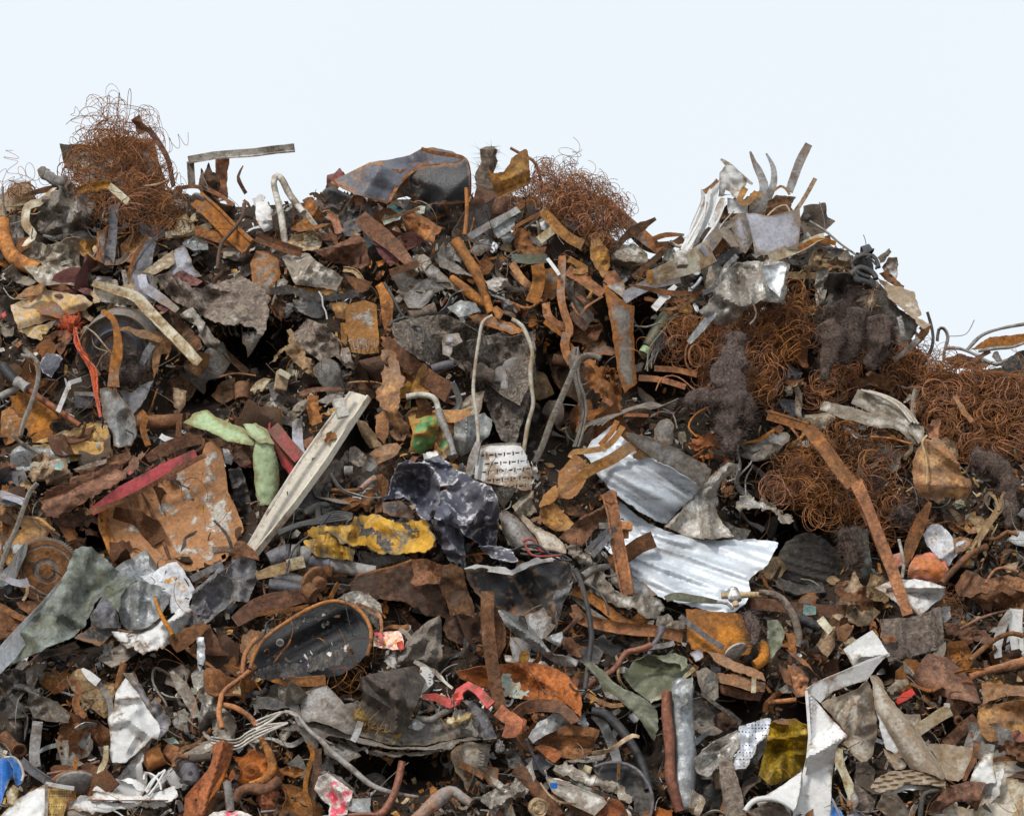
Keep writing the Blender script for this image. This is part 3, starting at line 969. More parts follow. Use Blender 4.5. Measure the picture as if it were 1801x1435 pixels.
S('dark torn spikes of iron standing under the long pale rail','rust_dark','1385,800 1410,660 1430,700 1462,620 1490,690 1545,700 1530,900 1430,880',L=5,t=.1,c=.4)
B('small hooked brown strip standing right of the mottled rust plate','rust_brown','1705,645 1670,720 1690,780 1725,840',w=30,L=8,t=0,roll=30,taper=[.3,1,1])
with thing('flat_bar','heavy grey-brown bar with a rounded end slanting down from the crest','bar',1560,1040,34):
    B(None,'rust_grey','1385,880 1480,960 1600,1080 1750,1215',w=118,L=32,t=.5,th=.007,sm=0,prof='chan',part='bar_body')
    D(None,'grey_dull',1395,885,60,[(1,-.2),(1,.1),(.8,.2),(.2,.22)],L=33,tilt=(50,-25),part='end_cap',n=18)
T('bent dark rod curving down past the end of the heavy grey-brown bar','rust_dark','1712,910 1700,1000 1620,1110 1550,1200 1522,1370',r=13,L=38)
B('short orange plank of iron below the heavy grey-brown bar','rust_orange','1370,1095 1560,1160 1750,1230',w=66,L=26,th=.006)
S('torn bright foil sheet under the short orange plank','aluminium','1275,1185 1370,1130 1450,1170 1460,1230 1370,1240 1310,1215',L=22,c=.5,t=1)
B('flat pale strip with a kinked end right of the dense spring mat','cream','1160,1130 1300,1120 1480,1060',w=44,L=24)
S('pinkish-white lump of crumpled sheet near the bent dark rod','white_dirty','1560,1225 1690,1180 1765,1270 1710,1320 1640,1310 1560,1290',L=22,c=.9,t=.9)
T('thin grey whip of wire standing on the far left edge','grey_dull','20,790 18,880 35,960 60,1040',r=8,L=18,t=0)
S('dirty grey slab leaning at the far left behind the elbow pipe','grey_dull','40,1010 110,985 165,1040 170,1180 90,1200 50,1100',L=8,t=.3)
B('rusted rib with a pale inner face lying across the base of the spring mat','rust_ochre','540,820 650,790 760,775',w=54,L=38,t=.4,prof='ridge')
B('white-edged bracket strip falling from the rusted rib','cream','765,785 820,830 900,900',w=50,L=40,roll=20)
B('curved brown rib running right out of the spring mat','rust_grey','1230,810 1360,790 1500,830 1640,920',w=28,L=26)
T('thin pale cane slanting across the front of the spring mat','tan','1010,790 1110,775 1180,745',r=8,L=44)

Z(450,130)
with thing('crushed_tank','big dented black oil tank with rust seams lying on the crest','tank',1050,800,20):
    S(None,'black_paint','930,905 990,800 1080,700 1180,650 1300,640 1420,622 1475,590 1500,680 1502,800 1480,905 1380,912 1200,915 1130,890 1060,860 1000,870',L=24,t=.12,s=-.25,c=.0,b=.05,tear=.3,part='end_panel',cre=[(980,830,1200,900,-.09,130),(1130,870,1060,840,.05,70),(1300,900,1500,700,.05,200)],sharp=60)
    S(None,'tank_paint_skylit','545,745 640,700 800,620 950,600 1080,570 1160,525 1240,515 1380,545 1460,590 1420,625 1300,640 1180,652 1080,702 990,800 930,905 830,880 700,845 600,800',L=24,t=1.1,s=.25,c=.06,b=.07,tear=.3,part='shell',cre=[(800,625,1000,690,.10,150),(860,680,760,840,.05,110),(1000,640,1180,640,-.12,130),(1180,530,1230,640,.10,120),(560,750,700,720,-.02,80)],sharp=65)
    B(None,'rust_orange','930,900 990,800 1080,700 1180,650 1300,641 1420,624 1470,600',w=20,L=32,t=.55,part='seam',th=.005)
    B(None,'rust_orange','1160,527 1260,555 1400,575 1470,605 1495,700 1495,850 1478,905',w=28,L=33,t=.45,part='seam',th=.004)
    B(None,'rust_orange','1000,685 870,675 850,690 800,760 760,840',w=30,L=33,t=.9,part='seam',th=.004)
    B(None,'rust_orange','530,760 620,800 740,850 850,885 930,903',w=18,L=31,t=.7,part='seam',th=.006,jag=.5)
    S(None,'rust_brown','1000,690 1045,655 1062,668 1010,700',L=40,t=.8,c=.1,part='lug')
S('black pierced grating pinned under the belly of the black tank','black_paint','350,890 540,850 720,870 930,900 1130,895 1300,915 1490,905 1480,1010 1330,1060 1100,1030 850,1050 560,1010 380,960',L=6,t=.5,c=.5,tear=4,holes=['%d,%d %d,%d %d,%d %d,%d' % (x,y,x + 16,y - 6,x + 26,y + 14,x + 8,y + 20) for x,y in ((860,910),(890,940),(1350,950),(1400,930),(1370,990),(1420,970),(430,930),(470,920))])
S('ragged rust skirt of plate under the tip of the black tank','rust_dark','375,840 540,830 700,850 860,895 930,910 760,930 600,890 430,880',L=16,t=.8,c=.4,tear=5)
S('dusty pink torn sheet standing behind the tip of the black tank','red_dull','480,850 500,710 545,700 590,660 640,720 600,760 560,850',L=0,t=0,c=.3)
with thing('bent_tube_loop','pale grey tube bent into a hairpin standing on the crest','tube',180,850,22):
    T(None,'white_dirty','205,1195 180,1010 150,880 125,760 150,715 185,745 240,850 330,970',r=23,L=22,t=.4,part='hairpin')
    B(None,'white_dirty','330,960 420,1080 540,1200',w=52,L=20,t=.5,part='flat_end')
S('rusty winged plate straddling the pale hairpin tube','rust_orange','245,1090 300,1040 350,1000 400,1060 530,1050 420,1090 300,1110',L=30,c=.4,t=.8)
S('bright rust offcut with a torn point left of the black tank','rust_orange','385,860 410,900 430,930 475,1010 420,1050 370,1040 335,940',L=18,c=.5,t=.2)
S('peeling pale sheet speckled with yellow rust under the winged plate','cream','300,1130 400,1100 480,1140 440,1230 330,1240 220,1190 260,1130',L=20,c=.6,t=.7)
B('curved brown hoop end sticking up right of the pale hairpin','rust_grey','500,985 550,1020 585,1120',w=56,L=24,prof='curl')
S('white paper-like metal flap left of the pale hairpin tube','white_paint','0,900 70,890 110,950 120,1080 60,1110 0,1020',L=12,c=.4,t=.4)
S('black rubber mat tongue drooping under the black tank','black_rubber','590,960 640,900 740,930 690,970 660,1050 610,1080 580,1020',L=16,c=.4,t=.3)
S('dark grey moulded cover below the black rubber tongue','grey_dark','640,1000 700,950 780,960 760,1080 700,1130 620,1140 600,1080',L=14,c=.4,t=.6)
S('verdigris green sheet corner under the front of the black tank','teal','865,1000 960,890 1010,910 1050,960 1010,1020 900,1060',L=20,c=.35,t=.5)
S('small pale teal flap tucked right of the verdigris corner','teal','1090,950 1150,925 1190,930 1180,980 1130,985',L=22,c=.3,t=.6)
with thing('bent_channel','long rust-brown channel with a maroon inner side sliding down from the crest','channel',900,1150,38):
    B(None,'rust_brown','730,1000 800,1070 900,1150 1000,1240 1080,1330',w=125,L=36,t=.8,part='web',taper=[.8,1,.8,.5],th=.004)
    B(None,'maroon_felt','830,1140 900,1230 980,1330',w=100,L=33,t=.3,part='flange',taper=[.4,1,.9],th=.004)
S('deep boxy rust pan with a flared lip right of the long channel','rust_orange','1025,1010 1100,975 1150,985 1240,1040 1310,1080 1290,1110 1260,1130 1240,1200 1150,1140 1050,1090',L=34,c=.35,t=.2,cyl=(60,.09),cre=[(1020,1010,1260,1110,-.06,90)])
B('slanting brown lip edging the deep boxy rust pan','rust_brown','880,1030 1000,990 1150,945',w=26,L=40,taper=[.5,1,.8])
S('folded brown sheet with a rolled top on the upper middle slope','rust_brown','410,1240 560,1200 690,1130 750,1150 780,1230 800,1330 740,1370 600,1330 510,1320',L=28,c=.4,t=.5,cre=[(430,1240,760,1180,.07,90),(560,1320,790,1340,-.05,60)])
with thing('dirty_white_sheet','crumpled dirty white sheet with ochre lower lip on the upper slope','sheet scrap',400,1400,30):
    S(None,'white_dirty','180,1280 290,1255 370,1260 420,1310 480,1350 560,1390 615,1430 560,1520 480,1500 380,1490 280,1480 240,1400',L=32,c=.5,t=1.0,part='sheet',cre=[(370,1290,330,1440,.05,60)])
    S(None,'rust_ochre','220,1480 340,1500 450,1500 550,1530 540,1570 430,1550 300,1540',L=28,c=.4,t=.5,part='lower_lip')
S('purple-brown bowed plate with orange rust bloom on the upper slope','rust_grey','0,1240 100,1245 150,1290 175,1400 150,1540 80,1560 -20,1480 -40,1330',L=24,c=.2,b=.06,t=.7)
B('brown bar with a chipped edge crossing above the folded brown sheet','rust_brown','0,1140 150,1200 320,1255',w=70,L=30,prof='ridge')
T('stout orange pipe jointed below the deep boxy rust pan','rust_orange','1400,1170 1480,1290 1560,1430 1610,1560 1650,1680',r=38,L=34,taper=[1.1,.9,1,.8,.7])
T('upright rust post at the right end of the black tank','rust_orange','1475,800 1480,960 1465,1130',r=14,L=46,t=.2)
B('pale flat bar slanting up toward the second spring crest','grey_steel','1490,1150 1640,1060 1800,975 1840,950',w=48,L=34,th=.005)
S('bright zinc plate hanging under the slanting pale bar','galvanised','1640,1070 1740,1000 1830,1010 1800,1090 1700,1155',L=30,c=.15,t=.5)
K('fuzzy brown stump topped with fibres behind the tank','mud','1660,510,50 1640,600,66 1620,720,60 1640,840,80 1680,960,90',L=0,a=.5,f=12,t=0,shag=200)
S('curved grey scoop with a sharp tail below the stout orange pipe','grey_dull','1275,1260 1320,1180 1335,1300 1420,1340 1520,1420 1400,1400 1290,1350',L=30,c=.3,t=.6)
S('grey dusty slab right of the long channel foot','grey_dull','1150,1340 1200,1310 1340,1420 1360,1460 1230,1460',L=26,c=.25,t=.9)
S('crushed white tin at the foot of the long channel','white_dirty','1060,1310 1180,1265 1225,1300 1140,1340',L=40,c=.6,t=.8)
B('angled brown bar closing the foot of the long channel','rust_brown','940,1395 1140,1330',w=46,L=42,prof='box',sm=0)
S('patchy brown shard plate wedged under the deep rust pan','rust_brown','890,1100 980,1060 1020,1110 1090,1180 1000,1260 930,1200',L=16,c=.4)
B('brown spike leaning beside the pale flat end of the hairpin tube','rust_brown','510,1080 545,1150 575,1210',w=30,L=30,taper=[.3,1,.8])

Z(900,130)
C('fine tangle of rust-red wire on the middle crest right of the black tank','120,700 180,640 300,640 420,690 560,720 610,800 680,850 750,930 740,1010 640,980 480,920 300,890 180,870 40,900 0,860',70,0,35,LOOPS,.5,150,28,seed=8,smin=.5,smax=.9,steps=34)
C('thick brown fuzz of wire and fibre under the middle crest','140,800 300,790 440,780 600,880 680,960 780,1000 740,1180 640,1160 520,1120 420,1000 300,960',110,4,36,LOOPS,.4,160,28,seed=9,smin=.6,smax=1)
S('upright orange rust plate with a scooped side on the middle crest','rust_ochre','-170,650 -130,700 -60,690 -20,640 0,590 60,545 100,527 112,540 130,690 132,765 60,800 -90,880 -130,800',L=40,t=.0,s=.3,c=.12,cre=[(-150,860,130,740,-.05,60)])
T('crooked brown rod rising behind the upright orange plate','rust_brown','-10,520 60,560 150,610 190,690 215,800',r=11,L=8,t=0)
B('mossy grey plank sliding down right of the middle wire tangle','rust_grey','630,860 720,960 850,1080 1040,1240',w=80,L=10,t=.6,th=.006,taper=[.7,1.1,1.2,.9])
B('pale green-grey underside strip below the mossy plank','green_grey','830,1110 930,1190 1060,1260',w=90,L=6,taper=[.5,1,.4])
B('charred jagged brown blade poking right over the mossy plank','rust_dark','740,1230 780,1160 880,1090 950,1050 1010,1015',w=54,L=24,t=.3,taper=[.4,.9,1.4,1,.5],jag=.2)
S('dirty grey concrete-like lump below the charred blade','white_dirty','700,1270 770,1200 860,1190 950,1260 960,1330 880,1390 760,1370 690,1330',L=16,c=.8,t=.4,b=.06,k=9)
S('dark shadowed casing below the dirty grey lump','soot','700,1350 780,1370 880,1390 860,1430 740,1440',L=14,c=.5,t=.1)  # shadow on the casing is put into its near-black colour
B('long dark slat crossing up right from the dirty grey lump','rust_dark','850,1430 980,1320 1100,1220 1200,1150',w=44,L=22,th=.006)
B('pale curved brown lath on the saddle between the two peaks','rust_grey','990,1160 1080,1130 1210,1130',w=36,L=14,taper=[1,1,.4])
B('thin brown lath below the pale curved lath','rust_brown','1010,1200 1120,1190 1200,1170',w=40,L=12)
with thing('ribbon_bundle','bundle of white painted straps rising to a torn plate on the right peak','strap bundle',1420,1000,20):
    S(None,'white_paint','1460,690 1500,640 1560,650 1650,745 1610,880 1590,890 1540,850 1450,860',L=18,t=.1,c=.25,part='torn_plate',holes=['1490,845 1500,812 1530,825 1540,850'])
    B(None,'white_paint','1465,598 1520,640 1600,710 1690,775',w=34,L=16,t=.1,taper=[.4,1.3,1,.5],part='curled_tip')
    S(None,'white_paint','1510,870 1580,880 1650,905 1655,980 1520,980',L=14,t=.1,c=.3,part='lower_plate')
    for i,q in enumerate(['1335,810 1340,900 1280,1050 1240,1180 1195,1250','1440,745 1410,880 1340,1050 1270,1180 1230,1290','1385,800 1370,920 1300,1080 1250,1230','1480,870 1440,980 1400,1080','1345,880 1290,1020 1230,1150 1190,1230','1500,900 1450,1020 1370,1150 1300,1260','1400,860 1330,1010 1260,1130 1170,1300','1560,960 1470,1060 1380,1170 1280,1300','1370,900 1340,1040 1250,1200 1130,1340']):
        B(None,'white_paint',q,w=(38,62,30,50,20,34,24,40,28)[i],L=20 + 3 * i,t=.2,part='strap',taper=[.6,1,1,.8],roll=[20 * i - 30,10],th=.002)
    B(None,'rust_ochre','1445,745 1400,790 1350,830',w=30,L=26,t=.2,part='rusty_joint',jag=.3)
    B(None,'rust_ochre','1640,800 1600,880 1640,910 1720,830',w=44,L=26,t=.2,part='rusty_band')
B('grey sabre-shaped strip curving up behind the torn white plate','grey_steel','1672,545 1700,620 1745,710 1770,800 1740,900 1680,960',w=56,L=14,t=.1,taper=[.25,.9,1.1,1.2,1])
S('long grey-white strap sheet sweeping up to the right peak','grey_violet','1340,1160 1440,1080 1560,1000 1570,1060 1480,1100 1400,1180 1360,1250 1330,1210',L=28,c=.15,t=.5)
with thing('bent_sheet','pale lilac panel folded over in a hook below the right peak','panel',1700,1100,34):
    S(None,'grey_violet','1640,980 1700,975 1800,1000 2020,945 2025,1050 2010,1235 1900,1230 1790,1270 1705,1270 1690,1180',L=38,t=.1,c=.06,tear=.4,part='face',s=-.15)
    S(None,'grey_violet','1555,1000 1590,975 1640,978 1690,1180 1640,1260 1590,1230 1560,1120',L=36,t=.15,s=.5,c=.05,part='curl',cyl=(10,.06),tear=.4)
    B(None,'rust_ochre','1560,1040 1590,1000 1620,990',w=30,L=40,part='rust_mark')
with thing('hooked_strap','broad white-grey strap arched like a hook left of the lilac panel','strap',1450,1180,36):
    B(None,'grey_violet','1575,1215 1530,1150 1470,1105 1400,1180 1340,1260',w=90,L=40,t=.7,roll=[50,20,-30],part='arch')
    S(None,'rust_ochre','1410,1180 1450,1120 1500,1150 1510,1210 1440,1270 1400,1240',L=33,t=-.2,c=.1,part='rusty_inside')
with thing('long_white_strip','cream-white strip with a rusty cut end reaching left under the arched strap','strip',1200,1350,38):
    B(None,'cream','955,1440 1080,1390 1240,1330 1400,1240',w=150,L=40,t=.7,part='strip',taper=[.6,.8,1,1.1],th=.003)
    B(None,'rust_ochre','945,1425 985,1425',w=90,L=42,t=.7,part='rusty_end')
BX('small whitish block with a grey shaded end on the cream strip','white_dirty',1190,1300,78,120,60,L=52,rot=-8,tilt=(-25,15),name='block')
B('dark flat strap slanting under the arched strap','grey_dark','1440,1330 1520,1270 1610,1230',w=50,L=26)
B('curved rust-edged iron hoop piece right of the middle fuzz','rust_ochre','555,1160 590,1140 650,1135',w=60,L=26)
S('rusty saddle-shaped flap below the brown fuzz','rust_ochre','555,1170 600,1145 680,1240 690,1350 640,1430 600,1370 550,1290',L=30,t=.2,c=.3)
K('charcoal fibre clump hanging inside the brown fuzz','felt','470,990,50 440,1060,60 430,1120,50',L=22,a=.5,shag=150)
with thing('folded_band','long ochre band folded over twice above the nest of orange bands','strap',350,1100,30):
    B(None,'rust_ochre','210,960 290,1040 330,1090 420,1160 500,1200',w=70,L=32,t=.6,part='band',th=.003)
    B(None,'cream','190,1170 240,1130 310,1080',w=60,L=30,part='pale_end')
B('narrow pale rod reaching left over the ochre band','rust_grey','0,1090 100,1030 200,980',w=22,L=38)
S('pale bluish chip of painted metal beside the ochre band','galvanised','190,1040 230,1020 275,1060 250,1100 205,1090',L=24,c=.2)
B('dark mossy lath on the crest left of the brown fuzz','rust_grey','0,980 80,910 150,885 200,900',w=44,L=26,th=.006)
S('shredded orange shims fanned out on the upper middle slope','rust_orange','0,1120 60,1080 140,1120 240,1200 250,1270 120,1280 20,1260',L=22,c=.6,t=.7,tear=4)
B('dark green-grey bar with a bright cut end below the orange shims','green_grey','0,1290 120,1300 250,1295',w=70,L=34,th=.008,taper=[.7,1,.8])
B('white edge bar running down from the dark green-grey bar','white_paint','250,1295 300,1360 335,1410',w=24,L=36)

Z(1350,230)
B('tall pale strap standing up against the sky on the right peak','grey_steel','150,430 185,330 230,210 290,95',w=62,L=14,t=.05,taper=[.9,1,1,.9],roll=[10,-10],th=.002)
B('narrow tan strap standing below the tall pale strap','tan','190,575 260,470 335,335',w=30,L=20,t=.1,th=.002)
B('grey strap bowing up left of the tall pale strap','grey_steel','-10,160 40,260 42,370 0,470 -60,560 -130,600',w=56,L=18,t=.1,taper=[.2,.6,.9,1.2,1.3])
S('dark brown bowl-shaped offcut between the straps of the right peak','rust_dark','0,500 60,450 200,465 160,520 60,540 0,540',L=22,t=.3,c=.4)
S('jumble of brown and tan metal under the straps of the right peak','rust_brown','-420,700 -330,560 -230,470 -60,480 60,470 170,520 200,600 60,720 -200,780',L=4,t=.3,c=.7,tear=4)
T('looped tan wire on top of the lilac panel','tan','0,600 60,545 130,525 160,580',r=8,L=30,t=.2)
S('tan arched scrap right under the dark bowl-shaped offcut','beige_sheet','-120,440 -40,420 30,500 -40,600 -130,560',L=12,t=.2,c=.4)
B('small arched brown band over the dark bowl-shaped offcut','rust_ochre','50,420 90,390 130,410 155,450',w=18,L=20,t=.1)
with thing('ball_stud','dark round stud on a thin rod running down the right shoulder','ball stud',400,720,26):
    K(None,'soot','250,615,26 275,612,30 290,630,24',L=26,a=.3,f=20,part='ball')
    T(None,'grey_dull','295,635 400,700 520,800 650,890',r=8,L=28,t=.6,part='rod')
T('hair-thin wire curving up from the right shoulder','wire_grey','400,700 395,610 362,500',r=3,L=24,t=0)
T('second hair-thin wire standing right of the first on the shoulder','wire_grey','680,850 690,790 672,730',r=3,L=20,t=0)
with thing('corner_bracket','cream rust-stained angle under the lilac panel','bracket',150,830,34):
    B(None,'cream','10,900 100,870 210,830 330,770 400,750',w=66,L=34,t=.6,part='angle',prof='ang')
    B(None,'rust_orange','220,830 340,770 480,790',w=34,L=37,part='rusty_edge')
K('bunch of chalky white plaster on the right shoulder','white_dirty','250,750,40 300,760,40 330,800,25',L=30,a=.6,f=16)
S('tattered beige cloth strip flapping below the cream angle','tan','215,1000 300,900 390,860 410,900 520,910 570,900 560,1000 500,980 400,970 280,1000',L=34,c=.7,t=.7,tear=5)
B('split pale wood stick lying under the tattered cloth','tan','95,1010 200,1015 335,1020',w=40,L=36,jag=.2,th=.008)
for q,lab in (('420,860 520,830 590,900 640,870','a'),):
    S('grey rag bundle on the right shoulder beside the thin rod','grey_dull','420,850 480,820 560,840 590,900 540,940 450,900',L=30,c=.7)
with thing('cable_bundle','glossy black knot of cable on the right shoulder','cable',680,960,36):
    K(None,'black_rubber','600,900,60 660,960,80 740,940,50',L=28,a=.7,f=13,part='knot')
    for i,q in enumerate(['560,960 620,890 700,870 760,900 780,960','580,1010 650,960 740,1000 760,1040','600,1040 680,1060 730,1075','690,900 740,870 770,920 760,970','570,930 640,1000 720,1030','620,860 700,880 760,940','590,880 600,980 680,1080']):
        T(None,'black_rubber',q,r=(14,20,26,9,16,8,12)[i],L=38,part='cable')
S('black plastic sheet hanging in folds down the right overhang','black_rubber','430,1000 560,1000 700,1060 740,1100 560,1080 480,1250 430,1420 340,1440 350,1260 380,1120',L=22,c=.8,t=.0,cre=[(480,1020,420,1400,.06,40),(560,1060,460,1300,.05,30)])
S('smeared white-black foil behind the hanging black plastic','foil','340,980 420,950 440,1060 390,1200 340,1240 330,1090',L=20,c=.7,t=.1)
S('splintered white board standing on the right shoulder','white_dirty','770,890 855,825 870,850 820,920 790,930',L=12,c=.3,t=0)
S('crumpled clear-white wrapper on the right shoulder','white_paint','800,960 850,890 910,890 915,1000 890,1060 850,1010',L=14,c=.9,t=.3)
S('rust-red crumpled chip below the clear-white wrapper','rust_brown','780,1000 830,975 900,1040 960,1090 950,1110 860,1070',L=18,c=.6)
with thing('bent_hood','big pinkish-grey hood plate falling over the right end of the crest','hood',930,1200,28):
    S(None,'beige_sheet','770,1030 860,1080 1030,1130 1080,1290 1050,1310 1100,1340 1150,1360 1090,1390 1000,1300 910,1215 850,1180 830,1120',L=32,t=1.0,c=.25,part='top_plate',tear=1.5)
    S(None,'grey_dull','740,1120 830,1120 870,1210 1000,1300 1060,1350 1040,1420 1000,1480 950,1560 880,1480 840,1330 780,1230',L=26,t=-.2,c=.2,part='shaded_side')  # greyer colour paints in the shade on this side of the hood
    S(None,'rust_ochre','1050,1390 1090,1370 1155,1362 1130,1420 1060,1500 1020,1520',L=32,t=.1,s=.3,part='rusty_corner',holes=['1040,1400 1060,1385 1075,1400 1060,1425'])
B('bent chrome catch dangling in the shade of the pinkish-grey hood','foil','920,1300 940,1370 945,1440',w=34,L=36,t=0)
for i,(q,lab) in enumerate([('600,1090,50 590,1170,60 540,1280,55 500,1380,40','shaggy brown felt rope hanging below the black cable knot'),
                              ('700,1150,50 720,1260,70 740,1380,90 790,1500,70','thick dark felt mass hanging below the pinkish-grey hood'),
                              ('400,1220,50 430,1300,55 440,1400,20','pointed grey-brown felt tongue hanging left of the black plastic')]):
    K(lab,'felt',q,L=26 + 3 * i,t=.0,a=.45,f=14,shag=420,name='felt_clump')
K('pale lint ball caught under the black cable knot','tan','700,1200,26 730,1215,34 750,1225,20',L=40,a=.6,f=20,shag=80)

# ------------------------------------------------------------------ upper slope, left to right
Z(0,450)
S('yellow ochre sheet with rivet holes on the left slope','yellow_ochre','75,345 190,300 310,205 330,240 440,260 580,275 655,330 600,380 500,410 350,450 130,520 100,440',L=30,t=.7,c=.15,cre=[(190,320,300,210,-.06,70),(130,520,600,380,-.04,50)])
S('grey folded flap rising from the yellow ochre sheet','rust_ochre','100,300 180,230 310,180 300,250 220,330 180,290',L=36,t=.2,c=.3)
S('lower folded tail of rust-yellow sheet under the ochre sheet','yellow_ochre','125,525 260,490 390,455 330,540 290,595 230,580',L=26,t=.3,c=.3)
S('rusty torn bracket web with eye holes below the yellow ochre sheet','rust_orange','240,690 330,560 390,525 480,520 505,580 460,640 420,710 400,660 330,670 270,700',L=24,t=.3,c=.3,holes=['370,600 400,560 440,570 430,610 380,620'])
B('short tan wedge leaning behind the wheel rim','tan','580,370 610,420 650,450',w=34,L=24)
with thing('split_moulding','pale green-white split moulding bent over above the wheel rim','moulding',1000,350,50):
    B(None,'cream','650,190 800,235 950,290 1030,370 1130,480 1260,610 1400,755',w=78,L=50,t=.6,part='upper_rail',prof='ang',th=.004,taper=[.5,.8,1,1,1,1,.8])
    B(None,'cream','655,240 800,270 955,310',w=40,L=46,t=.6,part='middle_rail',th=.004)
    B(None,'white_dirty','680,295 800,310 955,325',w=44,L=44,t=.6,part='lower_rail',th=.004)
    B(None,'tan','655,250 670,290 680,330',w=40,L=45,part='rotten_end',jag=.3)
    S(None,'cream','850,210 940,197 945,250 900,240',L=48,part='chip')
with thing('wheel_rim','rusted dark steel wheel rim lying face out on the left slope','wheel rim',790,660,30):
    D(None,'rust_grey',800,690,315,[(1,-.5),(1.0,-.12),(.97,0),(.93,-.02),(.9,-.12),(.86,-.2),(.82,-.2),(.78,-.16)],L=30,tilt=(18,-14),part='rim',n=56,oval=.84,rot=60)
    D(None,'grey_dark',800,690,250,[(1,-.24),(.9,-.16),(.72,-.06),(.6,-.1),(.5,-.3),(.3,-.36),(.1,-.34)],L=30,tilt=(18,-14),part='wheel_disc',n=48,oval=.84,rot=60)
    B(None,'rust_brown','640,510 590,590 600,680 700,840',w=22,L=36,part='bead_seat')
K('shaggy brown-grey lump of dirt stuck in the wheel rim','felt','900,650,60 900,740,90 910,830,90 900,910,50',L=42,a=.5,f=15,shag=300,t=.2)
with thing('bent_leaf_strap','grey rust-spotted strap running down over the wheel rim to a broad bent foot','strap',820,900,52):
    B(None,'rust_grey','725,395 790,440 820,540 825,660 800,800 795,920',w=70,L=52,t=.3,part='strap',taper=[.5,.6,.8,1.1,.9,1.2],th=.004)
    S(None,'grey_steel','700,930 760,920 830,960 900,1060 950,1150 960,1250 920,1330 830,1345 800,1330 790,1240 720,1120',L=50,t=.15,c=.15,part='foot',cre=[(880,1130,900,1320,-.06,60)])
B('thin bent strip curling over the top of the wheel rim','rust_ochre','820,520 900,510 960,540 1050,560 1130,600',w=46,L=46,taper=[.4,.6,1.2,1,.5],jag=.2)
S('rusty pale blade right of the wheel rim','rust_ochre','1090,540 1200,530 1210,590 1190,680 1130,690 1110,800 1080,860 1070,730',L=40,t=.1,c=.25)
B('bluish dark strip angled right of the shaggy dirt lump','grey_dark','1070,620 1030,680 990,760',w=48,L=42)
S('long blue-grey sheet tongue below the shaggy dirt lump','grey_dark','830,940 920,960 1010,900 1080,870 1020,1000 960,1080 930,1120 870,1010',L=42,t=.2,c=.25)
T('thin tan wire bowing across the wheel rim','tan','600,500 660,540 720,610 780,685',r=6,L=56,t=.2)
T('looped brown wire below the bowing tan wire','wire_rust','780,660 720,700 690,760 670,790',r=5,L=56,t=.2)
with thing('twine_tassel','orange twine knot trailing frayed strands down beside the wheel rim','twine',560,600,50):
    K(None,'orange_twine','430,490,30 480,460,48 550,480,45',L=52,a=.6,f=22,shag=160,part='knot')
    for i in range(7):
        T(None,'orange_twine','%d,500 %d,600 %d,700 %d,800 %d,950 %d,1130' % (520 + i * 4,520 + (i * 17) % 40,570 + (i * 13) % 50,630 + (i * 19) % 50,660 + (i * 11) % 30,700 + (i * 7) % 12),r=5,L=50 + i % 3,t=.4,part='strand')
S('dark blue-black glass-like shard left of the wheel rim','car_paint','270,760 330,680 400,690 440,720 360,855 300,820',L=30,t=.2,c=.1)
R('grey twisted wire rope running down the left edge','wire_grey','150,700 240,720 270,790 260,900 220,1030 170,1160 140,1270',r=17,L=50,pitch=60)
R('lower run of the grey wire rope trailing right to a frayed end','wire_grey','95,1260 150,1310 220,1350 300,1400',r=14,L=44,pitch=50)
with thing('pushrod_end','dark hose with a collar joined to a long rusty rod at the left edge','rod',200,930,40):
    T(None,'black_rubber','20,770 60,830 110,880',r=36,L=38,part='hose',taper=[1,1,.8])
    T(None,'grey_dull','110,880 150,900 195,930',r=36,L=41,part='collar',ribs=4)
    T(None,'copper_pipe','195,930 300,1010 430,1100 560,1190',r=22,L=40,part='rod')
T('grey conduit stub behind the rusty rod at the left edge','grey_dull','0,990 60,960 130,930',r=26,L=26)
S('broad flaky orange rust sheet on the left slope behind the wire rope','rust_orange','80,780 220,750 420,830 600,890 640,960 500,960 400,990 250,930 120,860',L=14,t=.4,c=.3)
S('perforated rust plate with moth-eaten left edge','rust_orange','60,980 140,950 260,990 400,1100 470,1180 440,1220 350,1290 230,1310 190,1210 130,1130',L=26,t=.5,c=.15,tear=3)
S('speckled rust-and-lead sheet hanging at the lower left of the wire rope','rust_white','10,1090 100,1040 160,1120 150,1270 40,1330 5,1240',L=22,t=.2,c=.25)
with thing('yellow_sheet','yellow painted panel with a bent edge below the wheel rim','panel',520,1300,30):
    S(None,'yellow_paint','240,1310 430,1230 600,1180 740,1150 780,1280 760,1310 600,1290 420,1300',L=30,t=.9,c=.15,part='upper_face')
    S(None,'yellow_paint','225,1330 400,1305 600,1295 760,1310 800,1370 700,1400 520,1440 360,1450 300,1400',L=32,t=.2,c=.1,part='lower_face')
B('short crooked white bracket beside the rusty rod','white_paint','405,1095 440,1010 490,890 570,865',w=30,L=48,sm=0)
with thing('ribbed_plate','small grey latch plate with two ribs right of the white bracket','latch',590,1010,28):
    B(None,'grey_dull','520,965 660,970',w=28,L=32,part='rib')
    BX(None,'grey_dark',590,1025,130,90,40,L=28,part='latch_body')
with thing('rusty_crosspipe','rusty pipe held by two straps below the long blue-grey tongue','pipe',1120,1160,40):
    T(None,'rust_brown','965,1165 1120,1165 1285,1160',r=52,L=40,t=.3,part='pipe_body',hollow=True)
    B(None,'rust_orange','985,1090 1020,1140 1000,1210 1040,1330',w=42,L=48,part='strap',t=.2)
    B(None,'rust_brown','1235,1080 1255,1150 1250,1270',w=38,L=48,part='strap',t=.2)
S('small folded brown tab standing above the right end of the rusty pipe','tan','1215,925 1310,945 1300,1040 1270,1090 1220,1060',L=44,t=0,c=.3)
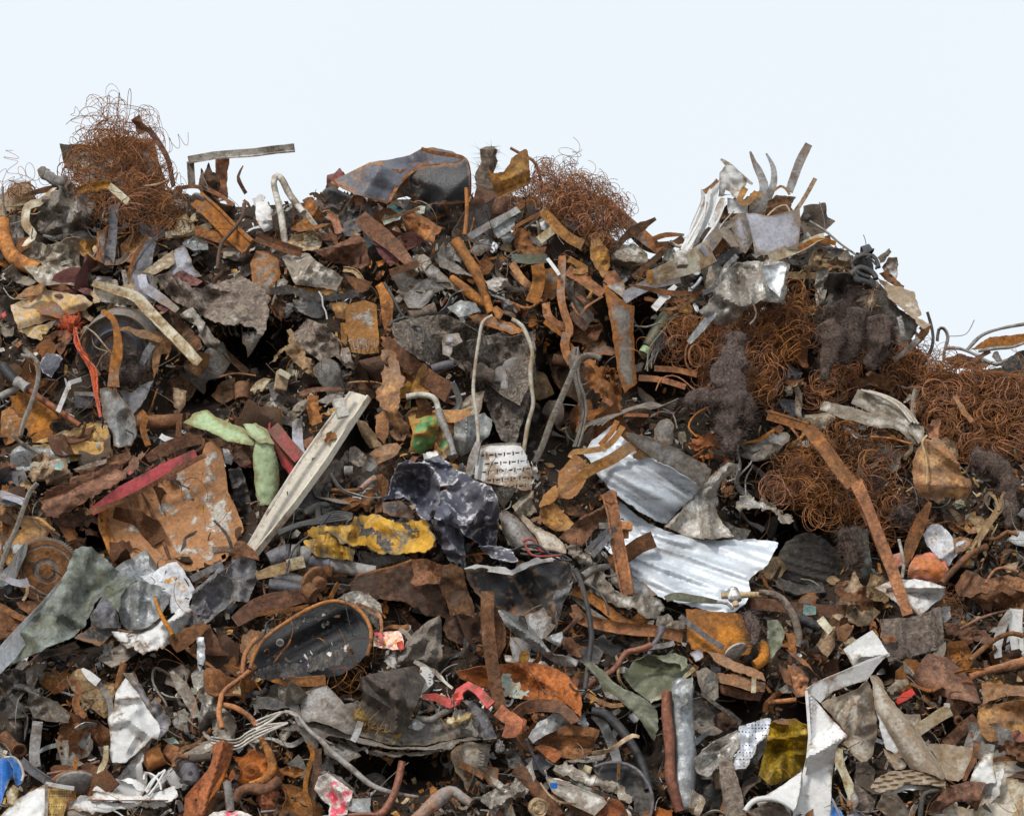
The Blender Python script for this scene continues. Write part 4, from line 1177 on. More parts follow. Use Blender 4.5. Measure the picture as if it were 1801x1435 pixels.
S('blackened rust sheet around the cave on the left slope','rust_dark','980,1000 1100,900 1280,830 1420,800 1400,900 1330,1010 1200,1060 1000,1070',L=2,t=.3,c=.4)
S('rusty ring mount beside the cave on the left slope','rust_dark','1480,980 1560,880 1650,850 1640,1000 1560,1040',L=8,c=.4,t=.3)
T('rust-brown pipe stub facing out right of the cave','rust_brown','1700,1010 1700,900',r=50,L=22,hollow=True,t=.5)
T('thin bowed brown wire over the cave mouth','wire_rust','1540,850 1650,825 1794,840',r=7,L=26)
B('rusted angle iron slanting down out of the cave','rust_dark','1550,650 1650,740 1740,820',w=44,L=10,prof='ang')
S('crinkled dirty-white foil sheet at the foot of the dirt-covered mat','foil','1260,410 1350,360 1440,470 1410,560 1380,490 1290,440',L=44,t=.6,c=.7)
S('grey crumpled curtain below the crinkled foil','grey_dull','1390,560 1440,480 1500,570 1545,600 1520,670 1440,630',L=40,t=.2,c=.5)
S('torn maroon-brown sheet below the split moulding','rust_dark','1180,370 1280,460 1390,560 1420,640 1380,670 1300,620 1220,500',L=34,t=.3,c=.4)
with thing('grey_carpet','dirt-covered grey-brown mat sagging over the upper left slope','mat',1500,250,36):
    S(None,'mud','1050,150 1180,110 1290,180 1400,230 1560,180 1660,130 1780,180 1900,290 1880,430 1840,560 1780,500 1560,480 1460,440 1380,370 1240,330 1130,220',L=36,t=.8,c=.5,tear=3,part='mat',cre=[(1280,190,1400,340,.06,60),(1460,220,1650,260,.06,50),(1560,300,1750,380,.05,70),(1150,160,1250,320,-.05,50)],k=9)
    S(None,'white_dirty','1580,400 1650,390 1690,450 1640,490 1590,480',L=44,t=.6,c=.4,part='white_patch')
    S(None,'white_dirty','1640,350 1700,340 1740,390 1690,410',L=45,t=.8,c=.4,part='white_patch')
    for i in range(6):
        T(None,'felt','%d,490 %d,530 %d,560' % (1560 + i * 45,1566 + i * 44,1590 + i * 40),r=6,L=40,t=0,part='frayed_end')
B('grey lip of the folded sheet running down onto the dirt-covered mat','grey_violet','995,130 1010,210 1060,250 1160,320 1245,385',w=66,L=40,roll=[20,-10],taper=[1,1,1,.6])
S('crumpled wine-red felt patch above the dirt-covered mat','maroon_felt','1210,140 1280,100 1360,150 1420,180 1380,210 1290,200 1230,170',L=40,c=.7,t=.9)
S('wine-red felt scraps under the split moulding','maroon_felt','1090,350 1140,330 1200,340 1230,390 1180,410 1120,380',L=36,c=.7)
S('curled dirty wine-brown strip left of the split moulding','maroon_felt','500,220 600,225 655,245 650,280 580,265',L=34,c=.4)
S('rusty saucer edge at the top of the left slope','rust_grey','330,170 400,200 480,195 490,240 400,245 340,215',L=30,c=.3)
S('bluish dusty slab at the top of the left slope','grey_violet','380,180 560,160 700,140 820,170 830,205 700,220 600,210',L=22,t=1.1,c=.3)
S('dirty white folded rag at the far left of the slope','white_dirty','20,110 90,60 140,120 260,180 200,210 120,190 60,150',L=24,c=.8,t=.8)
S('small dirty white pouch at the far left edge','white_dirty','0,480 60,470 100,500 90,560 40,570 0,540',L=20,c=.7)
S('tiny red scrap at the far left edge','red_paint','0,410 40,385 45,420 0,450',L=24,c=.5)
S('brown rag behind the pale lower rail of the split moulding','tan','870,440 930,350 990,370 970,490 900,470',L=28,t=.1,c=.4)

Z(450,450)
with thing('stove_front','ochre rusted heater panel with a wavy stamped wire on the middle slope','panel',740,520,36):
    S(None,'rust_white','630,350 680,330 760,310 845,340 855,480 865,600 860,680 760,690 670,675 650,590 630,480',L=38,t=.15,c=.08,part='face',tear=.5)
    T(None,'grey_dull','650,600 665,585 680,600 690,650 705,655 720,640 715,590 730,580 745,600 760,650 775,650 780,620 780,585 800,585 815,640 830,640 835,590 845,580',r=5,L=41,t=.15,part='stamped_wire')
    S(None,'rust_orange','665,690 760,700 865,690 850,760 780,820 700,830 670,780',L=34,t=-.2,c=.25,part='bulged_foot')
    S(None,'rust_ochre','530,330 600,325 645,340 640,450 560,430',L=34,t=.2,c=.2,part='side_flap')
    B(None,'rust_ochre','615,470 620,620',w=40,L=34,t=.1,part='side_fold')
B('orange blade standing behind the heater panel','rust_orange','860,200 900,260 920,340 920,430 940,560',w=86,L=26,t=.2,taper=[.6,1,1,.8,.5])
with thing('rust_girder','long brown tapering girder slanting down right of the heater panel','girder',1150,780,40):
    B(None,'rust_brown','900,590 1000,680 1120,790 1250,890 1360,960',w=120,L=42,t=.7,part='web',taper=[.6,.9,1,1,1.2],th=.005)
    S(None,'rust_ochre','875,565 945,570 935,600 890,590',L=46,t=1.2,part='cut_end')
    S(None,'rust_brown','1030,800 1120,810 1250,920 1360,1010 1420,1050 1250,1020 1100,950 1040,900',L=32,t=.2,part='flange')
S('twisted ochre strap with torn sides below the heater panel','rust_ochre','880,660 950,660 990,700 1010,800 1040,910 1010,960 1000,1040 1030,1150 1110,1280 1010,1300 970,1220 930,1100 840,1000 880,900 900,780',L=46,t=.3,c=.25,tear=3)
B('short brown stick behind the twisted ochre strap','rust_brown','1020,805 1140,815',w=24,L=42)
S('black cast plate beside the twisted ochre strap','rust_dark','700,870 860,840 880,900 830,1000 740,1010',L=24,t=.2,c=.2)
S('flat ochre bar upright left of the green sheet','rust_white','840,1120 900,1080 940,1100 930,1250 900,1320 840,1260',L=36,t=.1,c=.15)
S('rolled brown funnel of sheet under the twisted ochre strap','tan','700,1140 770,1160 830,1240 885,1330 800,1350 740,1260',L=38,t=.4,cyl=(40,.06),c=.1)
S('ochre trough with a flared lip below the rolled funnel','rust_ochre','800,1380 880,1330 990,1310 1020,1340 980,1400 900,1440 840,1470 790,1430',L=44,t=.8,c=.3)
S('crumpled pale cloth scraps spilling below the cave','tan','215,520 260,530 270,600 330,640 340,700 420,780 460,830 400,850 330,800 260,740 200,660 90,760 160,670 240,620',L=36,t=.5,c=.6,tear=3)
S('crumpled brown paper bags below the dirt-covered mat','mud','250,560 360,440 480,480 600,600 640,640 690,760 640,790 560,700 450,740 370,680 280,620',L=30,t=.3,c=.8,k=10)
S('grey-lilac crumpled film right of the brown paper bags','grey_violet','600,650 650,640 690,770 690,800 640,770 590,710',L=36,c=.7)
with thing('wood_offcut','light wood offcut standing among cloth scraps below the cave','wood offcut',190,860,48):
    BX(None,'tan',180,880,80,150,60,L=46,rot=8,tilt=(-20,20),part='block')
    BX(None,'cream',200,830,90,40,40,L=50,rot=30,part='splinter')
S('black plastic shreds under the light wood offcut','black_rubber','80,900 150,880 240,900 310,880 290,960 220,1010 190,1060 110,1000',L=38,c=.7,k=9)
S('beige knitted rag wrapped beside the white channel beam','white_dirty','220,1120 280,1040 350,1000 370,1030 340,1080 260,1160',L=48,c=.8)
B('faded pink-brown strip lying behind the top of the channel beam','rust_brown','310,980 400,940 600,935',w=40,L=46,taper=[1,.8,.5])
S('dark metal tray with a grey rim near the top of the channel beam','grey_dull','430,1020 520,970 620,955 600,1000 500,1040',L=44,t=.9,c=.2)
with thing('beam_channel','long dirty white channel beam with rust patches leaning left of centre','channel beam',380,1150,62):
    S(None,'beam_paint','630,990 670,950 790,985 500,1440 -20,2100 -90,2090 280,1500 300,1440',L=60,t=.5,c=.0,part='web',tear=.3,b=0)
    B(None,'beam_paint','665,955 480,1200 310,1440 100,1760 -85,2085',w=22,L=66,t=.5,sm=0,roll=70,part='flange',th=.006)
    B(None,'beam_paint','795,990 660,1190 500,1440 280,1740 -15,2105',w=46,L=64,t=.5,sm=0,roll=-35,part='flange',th=.006)
    S(None,'rust_orange','480,1300 530,1220 560,1240 520,1300',L=61.5,t=.5,part='rust_patch',tear=5)
BX('battered white block resting on the top of the channel beam','white_dirty',595,1070,80,140,50,L=78,rot=-18,tilt=(-20,10),name='block')
with thing('green_fender','pale green bent fender left of the white channel beam','fender',-50,1250,40):
    S(None,'green_pale','-510,1170 -430,1100 -340,1080 -280,1130 -100,1200 10,1260 -20,1330 -200,1300 -330,1230',L=54,t=.6,c=.11,part='upper_arm')
    S(None,'green_pale','-20,1270 0,1180 60,1210 120,1300 160,1480 165,1600 130,1740 20,1750 -10,1600 -20,1440',L=54,t=.1,c=.11,part='skirt',cyl=(0,.05))
    S(None,'green_pale','-90,1180 0,1170 80,1220 130,1320 20,1310 -60,1250',L=57,t=.9,c=.12,part='crumpled_top')
with thing('red_channel','dark red channel with a bright red inner face beside the pale green fender','channel',220,1300,50):
    B(None,'red_dull','120,1200 200,1300 310,1420',w=90,L=52,t=.6,part='top_flange',sm=0,th=.005)
    S(None,'red_paint','90,1215 130,1240 250,1420 290,1510 260,1560 180,1470 130,1350',L=49,t=.1,part='web',c=.05)
B('grey flat bar standing behind the red channel','grey_violet','290,1140 295,1310 320,1420',w=70,L=40)
B('orange strap with squiggle marks right of the grey flat bar','rust_orange','400,980 400,1090 430,1180',w=80,L=40)
S('orange rusty tongue behind the channel beam','rust_orange','330,1290 400,1260 440,1330 380,1370 340,1340',L=40,c=.3)
with thing('green_crumpled_sheet','crumpled green panel with rusted folds in the middle of the heap','panel',1250,1250,38):
    S(None,'green_paint','1060,1110 1100,1060 1230,1070 1300,1150 1260,1300 1240,1390 1180,1400 1080,1360 1100,1240',L=38,t=.3,c=.5,k=9,part='left_fold')
    S(None,'green_paint','1230,1080 1420,1080 1520,1060 1500,1120 1400,1170 1290,1160',L=42,t=.9,c=.4,part='top_fold')
    S(None,'green_paint','1260,1200 1380,1170 1400,1300 1380,1430 1290,1500 1250,1380',L=36,t=.2,c=.4,part='right_fold')
with thing('cable_duct','dirty white bent tube arching over the green panel','tube',1250,1150,50):
    T(None,'white_dirty','1055,990 1130,975 1210,980 1260,1010 1280,1080',r=20,L=52,part='white_arm')
    T(None,'grey_dull','1280,1080 1310,1170 1360,1290 1390,1400',r=24,L=52,part='dark_leg',wob=.1)
S('crumpled white tin leaning right of the green panel','galvanised','1390,1180 1480,1130 1560,1110 1600,1100 1660,1150 1640,1250 1580,1310 1540,1340 1440,1410 1390,1340',L=42,t=.1,c=.35,cre=[(1480,1130,1470,1400,.05,60),(1560,1110,1560,1330,-.05,50)])
T('tall pale rubber hose hanging in a long bow right of centre','beige_sheet','1660,420 1590,470 1560,620 1535,800 1525,950 1545,1100 1560,1280 1540,1430',r=12,L=70,t=.25)
with thing('oil_filter_heap','big crumpled grey greasy bundle of engine parts right of the heater panel','engine part',1450,650,30):
    S(None,'grime','960,470 1080,440 1200,420 1310,410 1420,450 1520,510 1600,560 1794,570 1960,520 1960,700 1920,900 1850,1050 1700,960 1600,880 1500,820 1420,730 1300,780 1180,740 1080,680 990,610',L=45,t=.3,c=.5,k=22,part='greasy_casing')
    S(None,'grime','1480,600 1700,540 1950,570 1965,800 1900,1050 1820,1330 1720,1290 1640,1100 1550,900',L=43,t=.25,c=.5,k=22,part='crushed_flank')
    K(None,'grey_dark','1120,520,60 1120,560,66 1130,590,50',L=48,a=.25,part='canister')
    K(None,'grey_dull','1020,480,40 1010,530,46 1000,580,36',L=46,a=.25,part='canister')
    T(None,'black_rubber','1080,620 1060,540 1100,490 1160,500 1180,560 1170,610',r=10,L=56,part='hoop')
    S(None,'grey_violet','1300,560 1420,540 1450,600 1380,640 1360,720 1480,820 1430,740 1310,690',L=46,t=.3,c=.6,part='torn_gasket')
    K(None,'mud','1530,790,50 1600,830,56 1680,850,40',L=44,a=.5,part='crusted_boss')
    K(None,'grey_dull','1740,760,80 1790,880,80 1760,980,50',L=38,a=.5,part='crusted_boss')
    S(None,'grey_dull','1640,760 1794,720 1900,740 1860,900 1780,980 1660,900',L=44,t=.2,c=.4,part='cover')
T('dark pipe stub with an open end jutting from the greasy lump','grey_dark','1230,795 1300,775 1385,755',r=30,L=44,hollow=True)
T('knobbly grey-brown exhaust stub lying above the greasy lump','mud','1080,430 1170,400 1260,375',r=44,L=36,wob=.12)
T('short stout peg rising from the knobbly exhaust stub','grey_dull','1130,370 1190,310 1230,260',r=24,L=36)
T('thin dark cable bent over the exhaust stub','black_rubber','900,190 960,290 1000,370 1040,430 1110,440',r=10,L=42)
T('dark cable running left from the exhaust stub to the heater panel','black_rubber','930,500 970,460 1040,435',r=13,L=44)
S('torn rusty aluminium flap above the greasy lump','galvanised','1340,360 1440,310 1540,330 1580,390 1480,420 1420,430',L=38,t=.8,c=.3)
S('rust and zinc torn strap right of the torn flap','rust_grey','1480,420 1600,410 1700,440 1794,470 1900,530 1794,550 1650,500 1540,470',L=40,t=.6,c=.35)
S('crumpled grey foil beside the orange pipe foot','foil','1610,180 1680,150 1770,160 1760,210 1690,255 1630,230',L=38,c=.7)
T('lower slim end of the orange pipe lying against a rusty arm','rust_orange','1370,150 1450,220 1560,310 1640,360',r=34,L=32,taper=[.7,1,1,.7])
S('squared rusty tip below the orange pipe','rust_orange','1650,370 1690,350 1740,400 1710,445 1680,430',L=42)
for i in range(2):
    S(('white ragged paint sheet below the crest in the middle','rust-spattered pale sheet lying above the exhaust stub')[i],'white_dirty',('1280,180 1350,160 1420,210 1400,240 1320,220','1000,250 1080,260 1200,300 1180,330 1060,300')[i],L=26,c=.5,t=.9)
B('black sooty band edging the fallen mat beside the heater panel','soot','100,250 250,240 400,290 560,290 720,260',w=50,L=42,jag=.35,t=.4)
T('white squiggle of wire hanging below the sooty band','white_paint','440,250 465,290 470,350 490,390 500,445',r=6,L=50,t=0)
S('torn brown rust sheet edge over the heater panel','rust_brown','620,130 720,160 820,180 790,240 720,260 660,200',L=30,t=.8,c=.3)
S('rusty brown underside beside the sooty band','rust_dark','300,300 420,340 540,420 600,480 540,560 420,450 320,400',L=10,t=.2,c=.3)

Z(900,450)
# nest of rusty flat bands, centre of the upper slope
for i,(q,w,l,lab) in enumerate([
    ('0,50 60,150 140,230 240,320',56,16,'brown-orange band running down the left of the band nest'),
    ('180,60 190,160 170,260 140,330',90,22,'broad upright orange band in the middle of the band nest'),
    ('355,0 350,150 345,280 370,400 405,500 395,560',54,30,'long narrow orange-grey band falling through the band nest'),
    ('390,100 470,150 560,210 640,270',74,32,'orange band sloping right at the top of the band nest'),
    ('400,20 470,60 520,90 500,110 430,110',40,34,'hairpin-folded orange band at the top of the band nest'),
    ('240,330 250,410 310,480 400,500',60,24,'curved ochre band cupping the bottom of the band nest'),
    ('0,100 60,180 120,260 180,340',40,12,'thin dark orange band at the left edge of the band nest'),
    ('420,330 450,390 480,415 520,360 580,320 640,285',16,40,'wavy thin rust strip along the lower right of the band nest'),
    ('510,210 560,250 530,300 560,280',18,38,'small curled rust strip in the band nest'),
    ('230,460 290,510 360,560 420,640 440,680',30,26,'slender rust band trailing down below the band nest'),
    ('390,540 370,620 390,700 420,760',60,28,'greyish band with rust edge dropping below the band nest')]):
    B(lab,('rust_ochre','rust_orange','rust_grey','rust_orange')[i % 4],q,w=w,L=l,t=.5,roll=[15 * (i % 3) - 10,25 - 20 * (i % 4)],name='rusty_band',cat='band',th=.002,group=None)
S('oval grey-backed plate framed by the band nest','rust_grey','220,90 300,80 350,150 350,260 280,310 230,280 210,180',L=14,c=.15,t=.3)
S('curved grey sheet behind the right of the band nest','grey_dull','370,170 470,180 520,270 560,330 580,450 540,480 470,420 420,340 380,250',L=14,c=.2,t=.1,cyl=(20,.05))
S('rusty sheet bowed at the right foot of the band nest','rust_brown','430,480 560,500 620,470 640,500 600,590 520,620 430,600',L=18,t=-.1,c=.3)
B('dark slot-shaped bar under the grey sheet of the band nest','rust_dark','420,400 470,460 530,510',w=56,L=26,prof='chan')
S('tall grey curled sheet standing upright right of the band nest','rust_grey','640,180 660,110 720,100 790,200 790,270 740,240 680,210',L=26,c=.2,t=.2)
with thing('upright_sheet','tall brown-grey sheet hanging upright left of the big spring mass','sheet scrap',770,560,34):
    S(None,'rust_grey','640,190 680,230 760,300 820,345 860,350 855,500 860,700 880,890 790,965 740,800 720,640 690,450 660,300',L=36,t=.1,s=.2,c=.12,part='face',cyl=(5,.05))
    S(None,'grey_violet','665,210 780,190 792,240 770,290 720,250',L=42,t=.6,c=.2,part='curled_top')
with thing('rusty_fan','rusty and white strips splayed right under the arched strap','strip bundle',1000,240,30):
    B(None,'grey_violet','780,300 880,240 1000,190 1180,150',w=80,L=30,t=.6,part='strip')
    B(None,'rust_orange','820,205 930,225 1060,255 1200,265 1330,255',w=34,L=36,t=.6,part='strip',taper=[.3,.8,1.2,1,.4])
    B(None,'rust_grey','930,300 1060,320 1200,310 1300,270 1350,240',w=24,L=28,t=.6,part='strip')
    B(None,'rust_ochre','990,375 1100,375 1210,350 1290,290',w=20,L=30,t=.6,part='strip')
    B(None,'white_paint','995,375 1070,290 1150,210',w=50,L=33,t=.6,part='strip',taper=[1,1,.6])
B('dark steel strap looping down from the arched strap','grey_dark','1580,0 1500,80 1460,170 1410,230 1340,260',w=34,L=40)
T('small silver tube end poking up through the splayed strips','galvanised','1330,155 1300,200 1260,235',r=14,L=40)
S('pale torn strip falling beside the dark steel strap','white_dirty','1380,80 1400,60 1430,170 1400,240 1350,230',L=36,c=.3)
with thing('crumpled_foil','shiny crumpled foil sheet above the big spring mass','foil',1550,250,48):
    S(None,'foil','1480,90 1560,60 1700,35 1900,40 1950,60 1910,330 1850,330 1760,310 1690,350 1580,440 1490,505 1400,450 1305,385 1380,330 1420,240 1460,200',L=48,t=.6,c=.6,k=12,tear=2,part='sheet',cre=[(1530,90,1540,300,.05,50),(1640,80,1660,330,.06,50),(1760,60,1780,300,.05,50),(1420,250,1640,380,.06,60)])
    S(None,'aluminium','1750,70 1900,50 1930,80 1880,290 1800,220',L=54,t=.3,c=.2,part='bright_corner')
    B(None,'galvanised','1420,390 1350,480 1240,610',w=54,L=54,t=.4,part='hanging_tail',taper=[1,1,.6])
T('short white-tipped wire hook hanging before the shiny foil','wire_grey','1690,330 1715,400 1700,450 1670,480',r=7,L=58,t=.1)
C('big mass of rusty springs hanging below the shiny foil','1180,470 1330,420 1420,470 1500,510 1640,420 1760,400 1960,250 2060,230 2150,330 2120,560 1960,700 1830,900 1740,1020 1640,960 1500,1000 1400,900 1200,760 1100,600',230,0,34,COILS + LOOPS,.6,60,18,seed=12)
with thing('clump_of_felt','shaggy purple-brown felt clump hanging like an animal down the front of the big spring mass','felt clump',1520,900,40):
    K(None,'felt','1560,530,60 1570,650,70 1520,780,90 1530,950,90 1540,1100,90 1530,1260,70 1540,1400,40',L=44,t=.2,a=.5,f=13,shag=700,part='main_body')
    K(None,'felt','1500,960,50 1400,1010,55 1300,980,50 1240,1060,36',L=46,t=.3,a=.5,f=13,shag=300,part='side_lobe')
    K(None,'felt','1600,1010,55 1660,1050,60 1640,1180,40',L=42,t=.3,a=.5,f=13,shag=200,part='side_lobe')
with thing('split_pole','frayed dark pole bound with grey wire strands left of the big spring mass','pole',1030,560,8):
    T(None,'olive_plastic','1090,420 1020,530 950,640',r=46,L=6,t=.5,part='pole_body',wob=.08)
    T(None,'green_pale','950,650 925,690',r=40,L=8,t=.5,part='pole_end')
    for i in range(8):
        T(None,'wire_grey','%d,%d %d,%d %d,%d %d,%d' % (1120 + i * 6,420 - i * 2,1090 - i * 7,520 + i * 4,1060 - i * 14,640 + i * 3,960 - i * 4 + (i % 3) * 20,740 + i * 10),r=5,L=18 + i,part='wire_strand')
T('thin blue-grey wire crossing in the dark left of the frayed pole','wire_grey','860,490 940,500 1040,470',r=7,L=20)
for i,q in enumerate(['1000,790 1150,800 1300,835','890,855 1050,870 1220,920']):
    B(('upper of two rusty laths poking out beside the tall upright sheet','lower of two rusty laths poking out beside the tall upright sheet')[i],'rust_orange',q,w=40,L=22 + 4 * i,t=.5,th=.006)
T('thin rust wire hooped over the two rusty laths','wire_rust','1010,945 1050,860 1130,840 1200,870 1280,940',r=6,L=34)
with thing('jagged_orange_casting','brittle orange iron shell with torn edges left of the two laths','casting',650,850,36):
    S(None,'rust_orange','490,750 530,730 560,725 600,770 640,775 720,790 750,850 740,900 770,920 775,1000 765,1110 720,1060 640,1000 600,960 540,910 520,830 535,800',L=38,t=.2,c=.6,tear=5,part='shell',k=10,holes=['640,830 680,815 700,850 690,890 650,860'],cre=[(560,770,700,1020,.07,60),(700,800,740,1020,-.06,40)])
    B(None,'rust_orange','640,1000 700,1040 760,1100',w=40,L=42,part='torn_rib',jag=.3)
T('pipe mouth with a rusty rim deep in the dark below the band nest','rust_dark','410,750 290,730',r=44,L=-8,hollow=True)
R('thick twisted steel rope curling down the dark gap right of centre','wire_grey','620,720 570,700 500,710 450,770 400,880 330,1040 270,1180 220,1320 160,1450',r=22,L=58,t=.3,pitch=70)
with thing('wire_bunch','bundle of thin grey wires hanging beside the thick twisted steel rope','wire bundle',460,900,48):
    for i in range(7):
        T(None,'wire_grey','%d,640 %d,720 %d,860 %d,1000 %d,1100 %d,1240 %d,1340' % (440 + i * 4,420 + i * 9,440 + i * 6,470 + i * 8,490 + i * 6,465 + i * 6,430 + i * 7),r=6,L=48 + i % 3,t=.3,part='wire')
    S(None,'wire_grey','390,700 440,640 480,690 450,790 410,830',L=48,c=.3,part='clamped_end',t=.2)
T('pale rubber hose hanging in a long curve left of the thick twisted steel rope','beige_sheet','0,445 70,490 120,590 145,680 130,800 140,930 150,1040 110,1200 75,1430',r=14,L=70,t=.25)
with thing('wire_spray','spray of stiff grey wires fanning right over the aluminium sheet','wire bundle',1000,1060,40):
    for i in range(6):
        T(None,'wire_grey','%d,1190 700,%d 880,%d 1000,%d %d,%d' % (480 + i * 30,1110 + i * 6,1050 + i * 4,1030 + i * 8,1130 + i * 8,1090 - i * 18),r=5,L=40 + i,part='wire')
    T(None,'wire_grey','1060,1070 1130,1110 1160,1210',r=5,L=42,part='wire')
B('short rusty lath lying on the top edge of the aluminium sheet','rust_orange','780,1115 870,1115 960,1120',w=24,L=44,t=.6)
S('rusty flake by the foot of the shaggy purple-brown clump','rust_bright','1200,1330 1280,1280 1400,1240 1430,1280 1380,1340 1300,1370',L=24,c=.6,tear=5)
T('loop of thin rust wire left of the shaggy purple-brown clump','wire_rust','1400,1050 1290,1110 1240,1200 1300,1270',r=6,L=42)
S('pale splinter and foil chips beside the rusty flake','white_dirty','1165,1240 1210,1230 1225,1300 1190,1320',L=22,c=.5)
S('dull zinc plate in the shade right of the rusty flake','grey_dull','1040,1190 1100,1190 1130,1240 1080,1290 1040,1250',L=10,c=.3)
S('grey crinkled sleeve right of the foot of the shaggy clump','grey_dull','1600,1400 1700,1350 1794,1300 1900,1330 1850,1420 1700,1440',L=22,c=.5)
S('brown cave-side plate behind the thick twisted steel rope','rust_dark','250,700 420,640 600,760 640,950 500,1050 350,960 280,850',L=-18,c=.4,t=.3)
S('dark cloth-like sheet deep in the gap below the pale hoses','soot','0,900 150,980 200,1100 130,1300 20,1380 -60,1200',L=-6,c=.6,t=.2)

Z(1350,530)
with thing('fluted_board','grey-white ribbed plank with dark speckles lying across the right slope','plank',750,830,44):
    S(None,'white_dirty','395,700 560,735 720,780 880,830 1000,880 1050,960 1060,1000 980,960 930,910 880,890 780,890 640,850 520,820 365,760',L=44,t=.4,c=.1,part='front_face',sharp=30)
    S(None,'white_dirty','635,615 760,650 880,720 960,780 1000,860 1100,880 1095,960 1060,1000 980,900 850,830 700,770 585,715',L=40,t=.9,c=.15,part='curved_top',cre=[(690,640,1000,860,.04,40)])
    for i in range(3):
        T(None,'beige_sheet','%d,%d %d,%d %d,%d %d,%d' % (655 + i * 26,622 + i * 3,800 + i * 26,668 + i * 3,920 + i * 22,740 + i * 2,1010 + i * 24,850 + i * 6),r=9,L=46,t=.8,part='rib')
C('wide field of rust-orange springs on the far right flank','880,430 1000,380 1100,430 1180,470 1300,440 1450,490 1600,540 1900,560 1900,1080 1700,1120 1480,1120 1350,1130 1260,960 1120,800 1000,720 850,640',290,0,26,COILS,.78,40,18,seed=15)
C('fine haze of thin wire against the sky right of the pinkish-grey hood','1000,360 1080,330 1180,330 1230,420 1160,470 1000,480 900,470 890,410',22,0,20,LOOPS,.4,30,24,seed=16,smin=.5,smax=.9)
C('lower tangle of brown springs hanging around the long bent bar','100,980 250,1050 330,880 480,820 640,960 800,1000 960,1060 1000,1200 900,1280 1000,1440 900,1640 760,1660 560,1560 480,1480 380,1560 250,1440 60,1420 20,1350',170,2,30,COILS + LOOPS,.6,60,18,seed=17)
C('springs peering out under the black plastic on the right overhang','380,380 500,300 680,250 700,420 600,580 560,640 440,720 300,740 250,650 330,560',46,0,16,COILS,.8,20,18,seed=18)
with thing('bent_angle_bar','long rusty bar bent twice, running down the right slope into a grey socket','bar',500,1150,60):
    B(None,'rust_orange','0,795 140,835 275,880',w=70,L=56,t=.5,sm=0,part='upper_arm',prof='chan',th=.006)
    B(None,'rust_orange','280,880 400,1030 500,1170 600,1290',w=92,L=60,t=.5,sm=0,part='middle_arm',prof='ridge',th=.008)
    B(None,'rust_orange','620,1270 700,1440 790,1680 880,1900 985,2205',w=78,L=62,t=.5,sm=0,part='lower_arm',prof='box',taper=[1.15,.95,1,1,.9])
    S(None,'rust_orange','605,1290 690,1440 720,1560 690,1570 650,1480',L=60,part='bracket_fin',t=.3)
with thing('orange_flap','broad orange rust flap with a chewed lower edge under the ribbed plank','sheet scrap',1200,1200,50):
    S(None,'rust_ochre','1100,960 1200,960 1290,1050 1350,1140 1360,1210 1425,1260 1430,1330 1395,1410 1330,1380 1280,1385 1240,1370 1200,1420 1150,1390 1090,1370 1030,1290 1010,1200 1040,1060',L=50,t=.1,c=.15,tear=2,b=.05,part='flap',cre=[(1030,1280,1420,1300,.05,80),(1110,970,1330,1140,.05,60)])
    S(None,'rust_orange','1110,880 1160,830 1220,830 1200,900 1190,970 1130,960',L=50,c=.5,part='torn_neck')
T('thin pale wire hanging down the front of the broad orange flap','tan','1120,940 1085,985 1105,1080 1120,1180 1115,1280',r=8,L=62,t=.2)
S('small rusty white-tipped strip lying on the right spring field','rust_ochre','1300,670 1330,660 1390,760 1445,830 1420,850 1360,790',L=34,t=.6)
for i,(q,l) in enumerate([('1420,1080,60 1520,1110,70 1620,1170,70 1680,1300,60 1700,1450,60 1720,1600,50','long shaggy grey felt arm trailing along the far right below the spring field'),
                            ('760,1230,70 780,1290,60','dark felt ball caught in the lower spring tangle'),('900,1450,60 960,1500,50 1000,1540,40','dark felt knot at the foot of the lower spring tangle'),
                            ('560,1680,40 580,1780,44 600,1860,30','pair-like grey felt finger left of the lower end of the long bent bar')]):
    K(l,'felt',q,L=34,t=.3,a=.5,f=13,shag=300,name='felt_clump')
for q,l in (('640,40,70 610,180,80 560,320,70 510,440,36','dark felt rope hanging deep under the black plastic of the overhang'),
             ('790,90,90 800,230,110 770,350,90 700,470,50','thickest dark felt mass at the bottom of the right overhang'),
             ('440,120,60 470,260,60 430,420,50 400,560,40','sooty felt tongue hanging over the springs of the right overhang')):
    K(l,'felt',q,L=44,t=.1,a=.5,f=12,shag=260,name='felt_clump')
T('dark curved hook standing against the sky right of the hood','soot','1120,75 1150,180 1160,280 1130,380 1080,440',r=11,L=20,t=.1)
B('flat grey staple-shaped strap hooked over the right skyline','grey_dull','1190,280 1200,200 1235,190 1265,250 1240,350 1235,420',w=26,L=14,t=.1,roll=60,th=.004)
T('faint thin wire slanting up against the sky on the right','wire_grey','1270,245 1390,230 1450,130',r=3,L=10,t=0)
for i,(q,lab) in enumerate([('1400,340 1500,240 1640,190 1830,155','upper grey tube of the far right pile'),('1240,330 1340,330 1450,370 1520,410 1600,440 1680,410','sagging grey tube on the far right skyline'),
                              ('1480,350 1600,330 1720,320 1830,280','lower grey tube of the far right pile')]):
    T(lab,'grey_dull',q,r=12,wob=.08,L=8 + 3 * i,t=.4)
S('brown rusted plate under the tubes of the far right pile','rust_orange','1420,340 1560,250 1700,240 1900,200 1900,300 1700,310 1500,330',L=-4,t=.5,c=.2)
S('brown peaked plate behind the spring field of the far right pile','rust_brown','1240,400 1340,365 1480,400 1560,440 1500,480 1300,460',L=-4,c=.3)
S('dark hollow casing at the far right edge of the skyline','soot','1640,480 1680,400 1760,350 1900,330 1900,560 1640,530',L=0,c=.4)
B('thin rusty bar running right across the top of the spring field','rust_orange','1430,475 1600,500 1830,550',w=20,L=26)
